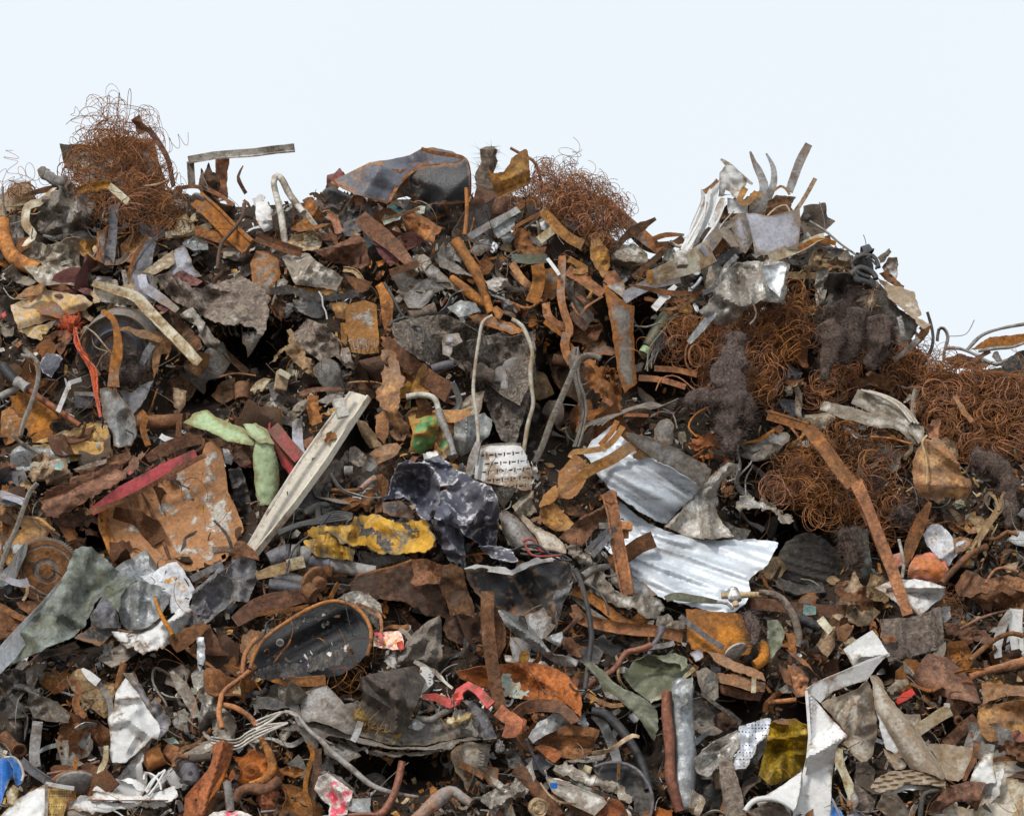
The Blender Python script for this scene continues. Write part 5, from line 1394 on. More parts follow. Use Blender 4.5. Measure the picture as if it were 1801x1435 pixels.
B('thin brown bar slanting up behind the top of the spring field','rust_brown','1390,450 1450,410 1560,350',w=28,L=12)
B('grey bar behind the black plastic stub at the end of the pinkish-grey hood','grey_dull','880,410 960,360 1060,260',w=36,L=22)
S('grey shaded plate below the springs of the right overhang','grey_dark','60,680 180,690 250,720 220,800 150,810',L=10,c=.4)
T('thin rusty rod under the ribbed plank','rust_orange','720,950 860,960 1010,1000',r=8,L=40)
S('bright foil bit under the ribbed plank','foil','630,870 690,870 690,900 650,900',L=38,c=.4)

# ------------------------------------------------------------------ middle of the heap
Z(0,760)
with thing('scoop_plate','large flat rust plate with white scale and a square hole left of the channel beam','plate',1250,500,38):
    S(None,'rust_white','700,520 780,480 970,400 1200,280 1420,150 1440,80 1480,60 1540,80 1570,200 1600,420 1650,520 1700,640 1710,690 1580,900 1490,930 1320,980 1150,960 960,1000 850,850',L=40,t=.45,c=.05,tear=.6,part='face',holes=['975,875 1050,870 1060,905 985,910','1550,865 1580,850 1588,880 1560,895'],cre=[(970,400,1190,890,.04,45),(1540,80,1700,690,-.03,60),(1100,340,1230,420,-.03,60)])
    B(None,'rust_orange','735,520 740,640 790,780 850,900 920,1000',w=115,L=42,t=.35,part='side_lip',roll=-20,th=.004,taper=[.7,1,1,1,.6])
    T(None,'rust_brown','970,400 1050,530 1120,700 1190,890',r=12,L=43,t=.45,part='welded_seam')
with thing('red_edged_frame','rusty trough with a red painted rail above the large flat rust plate','trough',800,350,56):
    S(None,'rust_brown','265,470 400,380 520,310 700,270 860,200 830,260 880,250 1000,130 1020,150 960,260 850,330 700,430 560,510 430,570 350,590 290,540',L=58,t=.3,c=.25,tear=4,part='outer_shell',cre=[(300,480,900,230,-.05,60)])
    B(None,'red_paint','640,560 850,430 1050,330 1200,250 1380,160',w=105,L=56,t=.35,part='red_rail',sm=0,th=.004,taper=[.5,.9,1,1,.8])
    B(None,'rust_brown','600,570 850,480 1100,350 1300,230 1440,160',w=30,L=59,t=.3,part='lower_flange',th=.005)
    B(None,'rust_brown','1030,190 1150,120 1280,70 1420,50',w=90,L=54,t=.8,part='rolled_top',taper=[.6,1,.9,.7],th=.004)
    S(None,'red_paint','890,290 930,250 940,280 910,300',L=60,part='red_patch')
    B(None,'rust_brown','1425,45 1420,100 1300,170 1180,200',w=16,L=60,part='rolled_edge')
S('ragged rusty web below the rusty trough','rust_dark','390,640 470,590 560,530 700,590 690,650 560,660 500,670',L=40,t=.1,c=.4,tear=5)
S('torn rust crumbs below the ragged rusty web','rust_brown','550,690 620,670 690,690 700,740 600,720',L=34,c=.5,tear=5)
S('muddy rusted slats above the rusty trough','rust_brown','520,270 640,210 760,180 900,130 920,190 780,260 600,310',L=46,t=.9,c=.4)
S('grey-brown bent strip over the muddy slats','mud','510,260 620,220 750,185 745,215 600,260',L=52,t=.9,c=.3)
with thing('nest_of_rag','bundle of tan rag and green cloth tied by the wire rope at the left edge','rag bundle',330,240,46):
    S(None,'tan','190,310 260,150 330,140 420,180 470,220 510,300 440,380 380,370 300,330 230,350',L=48,c=.8,t=.6,tear=4,k=10,part='rag')
    S(None,'teal','350,200 420,185 450,240 430,270 370,260',L=56,c=.3,part='green_cloth')
    S(None,'teal','200,240 240,205 290,210 270,245',L=55,c=.3,part='green_cloth')
    S(None,'tan','180,330 210,350 240,420 200,440 180,380',L=50,c=.5,part='hanging_end')
R('wire rope hanging down the far left edge to the flywheel','wire_grey','260,360 210,420 170,520 120,660 60,800 20,900 0,990',r=17,L=66,t=.3,pitch=60)
B('lilac-edged grey strip poking in at the left edge','grey_violet','0,430 90,460 190,500',w=50,L=50,th=.005)
S('dark violet panel under the lilac-edged strip','grey_dark','0,440 90,480 170,520 160,540 0,500',L=46,c=.1)
S('ochre rust box panel with a bolt hole at the left edge','rust_ochre','0,500 70,510 90,570 300,600 350,600 355,680 320,780 260,760 180,800 120,880 60,940 0,900',L=34,t=.2,c=.12,holes=['130,665 150,662 150,682 132,684'],cre=[(20,560,10,880,.04,40),(320,600,320,770,.03,40)])
with thing('flywheel','brown flywheel with a toothed ring gear near the left edge','flywheel',320,980,46):
    D(None,'rust_grey',330,970,236,[(1,-.12),(1,.06),(.93,.06),(.91,.06)],L=46,tilt=(12,-12),teeth=2,n=150,part='ring_gear')
    D(None,'rust_brown',330,970,222,[(1,-.1),(1,.09),(.86,.09),(.84,.04),(.78,.04),(.76,.1),(.42,.1),(.4,.05),(.26,.03),(.24,.12),(.06,.12)],L=46,tilt=(12,-12),n=56,part='wheel_disc')
B('white-grey lever with a knuckled end across the flywheel','grey_violet','0,1005 90,1050 160,1060 200,1050',w=52,L=58,taper=[.8,.8,1,1.3],th=.008)
B('thin bent brown rod hanging from the knuckled lever','tan','190,1080 190,1130 160,1180',w=20,L=58)
S('perforated rust rib at the rim of the flywheel','rust_brown','20,1010 100,1060 140,1180 110,1240 40,1180',L=36,c=.3,t=.2,holes=['70,1100 90,1100 88,1120 72,1118','110,1120 126,1124 122,1144 106,1140'])
S('brown folded sheet under the flywheel','rust_brown','115,1190 200,1180 310,1180 260,1240 220,1290 130,1230',L=46,t=.8,c=.2)
with thing('brown_tray','plain brown rusted tray corner at the lower left edge','tray',80,1330,48):
    S(None,'rust_brown','-60,1200 0,1195 220,1310 200,1340 -60,1240',L=52,t=1.1,c=.1,part='rim')
    S(None,'rust_brown','-60,1240 0,1250 190,1345 100,1440 -60,1440',L=48,t=.1,c=.1,part='side')
with thing('olive_tarp','large olive-grey crumpled panel with a silvery edge at lower left','sheet scrap',500,1100,58):
    S(None,'green_grey','525,820 570,800 640,800 720,870 800,950 860,1000 960,1030 900,1080 850,1140 830,1260 760,1200 720,1150 660,1200 630,1280 600,1360 520,1430 400,1480 200,1570 0,1660 -100,1700 60,1500 200,1340 350,1160 470,970 490,900',L=58,t=.7,c=.35,k=9,tear=1.5,part='sheet',cre=[(560,810,380,1350,.06,120),(850,1000,620,1180,-.06,90),(420,1330,560,1390,-.05,50),(900,1030,840,1250,.05,50)])
    S(None,'galvanised','840,1160 900,1080 980,1040 1130,1080 1140,1130 1120,1300 1060,1350 1000,1380 900,1390 850,1340 830,1260',L=60,t=.4,c=.3,part='folded_end',cre=[(980,1050,960,1380,.05,60)])
    S(None,'grey_dark','1120,1125 1205,1140 1160,1230 1130,1280',L=60,part='torn_tip')
    B(None,'aluminium','480,1000 330,1210 180,1390 20,1580 -80,1690',w=110,L=61,t=.7,part='bright_edge',taper=[.3,.7,1,1.2,1],roll=-15)
S('dark pleated plate standing before the olive-grey panel','grey_dark','630,1290 700,1180 730,1140 790,1210 830,1290 850,1370 760,1370 640,1360',L=64,t=.2,c=.4)
S('black torn flap beneath the dark pleated plate','black_paint','520,1440 640,1360 760,1370 940,1390 900,1420 780,1420 700,1500',L=58,t=1,c=.3)
with thing('rust_stained_sign','pale lilac sheet with a big orange rust stain beside the olive-grey panel','sheet scrap',1180,1050,48):
    S(None,'stain_white','980,1010 1080,980 1170,920 1240,905 1290,970 1365,1100 1330,1180 1300,1260 1200,1270 1190,1200 1205,1140 1120,1125 1080,1080',L=50,t=.5,c=.15,part='face')
S('ragged white paper-like sheet below the rust-stained sheet','white_paint','1040,1350 1100,1330 1200,1300 1330,1180 1340,1300 1290,1400 1200,1480 1000,1560 860,1480 790,1410 900,1410',L=56,t=.9,c=.6,tear=4,k=9)
with thing('grey_fender','dark grey crumpled fender with a brown torn corner right of the rust-stained sheet','fender',1550,1100,54):
    S(None,'grey_dark','1340,1120 1440,1040 1560,930 1580,1000 1640,880 1700,860 1794,900 1794,1060 1740,1190 1640,1180 1560,1250 1430,1350 1340,1360 1300,1330 1350,1180',L=56,t=.4,c=.5,k=10,part='shell',cre=[(1350,1140,1560,970,.08,60),(1400,1340,1450,1130,.05,50),(1640,900,1610,1160,-.05,50)])
    S(None,'rust_brown','1600,860 1660,760 1720,770 1794,840 1820,900 1720,870 1650,890',L=60,t=.4,c=.3,part='torn_corner')
    B(None,'grey_dark','1340,1030 1440,980 1560,920',w=46,L=52,part='grey_edge')
T('split brown rod propped over the ragged white sheet','rust_orange','1080,1150 1130,1280 1210,1420',r=14,L=70,taper=[.5,1,1.2])
B('bright white splinter above the large flat rust plate','white_paint','1125,25 1180,55 1245,65',w=40,L=40,jag=.2)
S('black creased rubber behind the right edge of the large flat rust plate','black_rubber','1600,260 1690,240 1740,400 1780,620 1690,640 1640,440',L=22,c=.6,t=.2)
S('white scrap of enamel behind the large flat rust plate','white_paint','1560,110 1600,120 1640,180 1620,230 1580,220',L=28,c=.3)
S('brown fibrous mat behind the pale green fender','rust_dark','1440,50 1560,30 1740,100 1760,250 1680,240 1600,150',L=20,c=.6)
S('flat orange corner at the left edge below the wire rope','rust_brown','0,215 100,215 110,250 0,270',L=36)

Z(450,760)
with thing('yellow_sheet','crumpled yellow painted sheet with black streaks in the centre of the heap','sheet scrap',800,740,62):
    S(None,'yellow_paint','360,690 400,660 560,660 650,650 690,590 830,572 920,610 1010,640 1200,610 1215,680 1260,750 1240,800 1190,840 1100,845 980,860 860,850 780,790 690,800 600,780 520,700 430,720 400,740',L=62,t=.8,c=.3,tear=2,part='upper_face',k=9,cre=[(690,610,620,780,.06,60),(880,620,1080,780,.05,70),(1020,640,1200,780,-.05,60),(520,690,640,850,.05,40)])
    S(None,'yellow_paint','330,760 400,745 430,715 520,700 600,790 695,820 680,905 640,890 560,890 430,870 370,820',L=66,t=.2,c=.35,part='folded_end',cre=[(410,740,420,870,.05,40),(520,700,560,880,.06,50),(630,790,650,890,.06,40)])
    S(None,'soot','700,650 760,640 860,700 960,770 940,830 860,780 760,720',L=67.5,t=.8,c=.25,tear=9,part='tar_streak')
    S(None,'soot','1020,640 1160,640 1210,670 1150,690 1060,680',L=67.5,t=.8,c=.2,tear=8,part='tar_streak')
with thing('black_car_wing','crumpled dark violet car body panel with bare scratched creases in the centre','car panel',1250,520,66):
    S(None,'car_paint','975,260 1000,225 1060,195 1180,210 1250,260 1290,380 1290,480 1250,560 1210,620 1150,590 1080,480 1040,450 890,480 875,455 930,440 950,330',L=72,t=.4,c=.75,tear=2,part='front_lobe',k=14,cre=[(1000,230,1180,220,.06,40),(980,280,1050,380,.06,40),(1140,290,1130,400,.07,40),(1270,330,1240,540,.07,50),(1100,500,1240,500,-.05,40)])
    S(None,'car_paint','1180,190 1290,160 1320,190 1400,260 1420,330 1380,370 1290,380 1270,300',L=66,t=.8,c=.6,part='top_lobe')
    S(None,'car_paint','1400,260 1490,290 1530,340 1650,380 1690,460 1710,540 1700,690 1680,800 1620,850 1560,780 1470,730 1440,690 1390,660 1250,600 1290,420 1390,370',L=66,t=.35,c=.7,part='side_lobe',k=14,cre=[(1470,360,1660,400,.06,50),(1610,480,1460,710,.09,60),(1690,480,1600,830,.05,50),(1300,430,1440,690,.05,50)])
    S(None,'car_paint','1230,610 1330,600 1420,660 1450,730 1470,850 1470,970 1440,920 1350,900 1290,780 1250,700',L=72,t=.1,c=.7,part='hanging_lobe',cre=[(1260,640,1450,880,.06,50),(1400,660,1440,820,-.05,40)])
    S(None,'black_paint','890,490 1010,480 1080,520 1110,610 960,590 890,560',L=58,t=.3,c=.2,part='dark_hollow')  # black sheet stands in for the shade inside the hollow
    S(None,'car_paint','1560,800 1680,800 1794,820 1840,900 1794,910 1650,880',L=58,t=.8,c=.4,part='tail_lobe')
with thing('slotted_drum','white drum panel with rows of small slots right of the dark violet car panel','perforated panel',1700,250,50):
    hs = []
    for j in range(5):
        for i in range(7):
            if j == 4 and i > 5: continue
            x,y = 1590 + i * 62 + (j % 2) * 30 + j * 6 - 18,160 + j * 58 - i * 5
            hs.append('%d,%d %d,%d %d,%d %d,%d' % (x,y,x + 30,y - 2,x + 30,y + 8,x,y + 10))
            hs.append('%d,%d %d,%d %d,%d %d,%d' % (x + 42,y - 10,x + 52,y - 10,x + 52,y + 18,x + 42,y + 18))
    S(None,'white_paint','1540,200 1580,110 1640,95 1794,90 1860,100 1890,150 1940,280 1935,400 1880,410 1820,390 1700,370 1600,350 1530,320',L=50,t=.35,c=.04,tear=.4,part='face',holes=hs,cyl=(0,.15),g=5.5,th=.008)
    B(None,'white_dirty','1570,110 1700,90 1860,92',w=26,L=55,part='rolled_rim',t=.4)
B('narrow grey strap crossing down beside the slotted drum panel','grey_dull','1560,70 1530,160 1490,300',w=60,L=62,taper=[.6,1,.8],t=.4)
S('brown-white flared trumpet below the slotted drum panel','white_dirty','1530,330 1680,390 1800,380 1830,400 1794,450 1740,540 1690,470 1600,400',L=46,t=.4,c=.4)
S('smooth grey curved sheet right of the dark violet car panel','grey_dull','1720,560 1760,550 1840,600 1960,700 2010,830 1900,800 1800,780 1730,710',L=44,t=.5,c=.1,cyl=(30,.05))
with thing('driveshaft','greasy grey driveshaft with a rubber boot lying under the crumpled yellow sheet','driveshaft',450,880,60):
    T(None,'grey_dark','95,900 160,870 240,850',r=64,L=58,t=.4,part='boot',taper=[.9,1,1])
    T(None,'black_rubber','215,850 240,850',r=70,L=58,t=.4,part='band')
    T(None,'black_rubber','290,850 310,850',r=66,L=58,t=.4,part='band')
    T(None,'grey_dull','250,850 330,855 390,870',r=52,L=58,t=.4,part='joint',ribs=5)
    T(None,'grey_dark','380,900 460,920 520,920',r=38,L=58,t=.4,part='shaft',ribs=8)
    T(None,'grey_dull','520,930 640,950 760,975 840,985',r=54,L=56,t=.4,part='shaft_tube',taper=[1,1,.8])
with thing('white_bracket_strip','cream flat strip with a stepped end in front of the driveshaft','strip',170,960,70):
    B(None,'cream','0,1010 110,975 220,945',w=76,L=70,t=.5,sm=0,part='strip',taper=[.6,1,1])
    B(None,'cream','220,935 340,905',w=80,L=72,t=.5,sm=0,part='step')
with thing('brake_hub','rusty flanged hub left of the big brown folded sheet','hub',420,1060,60):
    D(None,'rust_brown',415,1050,110,[(1,-.2),(1,0),(.9,.06),(.5,.06),(.48,.6),(.4,.66),(.2,.66)],L=60,tilt=(30,40),part='flange',n=36)
    T(None,'rust_brown','380,1000 460,980 540,990',r=46,L=56,part='axle_stub')
    T(None,'rust_brown','350,1090 410,1140',r=50,L=62,part='boss')
T('dark grey tube left of the rusty flanged hub','grey_dark','95,1070 180,1080 330,1110',r=44,L=52)
T('grey-brown pipe above the dark grey tube','grey_dull','130,1010 240,1020 340,1050',r=36,L=48)
with thing('big_brown_sheet','large dark brown rusted sheet with a torn upright corner below the dark violet panel','sheet scrap',1100,1050,56):
    S(None,'rust_dark','650,1060 700,1010 850,970 960,940 1080,900 1100,940 1110,1070 1290,1060 1340,1230 1360,1300 1200,1290 1050,1190 950,1180 800,1170 660,1110',L=56,t=.1,c=.2,part='shaded_face',tear=2)
    S(None,'rust_brown','1080,890 1200,890 1290,930 1320,960 1310,1060 1200,1060 1120,1080 1080,1050 1110,1000',L=66,t=.5,c=.3,part='folded_tongue')
    S(None,'rust_dark','1310,930 1380,920 1450,960 1480,1100 1530,1230 1530,1300 1450,1270 1360,1290 1340,1200 1290,1080',L=62,t=.15,s=-.3,c=.3,part='side_face')
    B(None,'rust_orange','700,1005 860,965 1000,930 1090,895',w=14,L=66,part='bright_edge',jag=.4)
    S(None,'rust_dark','1330,1300 1450,1270 1530,1310 1500,1440 1450,1500 1340,1440 1310,1380',L=60,t=.1,c=.4,part='crushed_base')
S('brown dented plate deep below the large dark brown sheet','rust_brown','900,1280 1000,1230 1100,1290 1180,1370 1080,1410 900,1350',L=30,t=.4,c=.15,wave=(60,.006,24))
S('dark blue-grey cylinder side in the shade of the large brown sheet','grey_dark','1080,1180 1200,1200 1320,1290 1260,1300 1100,1260',L=34,c=.1,t=.3,cyl=(80,.04))
with thing('brown_long_strip','long brown rust strip arching above the oval black pan','strip',200,1210,62):
    B(None,'rust_brown','-150,1330 0,1230 160,1180 330,1150 430,1160',w=130,L=60,t=.6,part='strip',taper=[.6,.9,1,.8,.5],th=.004)
    B(None,'rust_orange','0,1280 120,1260 260,1240 370,1220',w=26,L=64,part='lower_edge')
with thing('oval_pan','oval black pan with flaking white paint and a rusty rolled rim','pan',350,1500,68):
    S(None,'black_flaked','-20,1580 20,1450 140,1360 300,1270 470,1200 600,1195 720,1260 780,1350 800,1440 790,1540 700,1640 600,1700 440,1730 300,1720 130,1700 0,1700',L=62,t=.75,c=.05,part='floor',tear=.3,b=-.05,cre=[(80,1600,640,1330,-.07,90),(60,1690,600,1400,.05,60)])
    T(None,'rust_orange','-40,1660 -10,1560 60,1450 200,1340 380,1235 520,1185 640,1200 735,1258 795,1350 808,1450 780,1570',r=13,L=72,t=.75,part='rolled_rim')
    D(None,'grey_dull',170,1475,28,[(1,-.3),(1,.3),(.7,.45),(.6,.1),(.2,.1)],L=70,tilt=(20,0),part='stud',n=16)
S('yellow-stained crumpled foil behind the rim of the oval black pan','foil','560,1180 620,1130 720,1110 800,1140 870,1200 885,1260 860,1380 800,1330 740,1240 640,1190',L=60,t=.7,c=.6,k=9)
B('rusty wire strap curling round the yellow-stained foil','rust_orange','700,1200 800,1240 870,1290 880,1400 850,1440',w=22,L=68)
B('orange flat strip nosing up at the left of the yellow-stained foil','rust_orange','520,1170 560,1090 580,1060',w=34,L=60,roll=30)
for i,(q,l) in enumerate([('220,610 300,570 380,560 430,520 560,510 620,540','black forged lever arm with an eye behind the crumpled yellow sheet'),('430,530 440,600 460,650','short forged fork behind the crumpled yellow sheet')]):
    T(l,'soot',q,r=24,L=46,wob=.15)
D('forged eye ring on the black lever arm','soot',310,570,34,[(1,-.3),(1,.3),(.55,.3),(.5,-.2)],L=50,tilt=(20,10),n=18,name='eye_ring')
with thing('black_cable_loom','black cable loom draped over the crumpled yellow sheet','cable',500,620,66):
    for i in range(5):
        T(None,'black_rubber','160,%d 300,%d 420,%d 560,%d 680,%d' % (690 + i * 8,640 + i * 6,610 + i * 9,560 + i * 16,575 + i * 8),r=10,L=62 + i,part='cable')
    T(None,'black_rubber','520,570 460,650 400,710 310,770 250,850 210,1000',r=8,L=74,part='loose_cable')
    S(None,'black_rubber','450,640 520,580 640,580 680,600 600,650 520,660',L=64,c=.5,part='cable_wrap')
with thing('pump_body','rust-caked pump housing with bolt holes right of the channel beam','pump',560,300,40):
    K(None,'mud','500,300,70 560,290,110 620,300,80',L=40,a=.3,f=10,part='housing')
    T(None,'grey_dull','620,270 680,270',r=34,L=46,part='outlet',hollow=True)
    for x,y in ((520,370),(600,340),(560,230)):
        D(None,'soot',x,y,14,[(1,0),(1,.3),(.2,.3)],L=56,n=12,part='bolt_hole')
T('short rusty tie rod below the rust-caked pump','rust_brown','530,405 620,410 750,405',r=14,L=44)
with thing('brown_clevis','brown iron clamp with a roller left of the dark violet car panel','clamp',830,380,50):
    S(None,'rust_brown','830,310 880,290 930,340 930,400 900,480 880,560 830,570 870,420 850,350',L=50,t=.2,c=.2,part='cheek')
    T(None,'rust_grey','740,400 790,350 840,320',r=22,L=54,part='roller',hollow=True)
    S(None,'rust_brown','720,500 770,420 870,360 830,470 780,560',L=46,t=.3,c=.15,part='plate')
    B(None,'rust_orange','600,490 640,480 730,480 620,540',w=34,L=50,part='hooked_strap')
D('rusty washer on the clamp beside the car panel','rust_brown',690,515,44,[(1,-.2),(1,.1),(.5,.1),(.45,-.1)],L=48,tilt=(30,10),n=18,name='washer')
B('small ribbed grey rubber tube end left of the brown iron clamp','grey_steel','690,420 720,480',w=50,L=42)
S('speckled grey-brown bowl under the ochre trough','mud','660,110 700,100 800,180 780,230 720,240 650,200',L=44,t=.9,c=.4)
S('deep brown casing in the shade right of the speckled bowl','rust_dark','780,220 900,180 1000,210 950,320 840,260',L=32,c=.4)
S('small white chip on the green sheet foot','white_paint','1195,140 1270,130 1280,170 1210,190',L=46,c=.2)
S('grey plastic shard under the crumpled yellow sheet','grey_dull','720,830 900,860 1110,850 1100,900 960,920 850,960 760,900',L=40,t=.3,c=.2)
S('dark lining behind the grey plastic shard','black_rubber','700,840 760,900 840,960 740,930',L=44,c=.3)
T('tightly wound small rust spring below the driveshaft','wire_rust','540,1015 580,1000 640,1010',r=14,L=52,ribs=2)

Z(900,760)
with thing('aluminium_sheet','great pale aluminium sheet rolled and creased, spread right of centre','aluminium sheet',1250,800,22):
    S(None,'alu_sheet','740,470 850,560 960,640 1080,690 1250,735 1450,760 1650,752 1794,758 1870,775 1830,860 1794,930 1700,1000 1660,1040 1675,1110 1640,1200 1560,1260 1400,1260 1200,1200 1070,1170 980,1120 900,1060 820,960 790,900 690,850 650,800 700,600',L=34,t=.75,c=.12,part='lower_sheet',tear=1.2,sharp=60,g=4.5,wave=(250,.006,66),
      cre=[(830,940,1280,1180,.03,50),(800,850,1450,1120,.025,45),(870,760,1650,1000,.025,50),(920,700,1250,760,.05,60),(1000,690,1794,790,-.03,60),(1100,1000,1600,1180,-.02,40)],k=5)
    S(None,'alu_sheet','500,150 560,60 640,0 700,-50 760,20 900,160 1100,240 1250,330 1330,390 1300,430 1180,540 1090,640 1040,630 900,560 780,470 690,400 600,300 560,220',L=30,t=.5,c=.12,part='upper_roll',tear=1.2,cyl=(125,.2),sharp=60,g=4.5,wave=(239,.006,60),
      cre=[(850,70,1330,380,.04,45),(760,120,1240,420,-.04,40),(620,350,1050,600,-.05,70),(700,250,1150,520,.035,60)])
    S(None,'grey_dull','800,0 960,30 1130,100 1290,190 1400,260 1380,340 1330,390 1240,330 1080,240 920,130 820,50',L=24,t=-.1,c=.1,part='shaded_back')  # duller grey paints the shade on the sheet's back
    S(None,'foil','1070,660 1180,560 1290,440 1350,350 1440,270 1520,210 1590,220 1605,260 1540,300 1470,350 1440,430 1430,540 1480,640 1560,730 1400,750 1250,735',L=34,t=.5,c=.2,part='torn_fin',cre=[(1530,230,1370,420,.08,60),(1370,420,1390,740,.07,60),(1180,570,1100,670,.04,60)])
    S(None,'soot','1450,600 1560,660 1680,690 1640,750 1550,760 1480,680',L=22,t=.6,c=.3,part='shaded_root')  # near-black colour paints the shade at the fin's root
S('small torn foil flower right of the great aluminium sheet','foil','1570,500 1640,440 1720,490 1794,480 1870,540 1960,580 1980,620 1900,640 1870,580 1794,540 1700,530 1600,560',L=30,t=.9,c=.8,tear=4)
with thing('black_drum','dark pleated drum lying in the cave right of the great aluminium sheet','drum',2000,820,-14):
    S(None,'soot','1870,860 1920,770 2000,720 2100,700 2200,750 2300,850 2320,1000 2270,1080 2100,1110 1950,1080 1850,1020',L=-14,t=.3,c=.05,part='pleated_side',wave=(75,.008,60),b=.04,sharp=60)  # dark colour stands in for the deep shadow of the cave
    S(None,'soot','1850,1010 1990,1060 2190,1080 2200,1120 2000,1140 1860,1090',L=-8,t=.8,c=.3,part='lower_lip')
with thing('rust_post','orange rust upright bar with stubs standing before the great aluminium sheet','bar',740,780,56):
    B(None,'rust_orange','680,440 710,560 740,760 780,960 820,1140',w=95,L=58,t=.2,part='bar',prof='chan',taper=[1,.9,1,1,.9],th=.005)
    S(None,'rust_orange','620,440 690,405 735,415 740,490 690,500 640,475',L=62,t=.3,part='bent_top',c=.1)
    BX(None,'rust_orange',800,660,85,60,40,L=56,tilt=(-20,15),part='stub')
    BX(None,'rust_orange',795,715,50,60,30,L=54,part='stub')
    BX(None,'rust_grey',645,655,70,45,30,L=54,part='stub')
B('brown flat bar crossing behind the orange rust upright','rust_brown','690,930 800,860 900,790 995,750',w=110,L=44,sm=0,t=.5,th=.006)
S('dark pointed brown blade sheet left of the orange rust upright','rust_brown','330,740 480,600 580,550 680,480 750,475 755,495 660,600 560,710 490,800 430,790',L=60,t=.3,c=.15,cre=[(480,610,740,485,.05,60)])
with thing('rusty_strap_bundle','sheaf of bent ochre straps spreading over the top of the aluminium sheet','strap bundle',500,250,56):
    B(None,'rust_ochre','340,420 450,340 560,260 700,190 820,110 930,35',w=76,L=60,t=.5,part='strap',taper=[.6,.8,1,1,1,.8])
    B(None,'rust_ochre','410,180 440,140 540,130 640,110 720,50 780,-40',w=40,L=54,t=.5,part='strap')
    S(None,'rust_white','330,280 400,200 440,150 500,190 530,270 520,340 460,440 400,470 310,450',L=52,t=.3,c=.2,part='broad_strap')
    B(None,'rust_ochre','850,170 950,150 1040,100 1090,75',w=80,L=54,t=.6,part='strap',taper=[.3,1,1,.5])
    B(None,'rust_orange','620,90 700,0 740,-80',w=36,L=50,part='strap')
    S(None,'rust_white','190,520 220,440 310,370 330,440 290,490 200,530',L=54,c=.3,part='torn_foot')
    S(None,'rust_ochre','200,540 290,490 360,560 440,640 410,690 300,690 220,640 190,590',L=56,t=.3,c=.3,part='torn_foot')
    B(None,'rust_ochre','140,620 200,600 190,640',w=26,L=58,part='torn_curl')
    S(None,'rust_ochre','740,240 800,230 860,260 820,285 760,270',L=48,part='flake')
    S(None,'rust_dark','340,480 440,490 560,560 480,600 400,580',L=42,c=.4,part='shaded_strap')  # darker rust colour carries this strap's shade
S('pinkish flared scrap left of the sheaf of ochre straps','white_dirty','0,520 60,460 155,410 140,480 175,560 120,590 40,580',L=52,c=.4,t=.4,cre=[(20,560,150,430,.05,50)])
for i,q in enumerate(['520,840 600,760 680,690 730,680','560,870 640,780 700,720']):
    B(('upper of two dark steel laths beside the orange upright','lower of two dark steel laths beside the orange upright')[i],'grey_dark',q,w=36,L=62,t=.5)
S('grey smooth curved cowl left of the beige flare below the ochre straps','grey_dull','-100,560 0,570 100,640 170,740 200,830 100,830 0,800 -60,700',L=48,t=.6,c=.1,cyl=(40,.06))
S('beige flared sheet below the sheaf of ochre straps','beige_sheet','40,590 70,570 160,650 300,720 370,790 380,850 300,830 210,830 170,730 100,650',L=54,t=.8,c=.2)
with thing('thin_wire_nest','tangle of thin black and pink wires at the top of the black crumpled panel','cable',250,860,66):
    for i,q in enumerate(['0,830 80,800 170,810 260,850 360,880 430,960','60,850 160,860 260,830 340,850 420,900','80,770 120,750 170,770 200,830 260,840','20,820 70,800 180,790 300,880 410,900','420,940 450,1040 520,1060 600,1110 660,1190 680,1280','90,780 140,860 250,870 350,860']):
        T(None,('black_rubber','black_rubber','red_dull')[i % 3],q,r=8,L=68 + i,part='wire')
with thing('black_folded_panel','large black crumpled panel with a white frayed upper edge below centre','sheet scrap',200,1100,50):
    S(None,'black_paint','-330,960 -200,950 -50,990 0,1010 100,950 200,900 340,890 430,930 420,1020 380,1100 330,1200 320,1350 300,1420 180,1440 60,1300 -60,1260 -150,1200 -260,1120 -310,1030',L=50,t=.05,c=.35,part='face',k=9,cre=[(0,1010,250,1380,-.07,120),(420,930,330,1380,.05,60)])
    B(None,'white_paint','-330,965 -250,945 -150,960 -50,970 0,985 60,950 150,910 200,895',w=38,L=58,t=.6,part='frayed_edge',jag=.4)
    B(None,'white_paint','200,905 260,895 340,885',w=26,L=58,t=.6,part='frayed_edge',jag=.3)
    S(None,'grey_dark','290,1160 310,1110 380,1090 440,1020 410,1110 360,1200 320,1370 315,1260',L=60,t=.2,c=.4,part='torn_seam')
S('long pale crumpled strip of aluminium below the large black panel','galvanised','-100,1240 0,1270 80,1300 170,1400 240,1500 300,1560 400,1570 470,1600 450,1640 360,1640 270,1600 150,1530 0,1400 -60,1330',L=56,t=.7,c=.5,k=9,cre=[(-80,1250,250,1540,.06,50)])
S('dirty white torn sheet running right below the orange upright','white_dirty','480,1060 560,970 640,980 690,1060 760,1130 860,1150 980,1140 1060,1200 1070,1250 1010,1310 930,1290 860,1230 780,1230 640,1170 540,1120',L=48,t=.9,c=.6,tear=3,k=9)
S('grimy white curled rag between the black wires and the orange upright','white_dirty','370,780 450,790 500,840 560,890 620,940 580,960 500,920 440,890',L=50,t=.7,c=.7,tear=4)
S('light metal shield with a small round lug behind the foot of the orange upright','grey_steel','680,920 760,900 880,1000 1020,1140 900,1160 780,1130 700,1060',L=36,t=.7,c=.1)
T('grey bent pipe over the grimy white rag','grey_dull','500,1010 560,970 620,950 690,940',r=26,L=50,taper=[1,1,.7])
B('long dark green lath lying on the bottom of the great aluminium sheet','olive_plastic','1080,1170 1140,1150 1260,1165 1450,1190',w=54,L=44,t=.8,taper=[.8,1.1,.9,.4],th=.006)
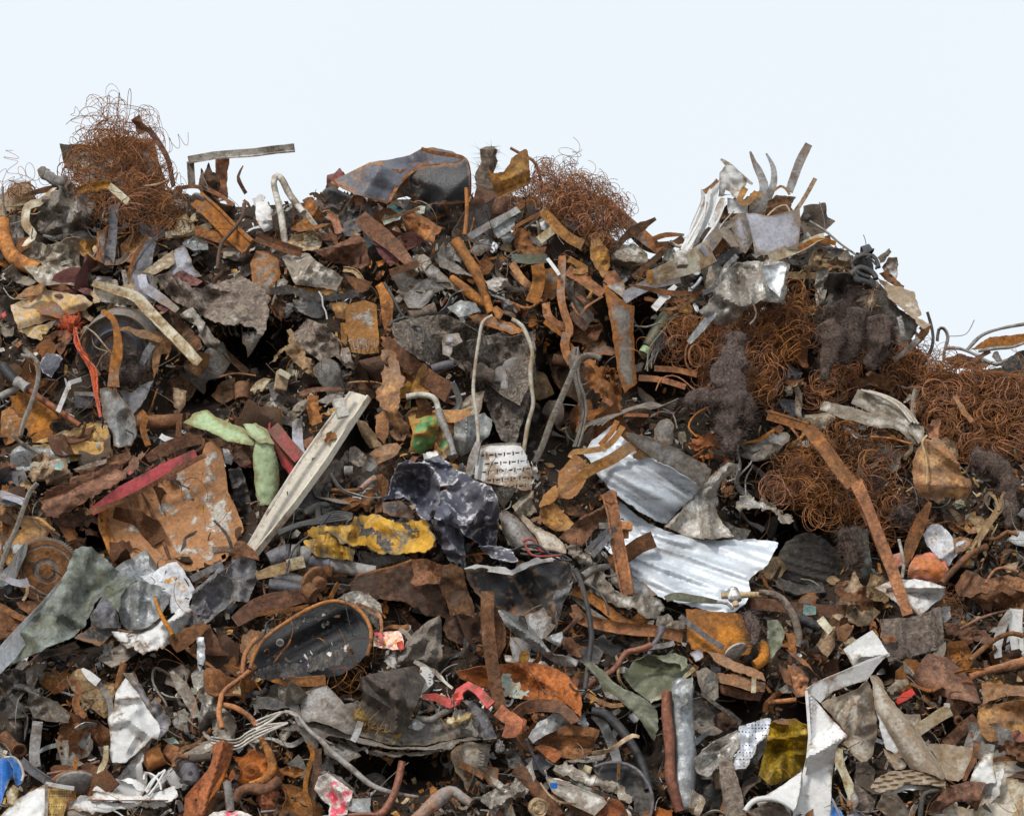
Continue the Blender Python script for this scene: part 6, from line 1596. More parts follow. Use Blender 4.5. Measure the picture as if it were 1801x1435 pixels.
with thing('tap_fitting','small rusty tap with a pale tube at the lower edge of the great aluminium sheet','tap',1560,1130,48):
    K(None,'foil','1540,1080,40 1560,1130,50 1565,1200,36',L=50,a=.3,f=20,part='tap_body')
    T(None,'tan','1470,1145 1560,1145 1660,1140 1794,1140',r=22,L=50,t=.6,part='tube')
    T(None,'tan','1565,1190 1575,1220',r=22,L=54,part='spout',hollow=True)
    T(None,'grey_dull','1440,1190 1510,1200 1550,1240',r=10,L=50,part='thin_tube')
with thing('orange_plate','speckled orange rust plate with a curled foot at the bottom of the aluminium sheet','plate',1450,1350,46):
    S(None,'rust_orange','1220,1240 1290,1235 1400,1255 1610,1270 1640,1320 1680,1400 1700,1480 1660,1560 1500,1580 1380,1540 1260,1520 1230,1440',L=48,t=.5,c=.1,part='face')
B('dark flat rod lying across the speckled orange plate','grey_dark','1180,1290 1280,1370 1390,1450 1480,1510',w=36,L=56,th=.006)
K('shaggy grey felt rope on the right edge of the speckled orange plate','felt','1640,1260,40 1680,1320,44 1700,1420,34 1690,1500,24',L=58,a=.5,f=16,shag=160,name='felt_clump')
for i,(q,w,l,m,lab) in enumerate([
    ('430,1110 530,1150 640,1220 760,1320 900,1390',66,46,'rust_orange','upper of the two long orange rails below the dirty white torn sheet'),
    ('440,1250 500,1310 640,1350 820,1380 1000,1395 1200,1430',80,52,'rust_orange','lower long orange rail curving right below the dirty white torn sheet'),
    ('410,1130 520,1230 640,1310 740,1370',34,42,'white_dirty','thin pale angle between the two long orange rails')]):
    B(lab,m,q,w=w,L=l,t=.6,prof=('curl','curl','ang')[i],name='rail',cat='rail',th=.004)
B('short rusty tab at the left of the two long orange rails','rust_brown','435,1210 450,1260 490,1310',w=40,L=54)
T('black cable hanging from the thin wire nest past the orange rails','black_rubber','440,960 480,1040 520,1180 545,1300 560,1440 545,1560 515,1800',r=18,L=76,t=.4)
S('white torn flake and bolt pile below the dirty white torn sheet','white_dirty','1030,1290 1100,1270 1130,1320 1200,1320 1220,1370 1160,1390 1080,1400 1000,1390',L=44,c=.8)
T('slim grey pin with a mushroom head by the lower orange rail','grey_dark','1050,1370 1040,1420 1000,1480 960,1560',r=20,L=64,taper=[1.6,.8,.8,.6])

Z(1350,800)
with thing('socket_box','grey weathered box socket holding the lower end of the long bent bar','box',1010,1250,50):
    S(None,'mud','790,1150 1010,1140 1210,1060 1230,1200 1240,1340 1100,1390 850,1450 800,1290',L=52,t=.1,c=.1,part='front_face',cre=[(1140,1100,1180,1360,.04,40),(930,1150,960,1400,.03,50)])
    B(None,'rust_orange','810,1290 900,1290',w=40,L=55,part='rust_band',t=.1)
    S(None,'grey_dark','1150,1080 1280,1060 1290,1140 1230,1180 1210,1120',L=50,t=.2,part='side_flap',c=.3)
S('cracked white crumpled cap behind the lower end of the long bent bar','white_paint','750,930 860,880 940,870 1040,870 1150,890 1250,930 1240,980 1180,1030 1100,1100 1060,1120 1000,1060 930,1060 840,980',L=48,t=.8,c=.5,k=9,cre=[(780,930,1240,930,.05,40),(860,960,1200,990,-.04,30)])
S('orange-brown crumpled sheet beside the cracked white cap','rust_brown','440,920 490,900 510,930 600,970 680,920 700,1010 780,1030 720,1090 640,1080 560,1020 490,980',L=44,t=.4,c=.6,tear=4)
S('tan triangular board behind the orange-brown crumpled sheet','tan','340,1340 440,1150 560,920 610,800 650,900 720,960 700,1060 560,1100 480,1200 400,1340',L=30,t=.6,c=.15)
S('tan pitted board left of the grey box socket','tan','560,1060 700,1010 790,1100 720,1190 640,1200 540,1160',L=34,t=.5,c=.3)
with thing('painted_casting','red and ochre rusted casing with white patches right of the long bent bar','casing',1180,700,36):
    S(None,'red_rust','980,860 990,780 1040,700 1140,680 1240,730 1270,800 1230,880 1180,900 1100,870',L=38,t=.4,c=.3,b=.05,part='red_lobe')
    S(None,'red_rust','870,700 960,680 1030,660 1020,720 960,760 900,800',L=34,t=.5,c=.3,part='red_arm')
    S(None,'stain_white','1090,560 1150,490 1200,485 1260,530 1310,600 1430,600 1420,650 1330,700 1270,780 1180,700 1120,640',L=40,t=.5,c=.4,part='ochre_lobe',seed=4)
    S(None,'rust_ochre','1300,590 1350,570 1440,590 1400,660 1320,690',L=42,t=.6,c=.3,part='ochre_ear')
B('rusty blade leaning up left of the red and ochre casing','rust_brown','960,760 1010,620 1060,500 1140,330',w=90,L=46,t=.2,taper=[.5,1,1,.3],roll=[0,30])
T('white slim rod standing before the red and ochre casing','white_dirty','920,590 945,700 955,780 940,860',r=11,L=54,t=.2)
T('long brown bar slanting up right of the red and ochre casing','rust_brown','1220,900 1320,790 1430,690 1540,640',r=22,L=50)
with thing('splintered_stick','pale splintered stick forked at both ends on the right','stick',1540,500,54):
    B(None,'tan','1630,370 1560,470 1500,560 1450,640',w=44,L=54,t=.3,part='shaft',th=.012,jag=.15)
    for i,q in enumerate(['1620,390 1600,310 1560,270','1630,380 1640,300 1660,260','1470,600 1440,640 1430,690','1490,580 1480,650']):
        B(None,'tan',q,w=18,L=56,part='splinter',t=.3)
T('curving rusty cane right of the pale splintered stick','rust_brown','1500,580 1600,590 1680,540 1760,560',r=14,L=50)
S('brown crumpled hide-like sheet at the right of the slope','rust_brown','1310,920 1390,800 1470,830 1520,870 1640,850 1740,900 1794,960 1700,1020 1620,1040 1500,960 1420,1000 1340,990',L=38,t=.6,c=.7,k=10)
S('orange-brown lobe sheet at the right edge of the slope','rust_brown','1560,880 1680,840 1794,870 1900,900 1900,1000 1740,1010 1620,940',L=42,t=.6,c=.5)
T('bent rust wire looping by the brown hide-like sheet','wire_rust','1530,900 1580,820 1640,790 1760,820',r=9,L=54)
B('grey ribbon folded in the dark right of the ochre casing','cream','1280,380 1350,450 1380,520 1410,590',w=50,L=28,t=.3,taper=[.4,1,1,.6])
S('bluish foil scraps in the dark right of the ochre casing','foil','1320,750 1400,710 1450,740 1440,790 1360,790',L=28,c=.6)
K('brown bark-like felt flap left of the long bent bar in the dark','felt','520,510,36 545,600,50 580,720,40',L=30,t=.1,a=.4,f=14,shag=160,name='felt_clump')
S('streaky grey-green board hanging in the dark left of the long bent bar','green_grey','610,500 700,520 740,850 680,900 640,700',L=18,t=.1,c=.2)
K('brown felt strip hanging beside the streaky grey-green board','felt','600,500,34 630,640,40 650,800,30',L=34,t=.1,a=.4,f=14,shag=120,name='felt_clump')
with thing('blue_stained_bar','rusty flat bar with a pale blue patch crossing the slope below the dark pleated drum','bar',200,1080,30):
    B(None,'rust_brown','-120,1040 60,1055 240,1080 430,1095 560,1090',w=84,L=30,t=.6,part='bar',th=.006)
    B(None,'teal','250,1085 340,1090',w=56,L=32.5,t=.6,part='blue_patch',jag=.4)
T('dark hose below the rusty flat bar with the pale blue patch','black_rubber','180,1120 280,1170 370,1210',r=34,L=34)
with thing('goose_pipe','bent grey-tan pipe arching down from the foil-topped tap','pipe',120,1080,50):
    T(None,'mud','-60,960 20,970 100,1010 160,1090 200,1180 220,1280 210,1350',r=28,L=52,t=.5,part='pipe_body',taper=[.6,.9,1,1,.9,.8])
B('cream split wood peg below the rusty flat bar','cream','370,1150 410,1200 450,1240',w=54,L=48,th=.012)
with thing('orange_scroll','rolled rust-brown sheet like a scroll at the right of the slope bottom','sheet scrap',1200,1500,48):
    S(None,'rust_brown','1000,1590 1080,1440 1110,1400 1140,1390 1230,1410 1290,1440 1380,1520 1440,1590 1500,1740 1380,1720 1260,1700 1120,1650',L=50,t=.6,c=.1,cyl=(50,.09),part='scroll',sharp=60)
    B(None,'rust_orange','1000,1600 1100,1640 1180,1650 1300,1600 1420,1580',w=22,L=56,part='torn_edge',jag=.4)
S('rusty ragged plate right of the grey box socket','rust_brown','1230,1180 1330,1190 1450,1200 1560,1260 1580,1300 1530,1330 1400,1290 1260,1260',L=40,t=.7,c=.3,tear=3)
B('ochre curl of strip below the rusty ragged plate','rust_orange','1360,1400 1380,1330 1440,1300',w=30,L=46,roll=40)
T('long thin brown rod crossing up right of the grey box socket','rust_brown','1350,1220 1480,1150 1600,1110 1760,1080',r=10,L=44)
T('long rusty rod bending up at the right edge','rust_brown','1420,1440 1520,1350 1620,1280 1720,1250 1794,1270',r=17,L=58)
with thing('white_door_edge','pair of pale steel uprights at the right edge of the slope bottom','post',1690,1250,46):
    B(None,'grey_steel','1700,1090 1640,1220 1610,1350 1620,1420',w=64,L=48,t=.3,part='slim_upright',taper=[.4,1,1,.8])
    B(None,'white_paint','1745,1080 1740,1200 1760,1400',w=90,L=46,t=.2,part='broad_upright',prof='curl',th=.004)
T('square pale wire frame in the dark right of the cracked white cap','grey_dull','1390,1120 1440,1120 1450,1010 1460,1100',r=10,L=26,sm=0)
C('small nest of rust wire right of the grey box socket','1280,1000 1340,990 1370,1080 1320,1130 1280,1080',8,20,44,LOOPS,.6,10,24,seed=31,smin=.4,smax=.7)

# ------------------------------------------------------------------ foot of the picture
Z(0,1075)
S('dark folded lining under the silvery edge of the olive-grey panel','black_paint','200,360 280,270 390,260 520,210 560,250 470,290 340,320 240,360',L=50,t=.4,c=.4)
S('grimy cream rag board right of the dark hollow under the olive-grey panel','white_dirty','690,340 760,280 880,200 1000,260 950,300 860,360 780,390',L=50,t=.9,c=.5)
S('small white curled flap above the grimy cream rag board','white_paint','785,140 900,150 900,210 850,215 810,180',L=62,t=.5,c=.3)
with thing('rust_saddle','brown rust sheet bent over like a saddle at the lower left','sheet scrap',1350,200,58):
    S(None,'rust_brown','1170,190 1290,120 1400,80 1480,90 1450,130 1400,180 1300,260 1240,290',L=62,t=.6,c=.1,part='upper_fold',cyl=(60,.05),sharp=60)
    S(None,'rust_brown','1400,180 1470,95 1520,180 1560,270 1620,310 1500,310 1400,300 1320,270',L=58,t=.1,c=.15,part='lower_fold')
T('rust-brown tube poking up out of the dark at lower left','rust_brown','870,360 845,450 825,550',r=26,L=56,hollow=True,t=.2)
T('thin rusty bar slanting right below the brown saddle sheet','rust_brown','1310,260 1450,370 1560,460 1660,560',r=17,L=52)
with thing('white_sheet_kite','clean white crumpled sheet shaped like a kite at the lower left','sheet scrap',940,780,60):
    S(None,'white_paint','880,465 960,560 1010,640 1060,720 1110,780 1125,830 1110,900 1060,890 950,1000 880,1060 790,1060 770,1000 775,880 755,760 800,680 810,570',L=64,t=.4,c=.13,k=9,tear=.8,part='face',cre=[(830,610,960,610,.04,40),(800,780,960,690,.04,60),(900,760,1060,880,.05,60),(1010,880,930,1010,-.03,50)])
    S(None,'grey_violet','860,430 930,430 1010,560 1050,640 1090,600 1200,770 1180,830 1100,920 1120,830 1060,720 1000,620 930,520',L=54,t=.2,c=.3,part='grey_backing')
    S(None,'grey_violet','950,1000 1070,890 1050,950 960,1060 850,1180 820,1170 900,1070',L=58,t=.2,part='folded_tip')
with thing('strip_of_trim','grey trim strip with a sharp white point left of the white kite sheet','trim',700,560,58):
    B(None,'white_paint','575,400 640,460 690,500',w=56,L=62,t=.2,part='pointed_end',taper=[.3,1,1])
    B(None,'grey_dull','690,500 740,580 775,650 775,760',w=36,L=60,t=.2,part='strip')
S('tan crushed box with a torn top left of the white kite sheet','tan','580,460 700,510 800,500 810,560 780,660 690,650 620,560',L=44,t=.3,c=.4)
for i,q in enumerate(['415,550 460,500 540,500 550,560 530,650 560,700 600,740']):
    B('twisted rusty ribbon left of the tan crushed box','rust_orange',q,w=60,L=54,roll=[30,0,-30,10],taper=[.8,1,.7,.9,1,.8,.6])
curly(26,lambda r: world_pts(*(lambda a,b: (a,b,depth0(b) - r.uniform(.1,.4)))(0 + r.uniform(420,760) / 3.987,1075 + r.uniform(560,800) / 3.987)),34,12,.0022,'wire_rust',None,'rusty_wire_litter',71)
S('dark wrinkled hide hanging at the left edge below the olive-grey panel','soot','0,430 90,400 190,420 180,560 100,660 180,740 0,760',L=34,t=.3,c=.7,k=9)
S('grey crumpled sock-like sheet at the lower left','grey_dull','200,560 290,590 400,630 500,720 480,780 330,770 230,740 190,640',L=44,t=.4,c=.5)
S('round ribbed grey sleeve at the lower left edge','grey_dull','180,420 240,350 290,380 260,480 230,560 190,500',L=46,t=.3,c=.4)
K('dusty grey-brown motor hump at the left edge','mud','20,760,90 70,800,100 130,860,60',L=24,a=.3,f=8,t=.3)
T('open rusty pipe flange at the lower left edge','rust_brown','20,870 90,950 140,980',r=44,L=38,hollow=True)
D('rusty ring at the mouth of the pipe flange','rust_brown',135,975,52,[(1,-.2),(1,.1),(.7,.1),(.68,-.2)],L=44,tilt=(30,10),n=20,name='pipe_ring')
B('weathered grey wood batten standing at the lower left','grey_dull','265,770 250,900 240,1000 250,1090',w=70,L=44,t=.1,th=.01)
with thing('notched_bracket','grey notched bracket with slots standing at the lower left','bracket',440,980,46):
    S(None,'grey_steel','385,890 410,900 430,925 445,900 480,900 480,1000 500,1100 440,1100 420,1020',L=48,t=.1,c=.1,holes=['418,945 438,945 440,968 420,968','425,985 445,985 447,1008 427,1008'],part='face')
    S(None,'grey_dull','450,1000 510,980 560,1050 660,1120 560,1120 480,1110',L=46,t=.5,c=.3,part='foot')
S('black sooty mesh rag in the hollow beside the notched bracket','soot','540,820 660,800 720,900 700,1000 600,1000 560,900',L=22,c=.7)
B('grey foil strip curled in the hollow','foil','530,830 600,790 680,800',w=40,L=36,roll=40)
with thing('blue_shell','glossy blue curved shell with a chipped white rim at the lower left edge','shell',60,1180,60):
    S(None,'blue_paint','-60,1060 0,1035 40,1025 70,1060 90,1130 60,1200 30,1270 10,1340 -60,1400',L=62,t=.4,cyl=(0,.06),c=.03,part='blue_face',tear=.4)
    S(None,'blue_paint','45,1022 90,1022 140,1080 165,1150 155,1200 110,1230 90,1150 90,1100',L=58,t=.2,s=-.3,c=.1,part='dented_side')
    T(None,'white_dirty','30,1025 95,1022 140,1065 165,1140 150,1190',r=10,L=62,part='chipped_rim')
B('dark strut slanting from the blue shell to the round lid','grey_dark','150,1050 240,1120 330,1180 380,1210',w=60,L=46,prof='chan')
with thing('round_lid','dusty round grey lid with a rusty hoop at the lower left','lid',540,1200,46):
    D(None,'grey_dull',540,1230,160,[(1,-.1),(1,.02),(.9,.12),(.6,.22),(.2,.27)],L=46,tilt=(52,0),part='dome',n=36)
    T(None,'rust_brown','370,1190 440,1140 540,1125 640,1140 710,1180 760,1230',r=16,L=52,t=.9,part='hoop')
    T(None,'rust_brown','330,1140 460,1115 600,1080 700,1050',r=10,L=48,part='hoop_rod')
B('cream bent strip standing right of the round lid','cream','745,940 740,1040 700,1130 715,1240',w=40,L=58,t=.2,roll=[40,0,30])
with thing('mesh_box','white enamel box corner with a gold mesh lining at the bottom left','box',300,1340,62):
    S(None,'white_paint','0,1435 130,1310 320,1205 330,1330 310,1520 -60,1520',L=62,t=.7,c=.15,part='enamel_face')
    S(None,'mesh_gold','330,1240 510,1240 480,1310 440,1450 330,1500',L=60,t=.3,c=.1,part='mesh_lining')
    B(None,'white_paint','320,1205 420,1225 520,1240',w=26,L=66,part='top_edge')
    B(None,'white_dirty','325,1210 325,1350 320,1490',w=22,L=66,t=.3,part='side_edge')
S('rust-blotched white enamel flake beside the blue shell','cream','40,1270 90,1215 130,1240 120,1310 150,1340 90,1360 50,1340',L=64,c=.5,t=.4)
with thing('white_fluted_sheet','torn glossy white panel lying along the bottom edge at left','sheet scrap',900,1300,62):
    S(None,'white_paint','610,1300 680,1265 800,1270 920,1290 1080,1270 1230,1220 1250,1290 1200,1330 1060,1330 900,1340 760,1330 640,1330',L=64,t=.9,c=.25,part='upper_fold',tear=2)
    S(None,'white_paint','470,1390 500,1330 590,1290 660,1330 800,1340 960,1330 1190,1330 1150,1370 940,1370 970,1400 860,1380 740,1410 600,1400',L=60,t=.7,c=.4,part='lower_fold',tear=3)
    B(None,'rust_brown','620,1320 800,1325 1000,1325 1180,1325',w=8,L=67,part='torn_line')
    S(None,'grey_violet','470,1400 600,1380 740,1410 640,1440 480,1430',L=58,t=.5,c=.2,part='shaded_flap')  # greyer than the white folds, shade put into its colour
S('white torn tongue above the torn glossy white panel','white_paint','840,1180 900,1165 980,1190 1030,1250 1000,1270 960,1250 930,1210',L=62,t=.5,c=.4)
with thing('white_wire_loop','loop of white coated wires above the torn glossy white panel','wire bundle',1070,1200,64):
    for q in ('1160,1110 1070,1180 1020,1260','1030,1270 1070,1200 1120,1130','1010,1180 1020,1130 1080,1150 1120,1200 1130,1250','1160,1115 1090,1230 1040,1290'):
        T(None,'white_paint',q,r=8,L=66,part='wire')
with thing('rusty_cylinder','rusty cylinder with a ragged elbow behind the folded tip of the kite sheet','cylinder',1090,1020,52):
    T(None,'rust_orange','1010,1070 1080,1030 1140,1000',r=70,L=50,t=.4,part='barrel',hollow=True)
    K(None,'rust_orange','1140,980,50 1200,1000,55 1270,1010,40',L=50,a=.4,part='elbow')
with thing('steering_joint','dark cast steering joint with bolts at the bottom left','joint',1300,1120,62):
    K(None,'grey_dark','1240,1040,60 1290,1090,70 1340,1150,60 1330,1220,50',L=62,a=.2,part='casting')
    T(None,'rust_brown','1225,1090 1220,1040 1260,1015 1320,1020',r=16,L=68,part='clip')
    T(None,'grey_dark','1340,1100 1390,1150',r=40,L=60,part='knuckle')
    for x,y in ((1275,1190),(1335,1135),(1290,1235)):
        D(None,'soot',x,y,20,[(1,0),(1,.6),(.3,.7)],L=76,n=6,part='bolt')
with thing('control_arm','thick rusty control arm standing at the bottom edge left of centre','control arm',1440,1200,66):
    S(None,'rust_bright','1490,930 1560,900 1640,930 1620,1010 1560,1140 1500,1240 1460,1340 1440,1460 1280,1460 1300,1290 1380,1200 1460,1100 1490,1020',L=68,t=.2,c=.12,part='arm_plate',cre=[(1570,920,1420,1420,.07,70)],holes=['1368,1318 1378,1312 1384,1324 1374,1330'])
    B(None,'rust_bright','1620,960 1590,1080 1540,1200 1480,1320 1470,1450',w=50,L=60,t=.2,part='arm_flange',roll=60)
with thing('brake_caliper','rusty caliper casting with a bolt boss right of the thick control arm','caliper',1750,1100,62):
    S(None,'rust_bright','1630,1010 1700,1020 1760,960 1830,990 1920,1040 1960,1120 1920,1230 1800,1220 1700,1220 1660,1180 1690,1110',L=62,t=.3,c=.3,b=.05,part='casting')
    D(None,'rust_bright',1760,1115,60,[(1,0),(1,.35),(.7,.5),(.4,.5),(.35,.3),(.1,.3)],L=68,tilt=(20,10),n=20,part='boss')
    T(None,'rust_brown','1640,1340 1680,1270 1760,1240 1860,1250 1960,1180',r=36,L=64,part='curved_rib')
    T(None,'rust_brown','1510,1300 1600,1290 1660,1330',r=26,L=60,part='curved_rib')
T('slim grey pin standing at the bottom edge in front of the caliper','grey_dull','1590,1190 1605,1280 1615,1400',r=26,L=78,t=.2)
S('pink plastic lump at the bottom edge below the slim grey pin','pink_paint','1450,1440 1500,1405 1600,1395 1700,1400 1780,1440 1700,1480 1480,1480',L=76,c=.3,t=.9,b=.03)
with thing('rust_branch_rod','branching rusty rod bent like antlers left of the oval black pan','rod',1600,600,66):
    T(None,'rust_orange','1794,380 1700,460 1570,560 1545,640 1535,720 1560,820',r=17,L=68,part='main_rod')
    T(None,'rust_orange','1545,655 1640,670 1740,730 1800,800',r=20,L=66,part='branch')
    T(None,'rust_orange','1700,440 1720,300 1800,190',r=16,L=64,part='branch')
with thing('silver_foil_bag','crumpled silver foil bag at the lower left of the rusty antler rod','foil',1450,700,54):
    S(None,'aluminium','1380,180 1430,180 1440,330 1400,420 1380,330',L=56,t=.2,c=.3,part='upper_strip')
    S(None,'foil','1340,440 1400,370 1450,440 1490,560 1540,660 1600,700 1650,760 1660,850 1560,860 1480,900 1400,900 1390,760 1420,640 1360,560',L=54,t=.4,c=.7,k=12,part='bag')
    S(None,'white_dirty','1480,760 1600,730 1660,800 1640,920 1560,900 1490,860',L=58,t=.4,c=.5,part='pale_patch')
B('stringy grey-white bark strip left of the crumpled foil bag','white_dirty','1200,420 1270,520 1330,620 1380,740',w=72,L=52,taper=[.4,1,1,.7],jag=.2,t=.3)
B('short torn paper-white strip below the stringy bark strip','white_dirty','1270,690 1290,760 1270,830',w=50,L=50,t=.2,jag=.3)
with thing('thin_white_cable','fan of thin white cables sweeping right from the thick control arm','wire bundle',1700,830,72):
    for i in range(4):
        T(None,'white_dirty','%d,%d 1650,%d 1750,%d 1850,%d 1960,%d 2020,%d' % (1480,880 + i * 20,900 + i * 22,840 + i * 24,800 + i * 20,785 + i * 8,782),r=7,L=74 + i,t=.5,part='cable')
S('dark twisted nest of wires right of the white kite sheet','soot','1090,400 1180,420 1290,560 1330,700 1260,800 1160,700 1110,560',L=26,c=.8,t=.3)
T('thin grey cable looping above the dark twisted nest','wire_grey','1200,450 1090,395 1070,480 1110,570 1160,640 1190,760',r=9,L=44)
S('teal glass-like shard in the dark right of the white kite sheet','teal','1140,890 1220,880 1280,950 1290,985 1220,950',L=44,c=.3)
S('rolled white cloth wedge left of the thick control arm','white_dirty','1280,1000 1370,950 1460,900 1500,930 1470,980 1380,1005',L=58,t=.8,c=.3)
T('bundle of clear tubes with open ends left of the oval black pan','tan','1590,600 1650,570 1700,580',r=18,L=54,hollow=True)
S('green leaf-like scrap beside the crumpled foil bag','olive_plastic','1340,530 1380,540 1380,580 1350,580',L=60)

Z(450,1075)
S('black sheet edge with rust crumbs added as darkness over the lower oval black pan','soot','-30,480 20,420 130,370 280,330 440,300 580,270 640,290 600,360 480,410 300,450 120,480',L=73,t=.4,c=.5,tear=5)  # dark sheet laid in for the darkness of the pan's lower half
with thing('bumper_shell','long grey-brown plastic bumper shell with torn layers at bottom centre','bumper',900,800,60):
    S(None,'grey_dull','310,640 350,560 420,520 500,520 560,580 620,650 700,640 750,700 740,780 700,880 640,860 520,800 420,770 330,770',L=66,t=.8,c=.15,b=.05,part='domed_end')
    S(None,'grey_dull','220,650 300,650 330,760 500,800 640,860 800,900 950,950 1200,950 1380,900 1520,880 1600,900 1690,880 1600,760 1520,680 1440,620 1500,640 1640,800 1690,890 1430,910 1370,965 1180,970 930,960 760,930 660,900 520,870 480,890 560,940 460,900 360,820 300,800',L=64,t=.8,c=.1,part='upper_layer')
    S(None,'grey_dull','640,850 760,880 930,930 1180,940 1440,880 1690,880 1560,740 1200,760 900,820',L=60,t=1.0,c=.1,part='top_face',holes=['1275,910 1285,908 1295,930 1285,932','1320,907 1330,905 1340,926 1330,928','1010,912 1020,911 1030,930 1020,930'])
    S(None,'grey_dull','180,830 290,770 400,800 560,880 740,960 900,985 1100,985 1280,970 1380,965 1200,1000 960,1020 820,1005 740,960 690,950 580,910 480,880 380,840',L=58,t=.6,c=.1,part='lower_layer',tear=2)
    S(None,'grey_dull','300,830 360,800 440,940 410,980 350,920',L=66,t=.3,c=.1,part='hanging_tab')
    S(None,'grey_dark','1470,620 1540,640 1620,730 1690,880 1600,900 1540,800',L=62,t=.7,cyl=(30,.04),part='rounded_corner')
with thing('leather_seat_cover','folded black leather seat cover with tan foam showing at bottom centre','seat cover',950,600,72):
    S(None,'leather','720,480 790,440 900,420 1000,400 1120,380 1200,410 1190,490 1150,600 1090,740 1060,840 990,860 900,830 820,780 760,740 680,700 740,620 750,560',L=72,t=.4,b=.08,c=.3,part='cover',tear=.4,k=8,sharp=60,cre=[(770,450,990,620,.07,60),(990,620,980,830,.06,60),(750,620,920,800,-.05,60),(850,430,950,520,-.03,30)])
    S(None,'leather','740,460 780,450 850,500 960,580 1000,620 980,700 880,640 760,560',L=80,t=.3,c=.1,part='upper_flap',tear=.4,sharp=60)
    for q in ('690,700,30 740,730,36 790,760,26','780,780,26 800,820,26','960,800,30 990,820,38 985,900,18','860,830,18 900,850,16'):
        K(None,'foam_tan',q,L=76,a=.7,f=26,t=.2,shag=40,part='foam')
    D(None,'rust_orange',1155,420,12,[(1,0),(1,.3),(.4,.5)],L=82,n=8,part='rivet')
B('grey blade with a rusty tip hanging under the leather seat cover','grey_steel','735,770 710,850 680,910',w=42,L=80,t=.3)
with thing('slotted_white_ring','white slotted plate edge peeping out behind the leather seat cover','plate',1200,480,66):
    S(None,'white_paint','1150,390 1200,390 1250,430 1245,500 1200,550 1150,600 1150,500',L=66,t=.1,c=.05,holes=['%d,%d %d,%d %d,%d %d,%d' % (1212,438 + i * 20,1228,442 + i * 20,1228,448 + i * 20,1212,444 + i * 20) for i in range(4)],part='rim',g=5)
    B(None,'white_dirty','1110,350 1170,380 1250,420 1320,490 1380,540',w=26,L=68,part='frayed_edge',jag=.4)
with thing('red_grip','bright red bent plastic handle right of the leather seat cover','handle',1400,600,72):
    B(None,'red_paint','1165,600 1260,600 1370,650 1400,640 1430,560 1490,520 1560,560 1650,660',w=62,L=74,t=.6,sm=0,part='grip',th=.008,taper=[.5,.9,1,1,.9,.9,1,1.1],roll=[20,-20,10])
    B(None,'red_paint','1385,610 1420,590 1430,620',w=50,L=79,part='elbow')
S('ragged aluminium and paper shreds below the bright red handle','foil','1380,590 1410,680 1490,730 1560,860 1540,880 1440,800 1390,720',L=72,c=.8,t=.5,tear=4)
S('cream torn paper flower below the bright red handle','cream','1340,740 1410,700 1490,720 1550,710 1550,740 1470,760 1420,800 1360,790',L=72,c=.8,t=.8,tear=5)
T('thin white hook right of the cream torn paper','white_paint','1570,630 1600,650 1590,680',r=9,L=72)
S('silver crumpled chip below the leather seat cover','galvanised','1065,760 1120,750 1195,790 1140,835 1070,810',L=72,c=.5,t=.8)
T('grey bent tube under the bright red handle','grey_dull','1120,750 1220,760 1300,720 1370,680',r=22,L=70)
with thing('snack_packet','crushed red and gold printed packet right of the oval black pan','packet',930,200,62):
    S(None,'packet_print','830,160 920,140 1000,135 1030,180 1040,260 960,270 880,255 820,240',L=66,t=.7,c=.4,part='face')
    S(None,'red_paint','985,220 1030,200 1042,262 1000,268',L=70,t=.5,part='red_corner')
    B(None,'red_paint','830,165 870,160 880,240',w=26,L=69,part='red_stripe')
B('black perforated strap beside the crushed printed packet','white_dirty','1000,130 1050,150 1080,190',w=34,L=58)
S('white torn enamel chip below the crushed printed packet','white_paint','895,350 960,270 985,275 985,400 920,405',L=60,t=.3,c=.3,tear=4)
with thing('grey_fabric_cone','streaky grey crumpled cone of fabric left of the big brown base','fabric',1180,220,60):
    S(None,'grey_dull','985,370 1000,300 1090,170 1200,70 1290,25 1305,100 1300,220 1310,330 1270,370 1280,430 1180,390 1080,380',L=62,t=.4,c=.5,k=10,part='cone',cre=[(1280,40,1040,340,.07,60),(1290,100,1200,360,.05,50)])
with thing('tall_rust_bar','tall flat rust bar with a hooked foot standing right of the leather seat cover','bar',1640,300,76):
    B(None,'rust_brown','1625,-140 1625,100 1650,320 1690,560 1720,680',w=88,L=78,t=.2,part='upright',th=.007,prof='flat',taper=[1,1,1,.95,.9])
    B(None,'rust_bright','1700,690 1760,740 1830,780 1794,840 1740,830',w=90,L=78,t=.8,part='hooked_foot',th=.006)
    S(None,'rust_brown','1670,-60 1720,60 1755,150 1740,250 1690,350 1675,200',L=70,t=.1,c=.15,part='back_flange')
with thing('verdigris_panel','rusted panel with a pale teal patch behind the tall flat rust bar','panel sheet',1900,480,56):
    S(None,'rust_bright','1400,420 1600,380 1830,360 1960,360 2080,390 2190,450 2270,560 2290,650 2280,740 2180,650 2060,640 1900,620 1600,540 1430,470',L=56,t=.6,c=.3,k=9,part='face',cre=[(2130,470,2260,730,.06,60),(1820,370,2100,560,.04,80)])
    S(None,'teal','1720,480 1794,440 1830,500 1920,560 1920,600 1794,600 1730,560',L=61,t=.6,c=.15,tear=9,part='paint_patch')
S('black plastic box wall left of the verdigris panel','black_paint','1310,300 1420,340 1590,300 1590,390 1400,430 1300,390',L=40,t=.2,c=.2)
with thing('rope_cable','thick grey stranded cable curving down across the bottom centre','cable',750,1050,66):
    T(None,'grey_dull','200,700 280,720 370,830 460,910 560,1010 680,1110 800,1210 920,1260 1060,1290 1140,1300',r=18,L=70,t=.5,part='sheath',taper=[.5,.6,.8,1,1.1,1.1,1.1,1,.8,.6])
    for i in range(3):
        T(None,'white_dirty','0,%d 100,%d 200,705 290,740' % (770 + i * 30,730 + i * 20),r=8,L=72 + i,part='strand')
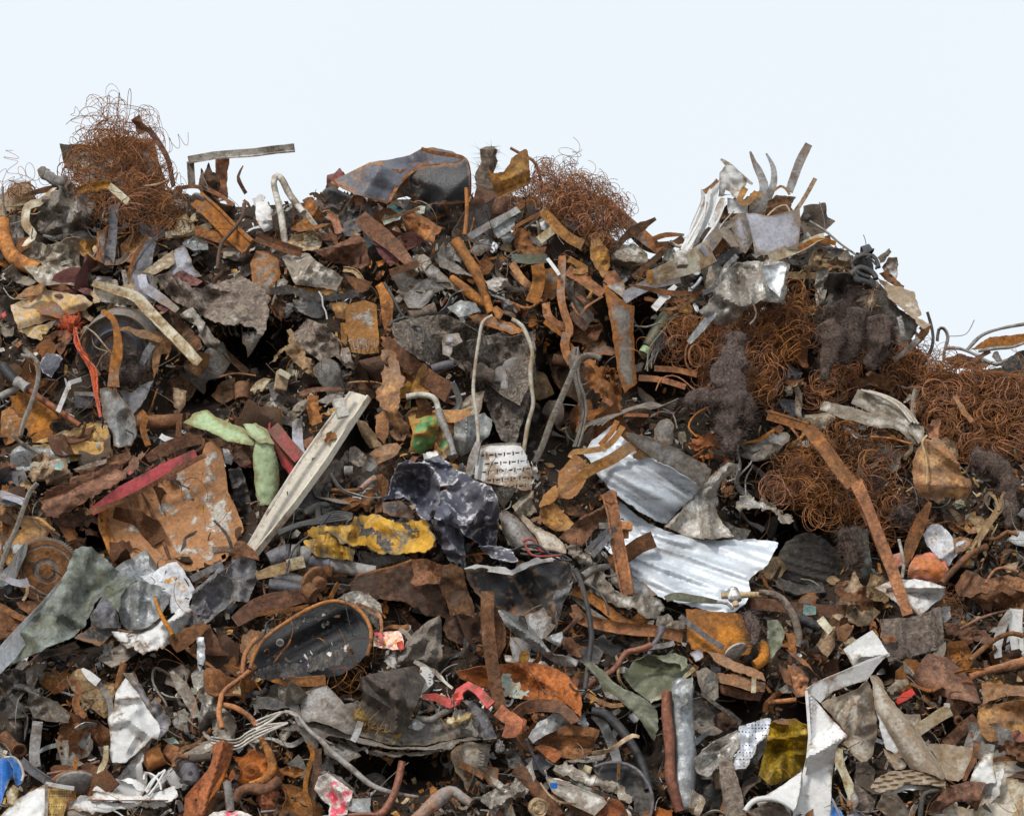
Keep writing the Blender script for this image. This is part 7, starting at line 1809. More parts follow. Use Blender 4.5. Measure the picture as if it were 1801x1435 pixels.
with thing('rubber_elbow','bent dark red-brown rod rising at bottom centre','rod',980,1250,70):
    T(None,'copper_pipe','1025,1050 1000,1180 960,1300 900,1400 850,1430',r=25,L=72,t=.3,part='rod')
    T(None,'copper_pipe','860,1425 760,1420 640,1430',r=14,L=70,part='tail')
with thing('pipe_elbow','mottled pipe with a rounded elbow at the bottom centre edge','pipe',1330,1330,74):
    T(None,'rust_grey','1100,1480 1220,1370 1330,1280 1390,1265 1440,1300 1510,1345',r=46,L=74,t=.6,part='pipe_body',hollow=True,taper=[.9,.9,1.05,1.1,.8,.65])
with thing('rag_pink','crumpled pink and grey painted panel at the bottom edge left of centre','sheet scrap',580,1270,66):
    S(None,'pink_paint','415,1250 440,1160 500,1130 600,1200 680,1260 660,1330 640,1420 500,1450 520,1360 460,1310',L=68,t=.5,c=.5,k=9,part='pink_face',cre=[(480,1140,640,1330,.06,60)])
    S(None,'grey_dull','440,1130 480,1115 600,1160 690,1250 720,1310 680,1270 590,1200',L=64,t=.3,c=.2,part='grey_edge')
    S(None,'galvanised','655,1310 805,1305 805,1410 740,1420 650,1390',L=72,t=.4,c=.1,part='tin_corner')
B('thin rusty wavy lath standing at the bottom left of centre','rust_orange','370,930 400,1000 360,1140 350,1260 380,1350 385,1440',w=32,L=70,t=.2,th=.006)
B('second rusty wavy lath right behind the first','rust_dark','430,960 430,1100 400,1250 390,1420',w=56,L=60,t=.2)
with thing('exhaust_elbow','rust-orange curved tube elbow at the bottom left of centre','tube',60,1080,66):
    T(None,'rust_orange','0,830 60,930 100,1010 115,1100 60,1180 -40,1220',r=34,L=66,t=.3,part='elbow',taper=[.5,.5,.8,1,1,1])
    D(None,'rust_bright',10,1090,70,[(1,-.3),(1,.1),(.8,.2),(.4,.2),(.38,-.1)],L=62,tilt=(10,-20),n=24,part='flange')
S('rusty leaf-like flakes at the bottom edge below the curved elbow','rust_bright','0,1270 80,1220 140,1240 180,1300 140,1330 60,1350 0,1340',L=60,c=.8,t=.6,tear=4)
S('dark brown leaf-like flakes at the bottom edge','rust_dark','80,1440 90,1330 150,1290 200,1310 260,1300 280,1400 200,1450',L=58,c=.8,t=.5,tear=4)
S('rust and black crushed can right of the curved elbow','rust_orange','160,1110 250,1070 340,1090 340,1150 270,1165 190,1140',L=62,c=.5,t=.5)
S('black crumpled band on the crushed can','black_rubber','220,1070 300,1000 350,1080 360,1150 310,1170 340,1110',L=66,c=.5)
S('torn orange leaf of sheet hanging under the bumper shell','rust_orange','870,1020 980,1020 940,1075 900,1040',L=46,c=.3,t=.1)
B('orange spike of sheet beside the mottled pipe elbow','rust_orange','1230,1230 1260,1290 1270,1350',w=70,L=60,taper=[.4,1,1])
B('narrow brown tie bar in the dark right of the bumper shell','rust_brown','1430,1070 1520,1110 1600,1160',w=44,L=56,th=.006)
with thing('heat_sink','small finned grey heat sink below the right end of the bumper shell','heat sink',1590,1000,58):
    S(None,'grey_dull','1560,920 1650,930 1620,1090 1540,1080',L=56,t=.3,c=.05,part='base')
    for i in range(6):
        B(None,'grey_dull','%d,%d %d,%d' % (1565 - i * 3,960 + i * 22,1610 - i * 3,968 + i * 22),w=9,L=60,part='fin',th=.006)
S('crumpled grey aluminium heap at the bottom right of centre','foil','1590,1290 1680,1240 1794,1260 1800,1350 1700,1400 1640,1380 1580,1330',L=60,c=.8,t=.6,k=10)
S('silvery torn strip above the crumpled aluminium heap','foil','1640,1150 1700,1180 1794,1240 1794,1290 1720,1260 1660,1200',L=64,c=.6,t=.6)
S('fibrous brown rust nest under the oval black pan','rust_dark','160,440 220,360 300,400 460,420 600,350 680,420 720,520 600,560 500,500 300,480',L=44,c=.7,t=.5)
B('orange strap with a torn end below the oval black pan','rust_orange','0,430 130,470 260,490 380,490 490,480',w=64,L=66,t=.6,th=.004,taper=[.4,.8,1,1,1.1])
curly(30,lambda r: world_pts(*(lambda a,b: (a,b,depth0(b) - r.uniform(.45,.65)))(450 + r.uniform(540,820) / 3.987,1075 + r.uniform(370,520) / 3.987)),36,8,.0018,'wire_rust',None,'rusty_wire_litter',72)
S('black bent rubber lip at the left of the bumper shell','black_rubber','0,590 100,600 220,640 240,670 120,690 0,680',L=62,t=.6,c=.3)

Z(900,1075)
with thing('rusted_strap_loop','brown strap bent in an open loop at the left of the bottom right quarter','strap',180,720,70):
    B(None,'rust_brown','50,790 30,720 120,665 250,660 360,690 450,780',w=84,L=72,t=.6,part='loop',roll=[60,40,10,-20,-40],th=.004)
    S(None,'rust_bright','0,730 60,740 105,760 100,840 60,850 0,800',L=74,t=.2,part='folded_end')
    S(None,'rust_brown','20,870 100,830 150,900 150,1000 80,960',L=66,t=.2,c=.2,part='lower_tab')
S('crumpled silver-blue foil inside the open strap loop','aluminium','115,880 180,780 280,720 360,710 420,770 320,830 230,870 150,925',L=68,t=.8,c=.5,k=9)
S('rusty folded box side below the crumpled silver-blue foil','rust_brown','180,900 280,840 390,790 500,800 620,830 570,960 510,1045 430,1040 330,1010 250,960',L=64,t=.4,c=.12,cre=[(230,930,560,960,-.06,80)])
S('wet-looking rust flake left of the rusty folded box side','rust_bright','160,950 220,930 300,960 360,1000 300,1060 240,1020',L=66,c=.4,t=.4)
S('dark curved pan below the rusty folded box side','grey_dark','90,1040 200,1000 300,1060 250,1110 150,1110',L=58,t=.8,c=.1)
with thing('white_laminate_strips','stack of torn white and grey laminate strips at the bottom right of centre','laminate',560,1200,68):
    S(None,'white_dirty','290,1110 380,1050 480,1110 620,1180 740,1220 680,1260 560,1220 430,1180',L=70,t=.8,c=.5,tear=4,part='strip')
    S(None,'green_grey','300,1130 430,1180 560,1240 700,1290 840,1330 830,1350 680,1300 500,1240',L=66,t=.6,c=.2,part='strip')
    S(None,'white_dirty','640,1190 740,1200 800,1270 845,1330 780,1320 690,1260',L=72,t=.8,c=.5,tear=4,part='strip')
    S(None,'grey_dull','360,1050 430,1040 560,1010 660,1000 640,1040 520,1060',L=66,t=.8,c=.5,part='strip')
    BX(None,'cream',530,1105,60,50,40,L=76,rot=20,part='clip')
B('pale blue-grey bent sheet ribbon in the dark below the black cable','galvanised','570,720 640,790 680,880 720,980 740,1060',w=64,L=48,roll=[30,0,-20],t=.3)
with thing('tyre_ring','dusty black rubber ring lying at the bottom right of centre','rubber ring',780,1200,58):
    T(None,'black_rubber','560,700 650,720 760,820 860,960 930,1110 960,1250',r=32,L=58,t=.5,part='outer_hose')
    S(None,'black_rubber','570,1100 640,1065 780,1065 880,1110 960,1200 990,1300 980,1440 850,1440 860,1330 800,1290 700,1230 620,1180',L=56,t=.4,c=.4,part='sooty_disc')
    T(None,'grey_dark','580,1090 680,1060 800,1070 900,1130 970,1240 990,1340 970,1440',r=12,L=60,t=.4,part='rim')
B('twisted tan ribbon crossing the dusty black ring','tan','560,990 680,975 780,910 850,870 895,880',w=34,L=72,roll=[0,50,-30,20],taper=[.6,1,.8,1,.5])
with thing('rusty_square_tube','rusty square tube with white flaking paint at the bottom right of centre','square tube',480,1300,74):
    S(None,'white_dirty','240,1170 310,1170 450,1220 640,1300 670,1340 580,1430 430,1360 290,1270',L=76,t=.8,c=.05,part='top_face',tear=.4)
    S(None,'rust_bright','575,1425 668,1345 680,1400 660,1470 590,1470',L=74,t=0,c=.02,part='open_end')
    B(None,'rust_brown','290,1280 430,1365 575,1440',w=50,L=73,t=.2,part='side_face',sm=0)
    S(None,'pink_paint','250,1160 330,1170 420,1200 330,1180',L=78,part='pink_edge')
T('brown pipe falling right to the bottom edge beside the white square tube','rust_brown','40,1100 130,1200 230,1320 330,1450',r=48,L=68,t=.5)
with thing('tin_can','squashed tan tin can with ringed end at the bottom edge','tin can',170,1380,78):
    D(None,'tan',195,1380,62,[(1.05,-1.2),(1.1,-.6),(1,0),(.95,.02),(.8,-.05),(.6,.02),(.55,-.03),(.3,.02)],L=80,tilt=(10,15),n=28,part='can_body',dent=.3)
B('thin tan wire-like strip curved over the white square tube','tan','200,1200 260,1280 330,1330 450,1350',w=12,L=82)
BX('small blue plug on the white square tube','blue_paint',295,1220,50,40,30,L=84,name='plug')
with thing('olive_funnel','dirty olive plastic tray with a pale torn edge right of the black cable','tray',1000,430,60):
    S(None,'olive_plastic','780,450 850,350 960,300 1060,330 1180,370 1280,400 1180,510 1090,590 980,635 900,580 830,520',L=62,t=.5,c=.2,cre=[(850,350,1190,400,-.06,90),(830,520,1000,400,-.05,120)],part='bowl',b=-.05,sharp=60)
    B(None,'cream','1280,400 1200,470 1120,560 970,630',w=24,L=66,part='torn_edge',jag=.4)
    S(None,'olive_plastic','960,300 1060,310 1150,290 1230,330 1230,380 1190,420 1180,370 1060,350',L=66,t=.8,c=.4,part='rolled_lip')
S('long grey-green sheath curving down below the dirty olive tray','olive_plastic','500,360 560,350 640,410 700,480 780,540 900,590 980,650 1020,700 1030,820 1000,910 960,860 900,760 800,660 720,590 640,560 600,470',L=64,t=.4,c=.15,cyl=(50,.06),sharp=60)
S('grey torn fin on the long grey-green sheath','grey_dull','640,560 720,560 790,600 740,620 660,600',L=68,c=.4)
with thing('crushed_duct','long pale grey crushed duct standing upright at the lower right','duct',1190,900,66):
    K(None,'galvanised','1220,470,70 1190,560,75 1175,680,78 1195,820,74 1205,960,74 1210,1120,68 1210,1250,66 1230,1400,80',L=64,t=.3,a=.22,f=5,flat=.6,sharp=70,part='duct_body')
    S(None,'galvanised','1120,560 1180,490 1270,460 1270,520 1230,640 1150,700',L=74,t=.3,c=.3,part='torn_mouth')
    S(None,'beige_sheet','1270,1250 1340,1290 1360,1340 1310,1440 1240,1400',L=68,t=.3,c=.5,part='crushed_foot')
T('copper-brown pipe standing left of the pale grey crushed duct','copper_pipe','1090,560 1085,700 1100,850 1110,1000 1110,1130 1140,1270 1180,1400',r=36,L=66,t=.25)
S('grey crumpled sheet in the shade right of the crushed duct','grey_dull','1240,620 1330,600 1400,680 1420,800 1480,840 1420,870 1330,860 1260,820',L=40,t=.2,c=.5)
S('grey-green folded flap below the ochre folded plate','grey_dull','1290,420 1360,390 1450,450 1450,600 1400,640 1330,560',L=54,t=.2,c=.3)
with thing('ochre_folded_plate','ochre-orange plate folded in layers at the lower right of centre','plate',1600,450,60):
    S(None,'rust_ochre','1370,280 1450,290 1560,350 1680,390 1760,430 1780,490 1700,460 1560,420 1440,360',L=64,t=.8,c=.2,part='upper_layer')
    S(None,'rust_ochre','1440,430 1560,440 1680,470 1780,500 1775,560 1700,570 1580,530 1460,500',L=60,t=.4,c=.2,part='middle_layer')
    S(None,'rust_brown','1450,510 1580,540 1700,575 1770,570 1740,630 1580,610 1460,570',L=56,t=.1,c=.2,part='lower_layer')
    B(None,'cream','1700,460 1695,570',w=32,L=66,t=0,part='pale_chip')
D('dirty white round cap wedged at the top of the ochre folded plate','white_dirty',1575,280,84,[(1,-.15),(1,0),(.85,.05),(.4,.08)],L=60,tilt=(58,25),n=26,name='cap')
T('curved ochre hook right of the dirty white round cap','rust_orange','1700,380 1760,340 1770,260 1740,230',r=38,L=52)
S('grey cardboard-like chip left of the dirty white round cap','grey_violet','1250,290 1330,260 1345,320 1290,350',L=60,c=.4)
B('thin dark strip slanting to the right below the grey-green flap','soot','1330,570 1430,650 1520,710 1610,780',w=26,L=56)
S('crushed mesh rust nest in the dark below the ochre folded plate','rust_dark','1440,720 1520,680 1600,760 1500,850 1440,820',L=20,c=.7)
with thing('punched_aluminium','crumpled silver sheet punched with tiny dots at the lower right','perforated panel',1600,950,66):
    S(None,'punched_alu','1580,850 1600,800 1680,780 1794,745 1820,760 1800,860 1720,930 1700,1000 1640,1100 1550,1110 1540,1040 1600,960',L=70,t=.5,c=.2,part='dotted_face',tear=1)
    S(None,'foil','1280,1040 1340,970 1440,900 1580,830 1600,860 1590,960 1530,1040 1450,1080 1380,1160 1300,1130',L=66,t=.6,c=.7,k=11,part='creased_side')
    S(None,'soot','1640,1100 1710,1000 1730,930 1800,870 1760,1000 1690,1130 1630,1240 1600,1200',L=64,t=.1,c=.4,part='shaded_edge')  # dark piece paints the shade along the silver sheet's edge
S('crumpled grey sack below the creased side of the punched sheet','soot','1290,1140 1390,1160 1460,1100 1480,1250 1460,1400 1340,1400 1300,1290',L=50,t=.3,c=.7)
B('rotten brown plank leaning at the bottom edge under the punched sheet','mud','1500,1050 1520,1180 1550,1300 1570,1440',w=120,L=66,t=.3,th=.012,taper=[.7,1,1.1,1.1],jag=.08)
T('grey ribbed hose in the dark above the dirty olive tray','soot','600,230 680,280 760,310',r=54,L=36,ribs=7)
with thing('brown_lever','bent brown rod with a thin cross arm behind the dirty olive tray','rod',700,350,66):
    T(None,'copper_pipe','510,540 600,470 700,420 760,350 800,290 900,265 980,235',r=20,L=70,t=.5,part='rod')
    B(None,'grey_dull','950,250 1060,240 1140,220',w=36,L=66,part='cross_arm')
B('short ochre lath below the long grey-green sheath','rust_ochre','520,580 600,620 700,660 790,650',w=30,L=66,jag=.2)
S('bright white crescent under the black crumpled panel','white_paint','-60,300 60,320 150,330 230,350 260,380 100,380 -40,350',L=46,t=.9,c=.3)
S('small torn rust flap below the pale crumpled aluminium strip','rust_brown','350,170 420,190 470,230 490,320 430,310 360,240',L=48,c=.3,t=.2)
S('white crumpled tip at the right end of the pale aluminium strip','aluminium','230,190 350,140 360,180 340,250 290,230',L=58,c=.5,t=.6)
S('pale silver chips at the bottom right of the verdigris panel','galvanised','450,750 500,720 545,790 530,810 470,790',L=60,c=.3,t=.7)
S('grey-white crumpled lump at the bottom edge right of centre','foil','0,1200 60,1190 95,1230 70,1300 20,1320 -20,1260',L=70,c=.8)
S('oil-dark rag at the bottom edge right of centre','soot','-40,980 20,960 80,1060 60,1110 -20,1090',L=60,c=.6)

Z(1350,1075)
with thing('white_door_frame','large white folded frame panel standing at the lower right','frame',330,700,74):
    S(None,'white_paint','270,550 310,590 420,720 560,870 490,940 470,1040 450,1180 440,1440 180,1440 230,1230 270,1030 290,860 280,700',L=78,t=.25,c=.04,part='front_face',tear=.4,g=4.5,cre=[(555,870,280,1030,.10,110),(310,590,300,1000,.03,30)])
    S(None,'white_paint','270,550 330,500 460,450 600,390 760,330 850,300 770,380 700,480 600,510 460,560 370,640 320,600',L=74,t=-.1,s=.25,c=.05,part='top_return',tear=.4)
    B(None,'white_paint','270,550 400,480 560,415 700,350 855,300',w=20,L=79,t=.6,part='folded_edge',sm=0,th=.004)
    B(None,'white_paint','272,555 285,720 295,880 280,1030 240,1200 185,1440',w=20,L=82,t=.25,part='folded_edge',sm=0,th=.004)
    S(None,'white_paint','490,1040 560,1010 555,1030 470,1120',L=72,t=.5,part='torn_lip')
S('clean pale grey square plate standing above the white frame','white_paint','530,265 620,200 735,130 790,200 850,300 740,330 600,385 570,330',L=58,t=.3,c=.05,tear=.4,cre=[(650,320,850,300,.05,60)])
with thing('white_tray_edge','white rounded tray corner at the bottom edge left of the white frame','tray',60,1330,70):
    S(None,'white_paint','-100,1300 -20,1290 100,1220 240,1120 230,1240 190,1400 100,1340 0,1330 -60,1370',L=72,t=.8,c=.06,part='top_face',tear=.5)
    T(None,'white_paint','-160,1400 -100,1330 0,1310 100,1330 190,1390',r=18,L=76,part='rolled_rim')
    S(None,'mud','-140,1400 0,1340 120,1370 170,1440 -100,1440',L=66,t=.3,c=.3,part='dirty_inside')
with thing('yellow_sack','crumpled yellow plastic sack left of the white frame','sack',140,930,58):
    S(None,'yellow_bag','0,800 60,760 180,755 280,800 285,900 270,1030 240,1120 120,1190 20,1220 -60,1150 -20,960',L=60,t=.4,c=.55,k=12,part='sack_body',tear=.5,cre=[(10,900,260,870,.06,40),(20,980,250,960,-.05,40),(100,980,100,1160,.05,40)])
    S(None,'rust_ochre','30,770 100,755 200,755 285,810 200,800 100,790',L=68,t=.9,c=.4,part='stained_lip')
with thing('pillow_of_rubbish','mottled grey-brown crumpled sheet filling the white frame','sheet scrap',620,750,64):
    S(None,'beige_sheet','370,640 480,600 640,540 700,480 740,560 750,680 770,830 740,1000 680,1070 600,1010 530,920 560,870 460,740',L=66,t=.4,c=.4,k=10,part='sheet')
with thing('rolled_white_sheet','long soiled white rolled sheet slanting down right of the white frame','rolled sheet',1000,850,66):
    S(None,'beige_sheet','720,450 770,450 810,500 840,580 900,660 980,750 1080,880 1160,1000 1250,1150 1230,1180 1120,1130 1000,1100 950,1030 880,900 800,760 750,680 740,560',L=70,t=.5,c=.1,part='roll',cyl=(38,.1),sharp=70,cre=[(780,480,1200,1150,.03,60)])
    S(None,'white_paint','760,690 800,740 870,860 950,1030 900,1010 830,960 800,860',L=74,t=.2,part='white_seam')
    S(None,'beige_sheet','810,960 900,1010 980,1060 960,1100 900,1110 850,1050',L=70,t=.4,c=.3,part='torn_corner')
S('soiled white sheet spreading right behind the rolled sheet','beige_sheet','1110,920 1260,930 1450,960 1440,1040 1400,1120 1340,1190 1250,1170 1180,1020',L=58,t=.8,c=.2)
with thing('fluted_sheet','pleated off-white sheet like a flattened shell at the bottom right','sheet scrap',950,1200,74):
    S(None,'beige_sheet','720,1230 760,1170 860,1120 1000,1110 1120,1140 1250,1190 1250,1240 1120,1210 960,1210 860,1270 780,1270',L=76,t=.9,c=.15,part='upper_pleats',wave=(-80,.012,36),g=4)
    S(None,'white_paint','740,1245 860,1215 1000,1205 1160,1240 1100,1250 960,1250 850,1285',L=72,t=.5,c=.2,part='lower_lip')
for i,(q,w) in enumerate([('510,960 500,1040 530,1120 570,1220 580,1320',64),]):
    B('twisting cream strip right of the foot of the white frame','cream',q,w=w,L=74,t=.2,roll=[-30,30,0,40],taper=[.6,1,.8,1,.3])
S('dark slot plate below the twisting cream strip','grey_violet','580,1290 610,1260 640,1330 600,1390',L=72,t=.1)
S('dirty beige sheet hanging below the mottled crumpled sheet','mud','620,1060 700,1050 760,1120 740,1200 770,1300 740,1400 640,1420 590,1350 610,1200',L=58,t=.3,c=.3)
S('soiled beige flap at the bottom edge under the pleated sheet','beige_sheet','800,1290 900,1260 980,1380 1000,1440 860,1440 760,1380',L=60,t=.4,c=.3)
T('dark bent strap at the bottom edge below the pleated sheet','soot','1070,1440 1090,1300 1130,1265 1220,1250',r=17,L=74)
S('crumpled red-brown rusty sheet at the bottom edge at right','rust_brown','1115,1420 1160,1340 1280,1220 1400,1190 1530,1200 1500,1290 1470,1400 1380,1330 1300,1340 1220,1400',L=74,t=.5,c=.5,k=9,cre=[(1290,1220,1380,1330,.06,60)])
S('broad dusty white sheet along the bottom right edge','beige_sheet','1420,1180 1580,1020 1794,1020 1960,1060 1960,1440 1500,1500 1200,1460 1100,1400 1300,1350 1460,1400 1520,1290 1540,1200',L=56,t=.8,c=.2)
S('white strip with a rusty end standing on the broad dusty white sheet','white_paint','1420,1190 1450,1090 1520,1000 1580,990 1590,1110 1600,1200 1530,1210',L=66,t=.4,c=.2)
B('brown spike post standing right of the soiled white sheet','rust_brown','1470,910 1450,1030 1400,1130 1380,1190',w=50,L=68,t=.3,taper=[1,.8,.7,.5],th=.006)
B('grey rim strip curving right behind the brown spike post','grey_dull','1490,970 1540,950 1590,960',w=44,L=64)
S('ochre-grey crumpled metal bag at the right edge','rust_ochre','1480,640 1560,650 1640,640 1794,620 1900,640 1900,860 1700,880 1560,915 1500,860 1470,740',L=58,t=.4,c=.35,k=9)
S('ochre-grey folded sheet at the right edge above the crumpled bag','rust_ochre','1500,500 1540,490 1620,510 1794,520 1900,530 1900,600 1700,590 1590,620 1510,650',L=60,t=.6,c=.3)
S('red torn cloth at the right edge','red_dull','1710,840 1760,830 1794,860 1850,900 1760,915 1720,890',L=70,c=.5)
with thing('brown_rag','brown crumpled tatters at the right edge below the ochre-grey bag','rag',1680,960,62):
    S(None,'rust_brown','1580,960 1680,900 1794,900 1850,960 1800,1030 1700,1000 1620,990',L=64,c=.8,t=.6,part='tatters',tear=4)
    B(None,'rust_brown','1580,1040 1700,1030 1830,1040',w=32,L=64,part='rolled_strip')
B('pale cream paper strip standing at the right bottom edge','cream','1720,1180 1740,1280 1760,1360 1740,1440',w=90,L=70,t=.2,roll=[20,-20,30],taper=[.8,1,.7,1])
B('short pale wood slip leaning right of the soiled roll','beige_sheet','1040,840 1130,780 1220,720 1280,690',w=80,L=62,t=.5,sm=0,th=.008)
BX('small whitish block at the end of the pale wood slip','white_dirty',1258,658,40,30,30,L=70,name='block')
with thing('red_bulb','small red and white crushed tube above the soiled roll','tube',950,560,56):
    B(None,'red_paint','905,640 960,600 1020,560',w=54,L=60,part='red_half',taper=[.5,1,.8],th=.012)
    S(None,'white_dirty','835,550 900,480 980,470 990,510 920,560 860,580',L=58,c=.5,part='white_half')
T('long rusty branch-like pipe at the right of the slope bottom','rust_orange','1420,460 1500,430 1620,400 1740,370 1860,330',r=30,L=58,wob=.12)
T('thin rusty pipe below the branch-like pipe','rust_brown','1190,560 1300,600 1400,610 1480,620',r=16,L=54)
B('rusty broad lath slanting up right of the pale wood slip','rust_brown','1250,940 1340,850 1460,750',w=80,L=50,th=.006)
D('small rusty ring above the pale wood slip','rust_brown',1340,765,34,[(1,-.4),(1,.2),(.6,.2),(.55,-.4)],L=58,tilt=(20,10),n=18,name='ring')
for i,(q,m,lab) in enumerate([('140,370 220,390 290,470 280,590 200,600 150,500','rust_orange','rusty paddle-shaped plate left of the white frame'),
                                 ('70,360 150,420 170,520 120,500','rust_brown','rusty leaf plate left of the paddle-shaped plate'),
                                 ('120,260 200,300 290,370 340,450 300,400 220,350','rust_orange','rolled rust strip above the paddle-shaped plate'),
                                 ('130,150 180,150 220,200 200,310 150,280','rust_orange','short rolled rust plate below the goose-neck pipe'),
                                 ('340,230 420,200 480,120 470,250 420,320 360,260','tan','tan torn sheet with holes left of the pale square plate'),
                                 ('0,60 70,60 120,140 100,240 40,320 0,330','olive_plastic','smooth grey-green bottle-like shell at the left of the lower right corner'),
                                 ('520,200 600,180 640,200 560,260','beige_sheet','pale sheet corner behind the clean square plate'),
                                 ('480,120 560,80 600,120 540,220 490,200','rust_brown','brown crinkled sheet above the clean square plate')]):
    S(lab,m,q,L=44 + 2 * i,c=.3,t=.4)
T('thin rusty stick under the clean pale square plate','rust_brown','510,250 570,170 600,100',r=9,L=54)
S('blue-grey bit of sheet below the foot of the white frame','blue_paint','450,1340 500,1380 540,1440 440,1440',L=60)
T('black wire hooping over the crumpled yellow sack','wire_rust','0,640 100,630 200,620',r=17,L=50)

# ------------------------------------------------------------------ loose scrap wedged between the larger pieces
FR = np.random.RandomState(77)

def scrap_mesh(seed,cr=1.0,g=.12):
    rs = np.random.RandomState(seed)
    n = rs.randint(5,9)
    an = np.sort(rs.uniform(0,6.28,n))
    an = an * .35 + np.arange(n) / n * 6.28 * .65
    asp = rs.uniform(.45,1)
    poly = [(math.cos(a) * r,math.sin(a) * r * asp) for a,r in zip(an,rs.uniform(.55,1.1,n))]
    out = torn(poly,max(.13,g * .9),.05,rs)
    gx,gy = [q.ravel() for q in np.meshgrid(np.arange(-1.1,1.1,g),np.arange(-1.1,1.1,g))]
    gx,gy = gx + rs.uniform(-.04,.04,gx.size),gy + rs.uniform(-.04,.04,gy.size)
    ok = inside(out,gx,gy)
    gx,gy = gx[ok],gy[ok]
    ok = seg_dist(out,gx,gy) > g * .45
    vs = [Vector(p) for p in out] + [Vector(p) for p in zip(gx[ok],gy[ok])]
    v2,_,fs,*_ = delaunay_2d_cdt(vs,[(i,(i + 1) % len(out)) for i in range(len(out))],[],1,1e-5)
    v2 = np.array([tuple(v) for v in v2])
    z = np.zeros(len(v2))
    for i in range(5 if cr == 1 else 9):
        a = rs.uniform(0,6.28)
        w = math.cos(a) * v2[:,0] + math.sin(a) * v2[:,1] - rs.uniform(-.5,.5)
        z += cr * rs.uniform(-1,1) * .45 * (np.minimum(np.abs(w),.35) if i % 2 else np.abs(w) * .6)
    a = rs.uniform(0,6.28)
    z += rs.uniform(-.5,.5) * (math.cos(a) * v2[:,0] + math.sin(a) * v2[:,1]) ** 2
    W = np.column_stack([v2,z])
    nv = len(W)
    fs = [tuple(f) for f in fs if len(f) == 3]
    es = {}
    for f in fs:
        for i in range(3):
            es[(f[i],f[(i + 1) % 3])] = 1
    F = fs + [tuple(q + nv for q in f[::-1]) for f in fs] + [(b,a,a + nv,b + nv) for a,b in es if (b,a) not in es]
    ed = np.exp(-seg_dist(out,v2[:,0],v2[:,1]) / .12)
    return np.concatenate([W,W - [0,0,.035]]),F,np.concatenate([ed,ed])

def line_mesh(seed,sec,bend,twist=0,taper=None,hollow=False):
    rs = np.random.RandomState(seed)
    n = 16
    t = np.linspace(-1,1,n)
    a = rs.uniform(-1,1,4) * bend
    W = np.stack([t,a[0] * t * t + a[1] * t ** 3 + .3 * a[2] * np.sin(4 * t),a[3] * t * t + .25 * a[0] * np.sin(5 * t + 1)],1)
    if rs.uniform() < .4:
        k = np.maximum(0,t - rs.uniform(-.2,.5))
        W[:,1] += k * rs.uniform(-1,1) * (.4 + bend)
    V,F = sweep(W,sec,twist * t * rs.uniform(.3,1) + rs.uniform(0,3),not hollow,np.interp(t,(-1,0,1),taper) if taper else None)
    if hollow:
        nv,n2 = len(V),len(sec)
        V2,_ = sweep(W,[(x * .75,y * .75) for x,y in sec],twist * t,False)
        F = F + [tuple(q + nv for q in f[::-1]) for f in F]
        for e in (0,(n - 1) * n2):
            F += [(e + j,e + (j + 1) % n2,nv + e + (j + 1) % n2,nv + e + j) for j in range(n2)]
        V = np.concatenate([V,V2])
    return V,F,None

def chunk_mesh(seed):
    bm = bmesh.new()
    bmesh.ops.create_icosphere(bm,subdivisions=3,radius=1)
    rs = np.random.RandomState(seed)
    sc = rs.uniform(.5,1,3)
    for v in bm.verts:
        k = 1 + .7 * noise.fractal(v.co * 1.6 + Vector((seed,0,0)),1,2,4)
        v.co = Vector((v.co.x * sc[0],v.co.y * sc[1],v.co.z * sc[2])) * k
    V = np.array([tuple(v.co) for v in bm.verts])
    F = [tuple(v.index for v in f.verts) for f in bm.faces]
    bm.free()
    return V,F,None

def proto(name,data,sharp):
    V,F,ed = data
    me = bpy.data.meshes.new(name)
    me.from_pydata(np.asarray(V).tolist(),[],F)
    me.materials.append(MATS['rust_brown'])
    if ed is not None:
        me.attributes.new('edge','FLOAT','POINT').data.foreach_set('value',np.asarray(ed,np.float32))
    me.shade_smooth()
    me.set_sharp_from_angle(angle=math.radians(sharp))
    return me

ring = lambda r,n=9: [(r * math.cos(6.2832 * i / n),r * math.sin(6.2832 * i / n)) for i in range(n)]
KINDS = {
    'sheet_offcut': ([proto('sheet_offcut',scrap_mesh(200 + i),35) for i in range(26)],290,(.04,.125),'offcut'),
    'crumpled_scrap': ([proto('crumpled_scrap',scrap_mesh(240 + i,1.9),32) for i in range(22)],250,(.04,.21),'crumpled scrap'),
    'thin_strip': ([proto('thin_strip',line_mesh(300 + i,PROF[('flat','ridge','flat','ang','curl')[i % 5]](FR.uniform(.07,.17),.016),.7,1.2,(FR.uniform(.5,1),1,FR.uniform(.4,1))),32) for i in range(20)],280,(.05,.15),'strip'),
    'rod': ([proto('rod',line_mesh(400 + i,ring(FR.uniform(.025,.05),7),.35),40) for i in range(8)],130,(.06,.18),'rod'),
    'wire': ([proto('wire',line_mesh(450 + i,ring(.014,5),1.3),60) for i in range(10)],200,(.06,.16),'wire'),
    'short_pipe': ([proto('short_pipe',line_mesh(500 + i,ring(FR.uniform(.14,.26),12),.25,hollow=True),40) for i in range(6)],50,(.05,.1),'pipe'),
    'lump': ([proto('lump',chunk_mesh(550 + i),40) for i in range(10)],110,(.02,.055),'lump'),
}
BAN = {'blue_paint','red_paint','pink_paint','packet_print','punched_alu','mesh_gold','stain_white','alu_sheet','yellow_paint','yellow_bag','car_paint',
       'orange_twine','foam_tan','black_flaked','green_paint','green_pale','leather','yellow_ochre','rust_white','wire_rust','teal'}
PAL = ['rust_brown','rust_orange','rust_ochre','rust_dark','rust_grey','grey_dull','white_dirty','rust_ochre','mud','tan','galvanised','black_paint',
       'rust_brown','rust_orange','grey_steel','beige_sheet','mud','rust_orange','tan','rust_brown']
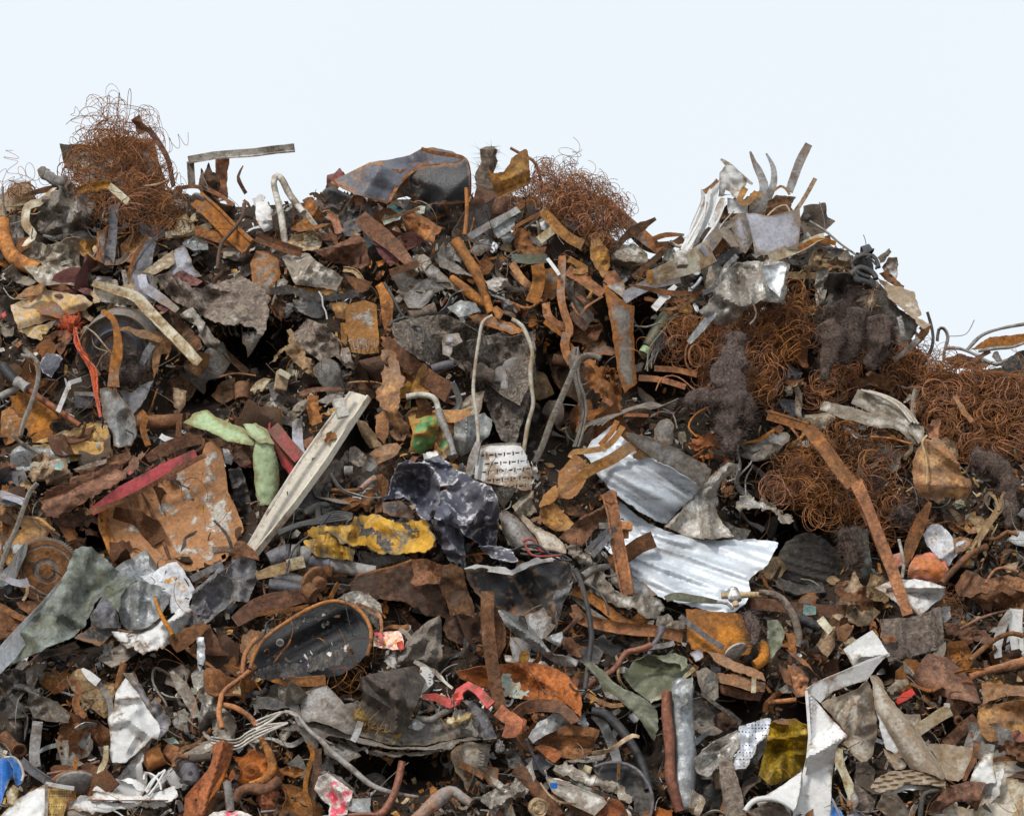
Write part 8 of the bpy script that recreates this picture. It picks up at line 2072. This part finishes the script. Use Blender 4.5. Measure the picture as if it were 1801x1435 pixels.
HUE = {'rust_brown': 'rust-brown','rust_orange': 'orange-rust','rust_ochre': 'ochre','rust_dark': 'dark brown','rust_grey': 'rust-flecked grey','grey_dull': 'dull grey',
       'white_dirty': 'dirty white','grey_dark': 'slate grey','mud': 'mud-brown','tan': 'tan','galvanised': 'zinc-grey','black_paint': 'black','grey_steel': 'steel-grey',
       'beige_sheet': 'beige','foil': 'silver','white_paint': 'white','soot': 'sooty','rust_bright': 'bright rust','wire_grey': 'grey','aluminium': 'bright silver',
       'grey_violet': 'lilac-grey','cream': 'cream','felt': 'shaggy brown','black_rubber': 'black rubber','maroon_felt': 'maroon','red_dull': 'dark red','green_grey': 'grey-green',
       'olive_plastic': 'olive','copper_pipe': 'copper-brown','red_rust': 'reddish rust'}
PLA = np.array([p[:3] for p in PLACED])
PLM = [p[3] for p in PLACED]
HXY = np.array([h[:2] for h in HEROES])
CUT = {'on','with','lying','leaning','hanging','beside','in','under','over','above','below','between','at','standing','behind','across','crossing','jutting',
       'sticking','draped','looping','pointing','bent','resting','edging','slanting','curving','falling','running','poking','sliding','rising','sweeping','reaching',
       'hung','folded','along','near','right','left','down','up','by','that','to','wedged','caught','tucked','straddling','drooping','closing','spreading','arched',
       'like','before','through','crowning','buried','peeping','propped','joined','spilling','topped','rolled','trailing','around','laying','arching','and','shaped','where','fanning'}
def short(s):
    w = s.split()
    for i,q in enumerate(w):
        if i >= 2 and (q in CUT):
            return ' '.join(w[:i])
    return ' '.join(w[:5])
cnt = {}
for h in HEROES:
    cnt[short(h[2])] = cnt.get(short(h[2]),0) + 1
SHORT = [short(h[2]) for h in HEROES]
GOOD = np.array([cnt[s] == 1 and 3 <= len(s.split()) <= 6 for s in SHORT])
USED = {}

def place_label(px,py,hue,size,noun):
    d = np.hypot(HXY[:,0] - px,HXY[:,1] - py) + np.where(GOOD,0,1e6)
    o = np.argsort(d)[:5]
    def rel(i):
        dx,dy = px - HXY[i,0],py - HXY[i,1]
        return 'over' if dy < -abs(dx) * .6 else 'under' if dy > abs(dx) * .6 else 'beside'
    def cap(s,n):
        return ' '.join(s.split()[:n])
    c = ['%s %s %s %s the %s' % (size,hue,noun,rel(i),SHORT[i]) for i in o[:2]]
    c += ['%s %s %s %s the %s, near the %s' % (size,hue,noun,rel(i),cap(SHORT[i],4),cap(SHORT[j],4)) for i in o[:3] for j in o if i != j]
    for s in c:
        if s not in USED and 4 <= len(s.split()) <= 16:
            USED[s] = 1
            return s
    return c[-1] if len(c[-1].split()) <= 16 else c[0]

def pick_mat(px,py,wire=False):
    if wire:
        return ('wire_grey','rust_brown','wire_grey','rust_dark','black_rubber')[FR.randint(5)]
    if FR.uniform() < .68:
        d = np.hypot(PLA[:,0] - px,PLA[:,1] - py)
        for i in np.argsort(d * FR.uniform(.4,1.6,len(d)))[:6]:
            if PLM[i] not in BAN and PLM[i] in HUE and PLM[i] != 'soot':
                return PLM[i]
    return PAL[FR.randint(len(PAL))]

CELL = 7.0
ZW,ZH = int(2100 / CELL),int(1800 / CELL)
def cells(P):
    q = np.asarray(P) - np.array(CAM_POS)
    d = q[:,1] * CP + q[:,2] * SP
    y = q[:,2] * CP - q[:,1] * SP
    i = ((PW / 2 + q[:,0] / d * FPX + 150) / CELL).astype(int).clip(0,ZW - 1)
    j = ((PH / 2 - y / d * FPX + 150) / CELL).astype(int).clip(0,ZH - 1)
    return i,j,d
def points(o,centres=True):
    me = o.data
    v = np.empty(len(me.vertices) * 3,np.float32)
    me.vertices.foreach_get('co',v)
    v = v.reshape(-1,3)
    if centres:
        c = np.empty(len(me.polygons) * 3,np.float32)
        me.polygons.foreach_get('center',c)
        v = np.concatenate([v,c.reshape(-1,3)])
    M = np.array(o.matrix_world)
    return v @ M[:3,:3].T + M[:3,3]
def front(ZB,o,**k):
    i,j,d = cells(points(o,**k))
    np.minimum.at(ZB,(i,j),d)
bpy.context.view_layer.update()
ZB = np.full((ZW,ZH),99.0)                                # how near the larger pieces come, cell by cell of the view
for o in list(SC.objects):
    if o.type == 'MESH' and not o.get('kind') and o.name.split('.')[0] not in ('spring_coil','wire'):
        front(ZB,o)
RING = np.array([[0,0,0],[1,0,0],[-1,0,0],[0,0,1],[0,0,-1]])
def covers(p,share,r=0):
    """would a scrap of radius r at p lie on top of one of the larger pieces?"""
    i,j,d = cells(np.array([p]) if not r else p + r * RING)
    return (d < ZB[i,j] + .02).any() and ZB[i,j].min() < 90 and FR.uniform() > share
def in_tangle(x,y):
    return any(inside(q,np.array([x]),np.array([y]))[0] for q in TANGLES)
def hollow(x,y,k=1.0):
    return any(((x - c[0]) / c[2]) ** 2 + ((y - c[1]) / c[3]) ** 2 < k for c in CAV)

fill = []
for name,(protos,num,(s0,s1),noun) in KINDS.items():
    k = 0
    while k < num * (7 if 'scrap' in name or 'off' in name else 4.5):
        px,py = FR.uniform(-70,1870),FR.uniform(250,1490)
        top = sil(px) - FR.uniform(0,20)
        if py < top or (1600 < px and py < 690 and FR.uniform() < .8):
            continue
        if (hollow(px,py,1.1) or in_tangle(px,py)) and FR.uniform() < .75:
            continue
        big = name == 'crumpled_scrap' and k % 2
        p = world_pts(px,py,float(mound_depth(px,py)) - (FR.uniform(-.03,.05) if big else FR.uniform(-.02,.16)))
        sc = s0 + (s1 - s0) * (FR.uniform(.35,1) if big else FR.uniform() ** 1.7)
        if big or FR.uniform() > .03:                        # slip it behind the larger pieces it would hide
            a,b,d = cells(p + sc * .7 * RING)
            z = ZB[a,b]
            z = (z[z < 90].mean() + z[z < 90].max()) / 2 + .02 + .2 * sc - d[0] if z.min() < 90 else 0
            if z > 0:
                p = world_pts(px,py,d[0] + z)
                if d[0] + z > float(mound_depth(px,py)) + .05:
                    k += .1
                    continue
        k += 1
        m = pick_mat(px,py,name == 'wire')
        o = bpy.data.objects.new(name,protos[FR.randint(len(protos))])
        COL.objects.link(o)
        o.location = p
        if name in ('sheet_offcut','crumpled_scrap'):
            q = Vector((FR.normal(0,.6),-.8 + FR.normal(0,.3),.6 + FR.normal(0,.5)))
            e = q.to_track_quat('Z','Y').to_matrix() @ Matrix.Rotation(FR.uniform(0,6.28),3,'Z')
            o.rotation_euler = e.to_euler()
        else:
            q = Vector((FR.normal(0,1),FR.normal(0,.35),FR.normal(0,.8)))
            o.rotation_euler = (q.to_track_quat('X','Z').to_matrix() @ Matrix.Rotation(FR.uniform(0,6.28),3,'X')).to_euler()
        o.scale = [sc] * 3
        o.material_slots[0].link = 'OBJECT'
        o.material_slots[0].material = MATS[m]
        fill.append((o,name,px,py,sc / s1,m,noun))

# what others bury completely is taken out again
bpy.context.view_layer.update()
ZA = ZB.copy()
for f in fill:
    front(ZA,f[0])
keep = {k: 0 for k in KINDS}
order,gone = list(range(len(fill))),[]
FR.shuffle(order)
for i in order:
    o,name,px,py,sz,m,noun = fill[i]
    a,b,d = cells(points(o,centres=False))
    if (d < ZA[a,b] + .012).mean() < .13 or keep[name] >= KINDS[name][1]:
        gone.append(o)
        continue
    keep[name] += 1
    size = ('tiny' if sz < .45 else 'small' if sz < .7 else 'narrow' if name in ('thin_strip','rod','wire') else 'ragged')
    tag(o,place_label(px,py,HUE.get(m,'brown'),size,noun),noun,{'offcut': 'loose offcuts of sheet in the heap','crumpled scrap': 'crumpled scraps in the heap','strip': 'loose strips in the heap','rod': 'loose rods in the heap',
        'wire': 'loose wires in the heap','pipe': 'loose pipe ends in the heap','lump': 'loose lumps in the heap'}[noun])
bpy.data.batch_remove(gone)

# ------------------------------------------------------------------ shredded fragments too small to tell apart
SM = ['rust_brown','rust_orange','rust_dark','grey_dull','white_dirty','soot','tan','mud','galvanised','rust_ochre','black_paint','foil','rust_bright','white_paint']
SI = {m: i for i,m in enumerate(SM)}
V,F,MI = [],[],[]
nf = 34000
X,Y = FR.uniform(-250,2050,nf),FR.uniform(300,1600,nf)
ok = Y > sil(X) - 6
X,Y = X[ok],Y[ok]
Dp = mound_depth(X,Y) - FR.uniform(-.04,.1,len(X))
P3 = world_pts(X,Y,Dp)
for i in range(len(X)):
    if covers(P3[i],.04) or hollow(X[i],Y[i],.9) and FR.uniform() < .75:
        continue
    l = FR.uniform(.008,.034)
    a = FR.normal(0,1,3); a /= np.linalg.norm(a)
    b = np.cross(a,FR.normal(0,1,3)); b /= np.linalg.norm(b)
    c = np.cross(a,b)
    w = l * FR.uniform(.15,.7)
    n0 = len(V)
    p = P3[i]
    V += [p - a * l - b * w * FR.uniform(.3,1),p - a * l * FR.uniform(.6,1) + b * w,p + c * w * FR.uniform(-.6,.6) - b * w,p + c * w * FR.uniform(-.6,.6) + b * w * FR.uniform(.6,1),
          p + a * l - b * w * FR.uniform(.1,1),p + a * l * FR.uniform(.6,1.1) + b * w * FR.uniform(.1,1)]
    F += [(n0,n0 + 2,n0 + 3,n0 + 1),(n0 + 2,n0 + 4,n0 + 5,n0 + 3)]
    if FR.uniform() < .45:
        q = SI.get(PLM[int(np.argmin(np.hypot(PLA[:,0] - X[i],PLA[:,1] - Y[i])))],FR.randint(8))
    else:
        q = (0,1,2,2,5,5,7,7,3,10,10,9,4,6,8,2)[FR.randint(16)]
    MI += [q,q]
me = bpy.data.meshes.new('shredded_fragments')
me.from_pydata(np.array(V).tolist(),[],F)
for m in SM:
    me.materials.append(MATS[m])
me.polygons.foreach_set('material_index',MI)
o = bpy.data.objects.new('shredded_fragments',me)
o['kind'] = 'stuff'
COL.objects.link(o)

# small crumpled scraps, real sheet shapes but past counting
LP = []
for i in range(12):
    v,f,_ = scrap_mesh(700 + i,1.6,.42)
    LP.append((np.asarray(v),f))
V,F,MI = [],[],[]
nv = k = 0
while k < 12000:
    x,y = FR.uniform(-150,1950),FR.uniform(300,1560)
    if y < sil(x) - 4:
        continue
    k += 1
    p = world_pts(x,y,float(mound_depth(x,y)) - FR.uniform(-.03,.08))
    if covers(p,.03,.02) or hollow(x,y,.9) and FR.uniform() < .75:
        continue
    v,f = LP[FR.randint(12)]
    R3 = np.array(Matrix.Rotation(FR.uniform(0,6.28),3,Vector(FR.normal(0,1,3)).normalized()))
    V.append((v * FR.uniform(.014,.04)) @ R3.T + p)
    F += [tuple(q + nv for q in g) for g in f]
    MI += [(SI.get(pick_mat(x,y),2) if FR.uniform() < .6 else (0,1,2,2,5,7,7,3,10,9)[FR.randint(10)])] * len(f)
    nv += len(v)
me = bpy.data.meshes.new('small_scrap_litter')
me.from_pydata(np.concatenate(V).tolist(),[],F)
for m in SM:
    me.materials.append(MATS[m])
me.polygons.foreach_set('material_index',MI)
o = bpy.data.objects.new('small_scrap_litter',me)
o['kind'] = 'stuff'
COL.objects.link(o)

def anywhere(r):
    while True:
        x,y = r.uniform(-60,1860),r.uniform(340,1480)
        if y > sil(x):
            return world_pts(x,y,float(mound_depth(x,y)) - r.uniform(.02,.2))
curly(170,anywhere,26,7,.0022,'wire_grey',None,'wire_litter',81)
curly(230,anywhere,26,9,.002,'wire_rust',None,'rusty_wire_litter',82)
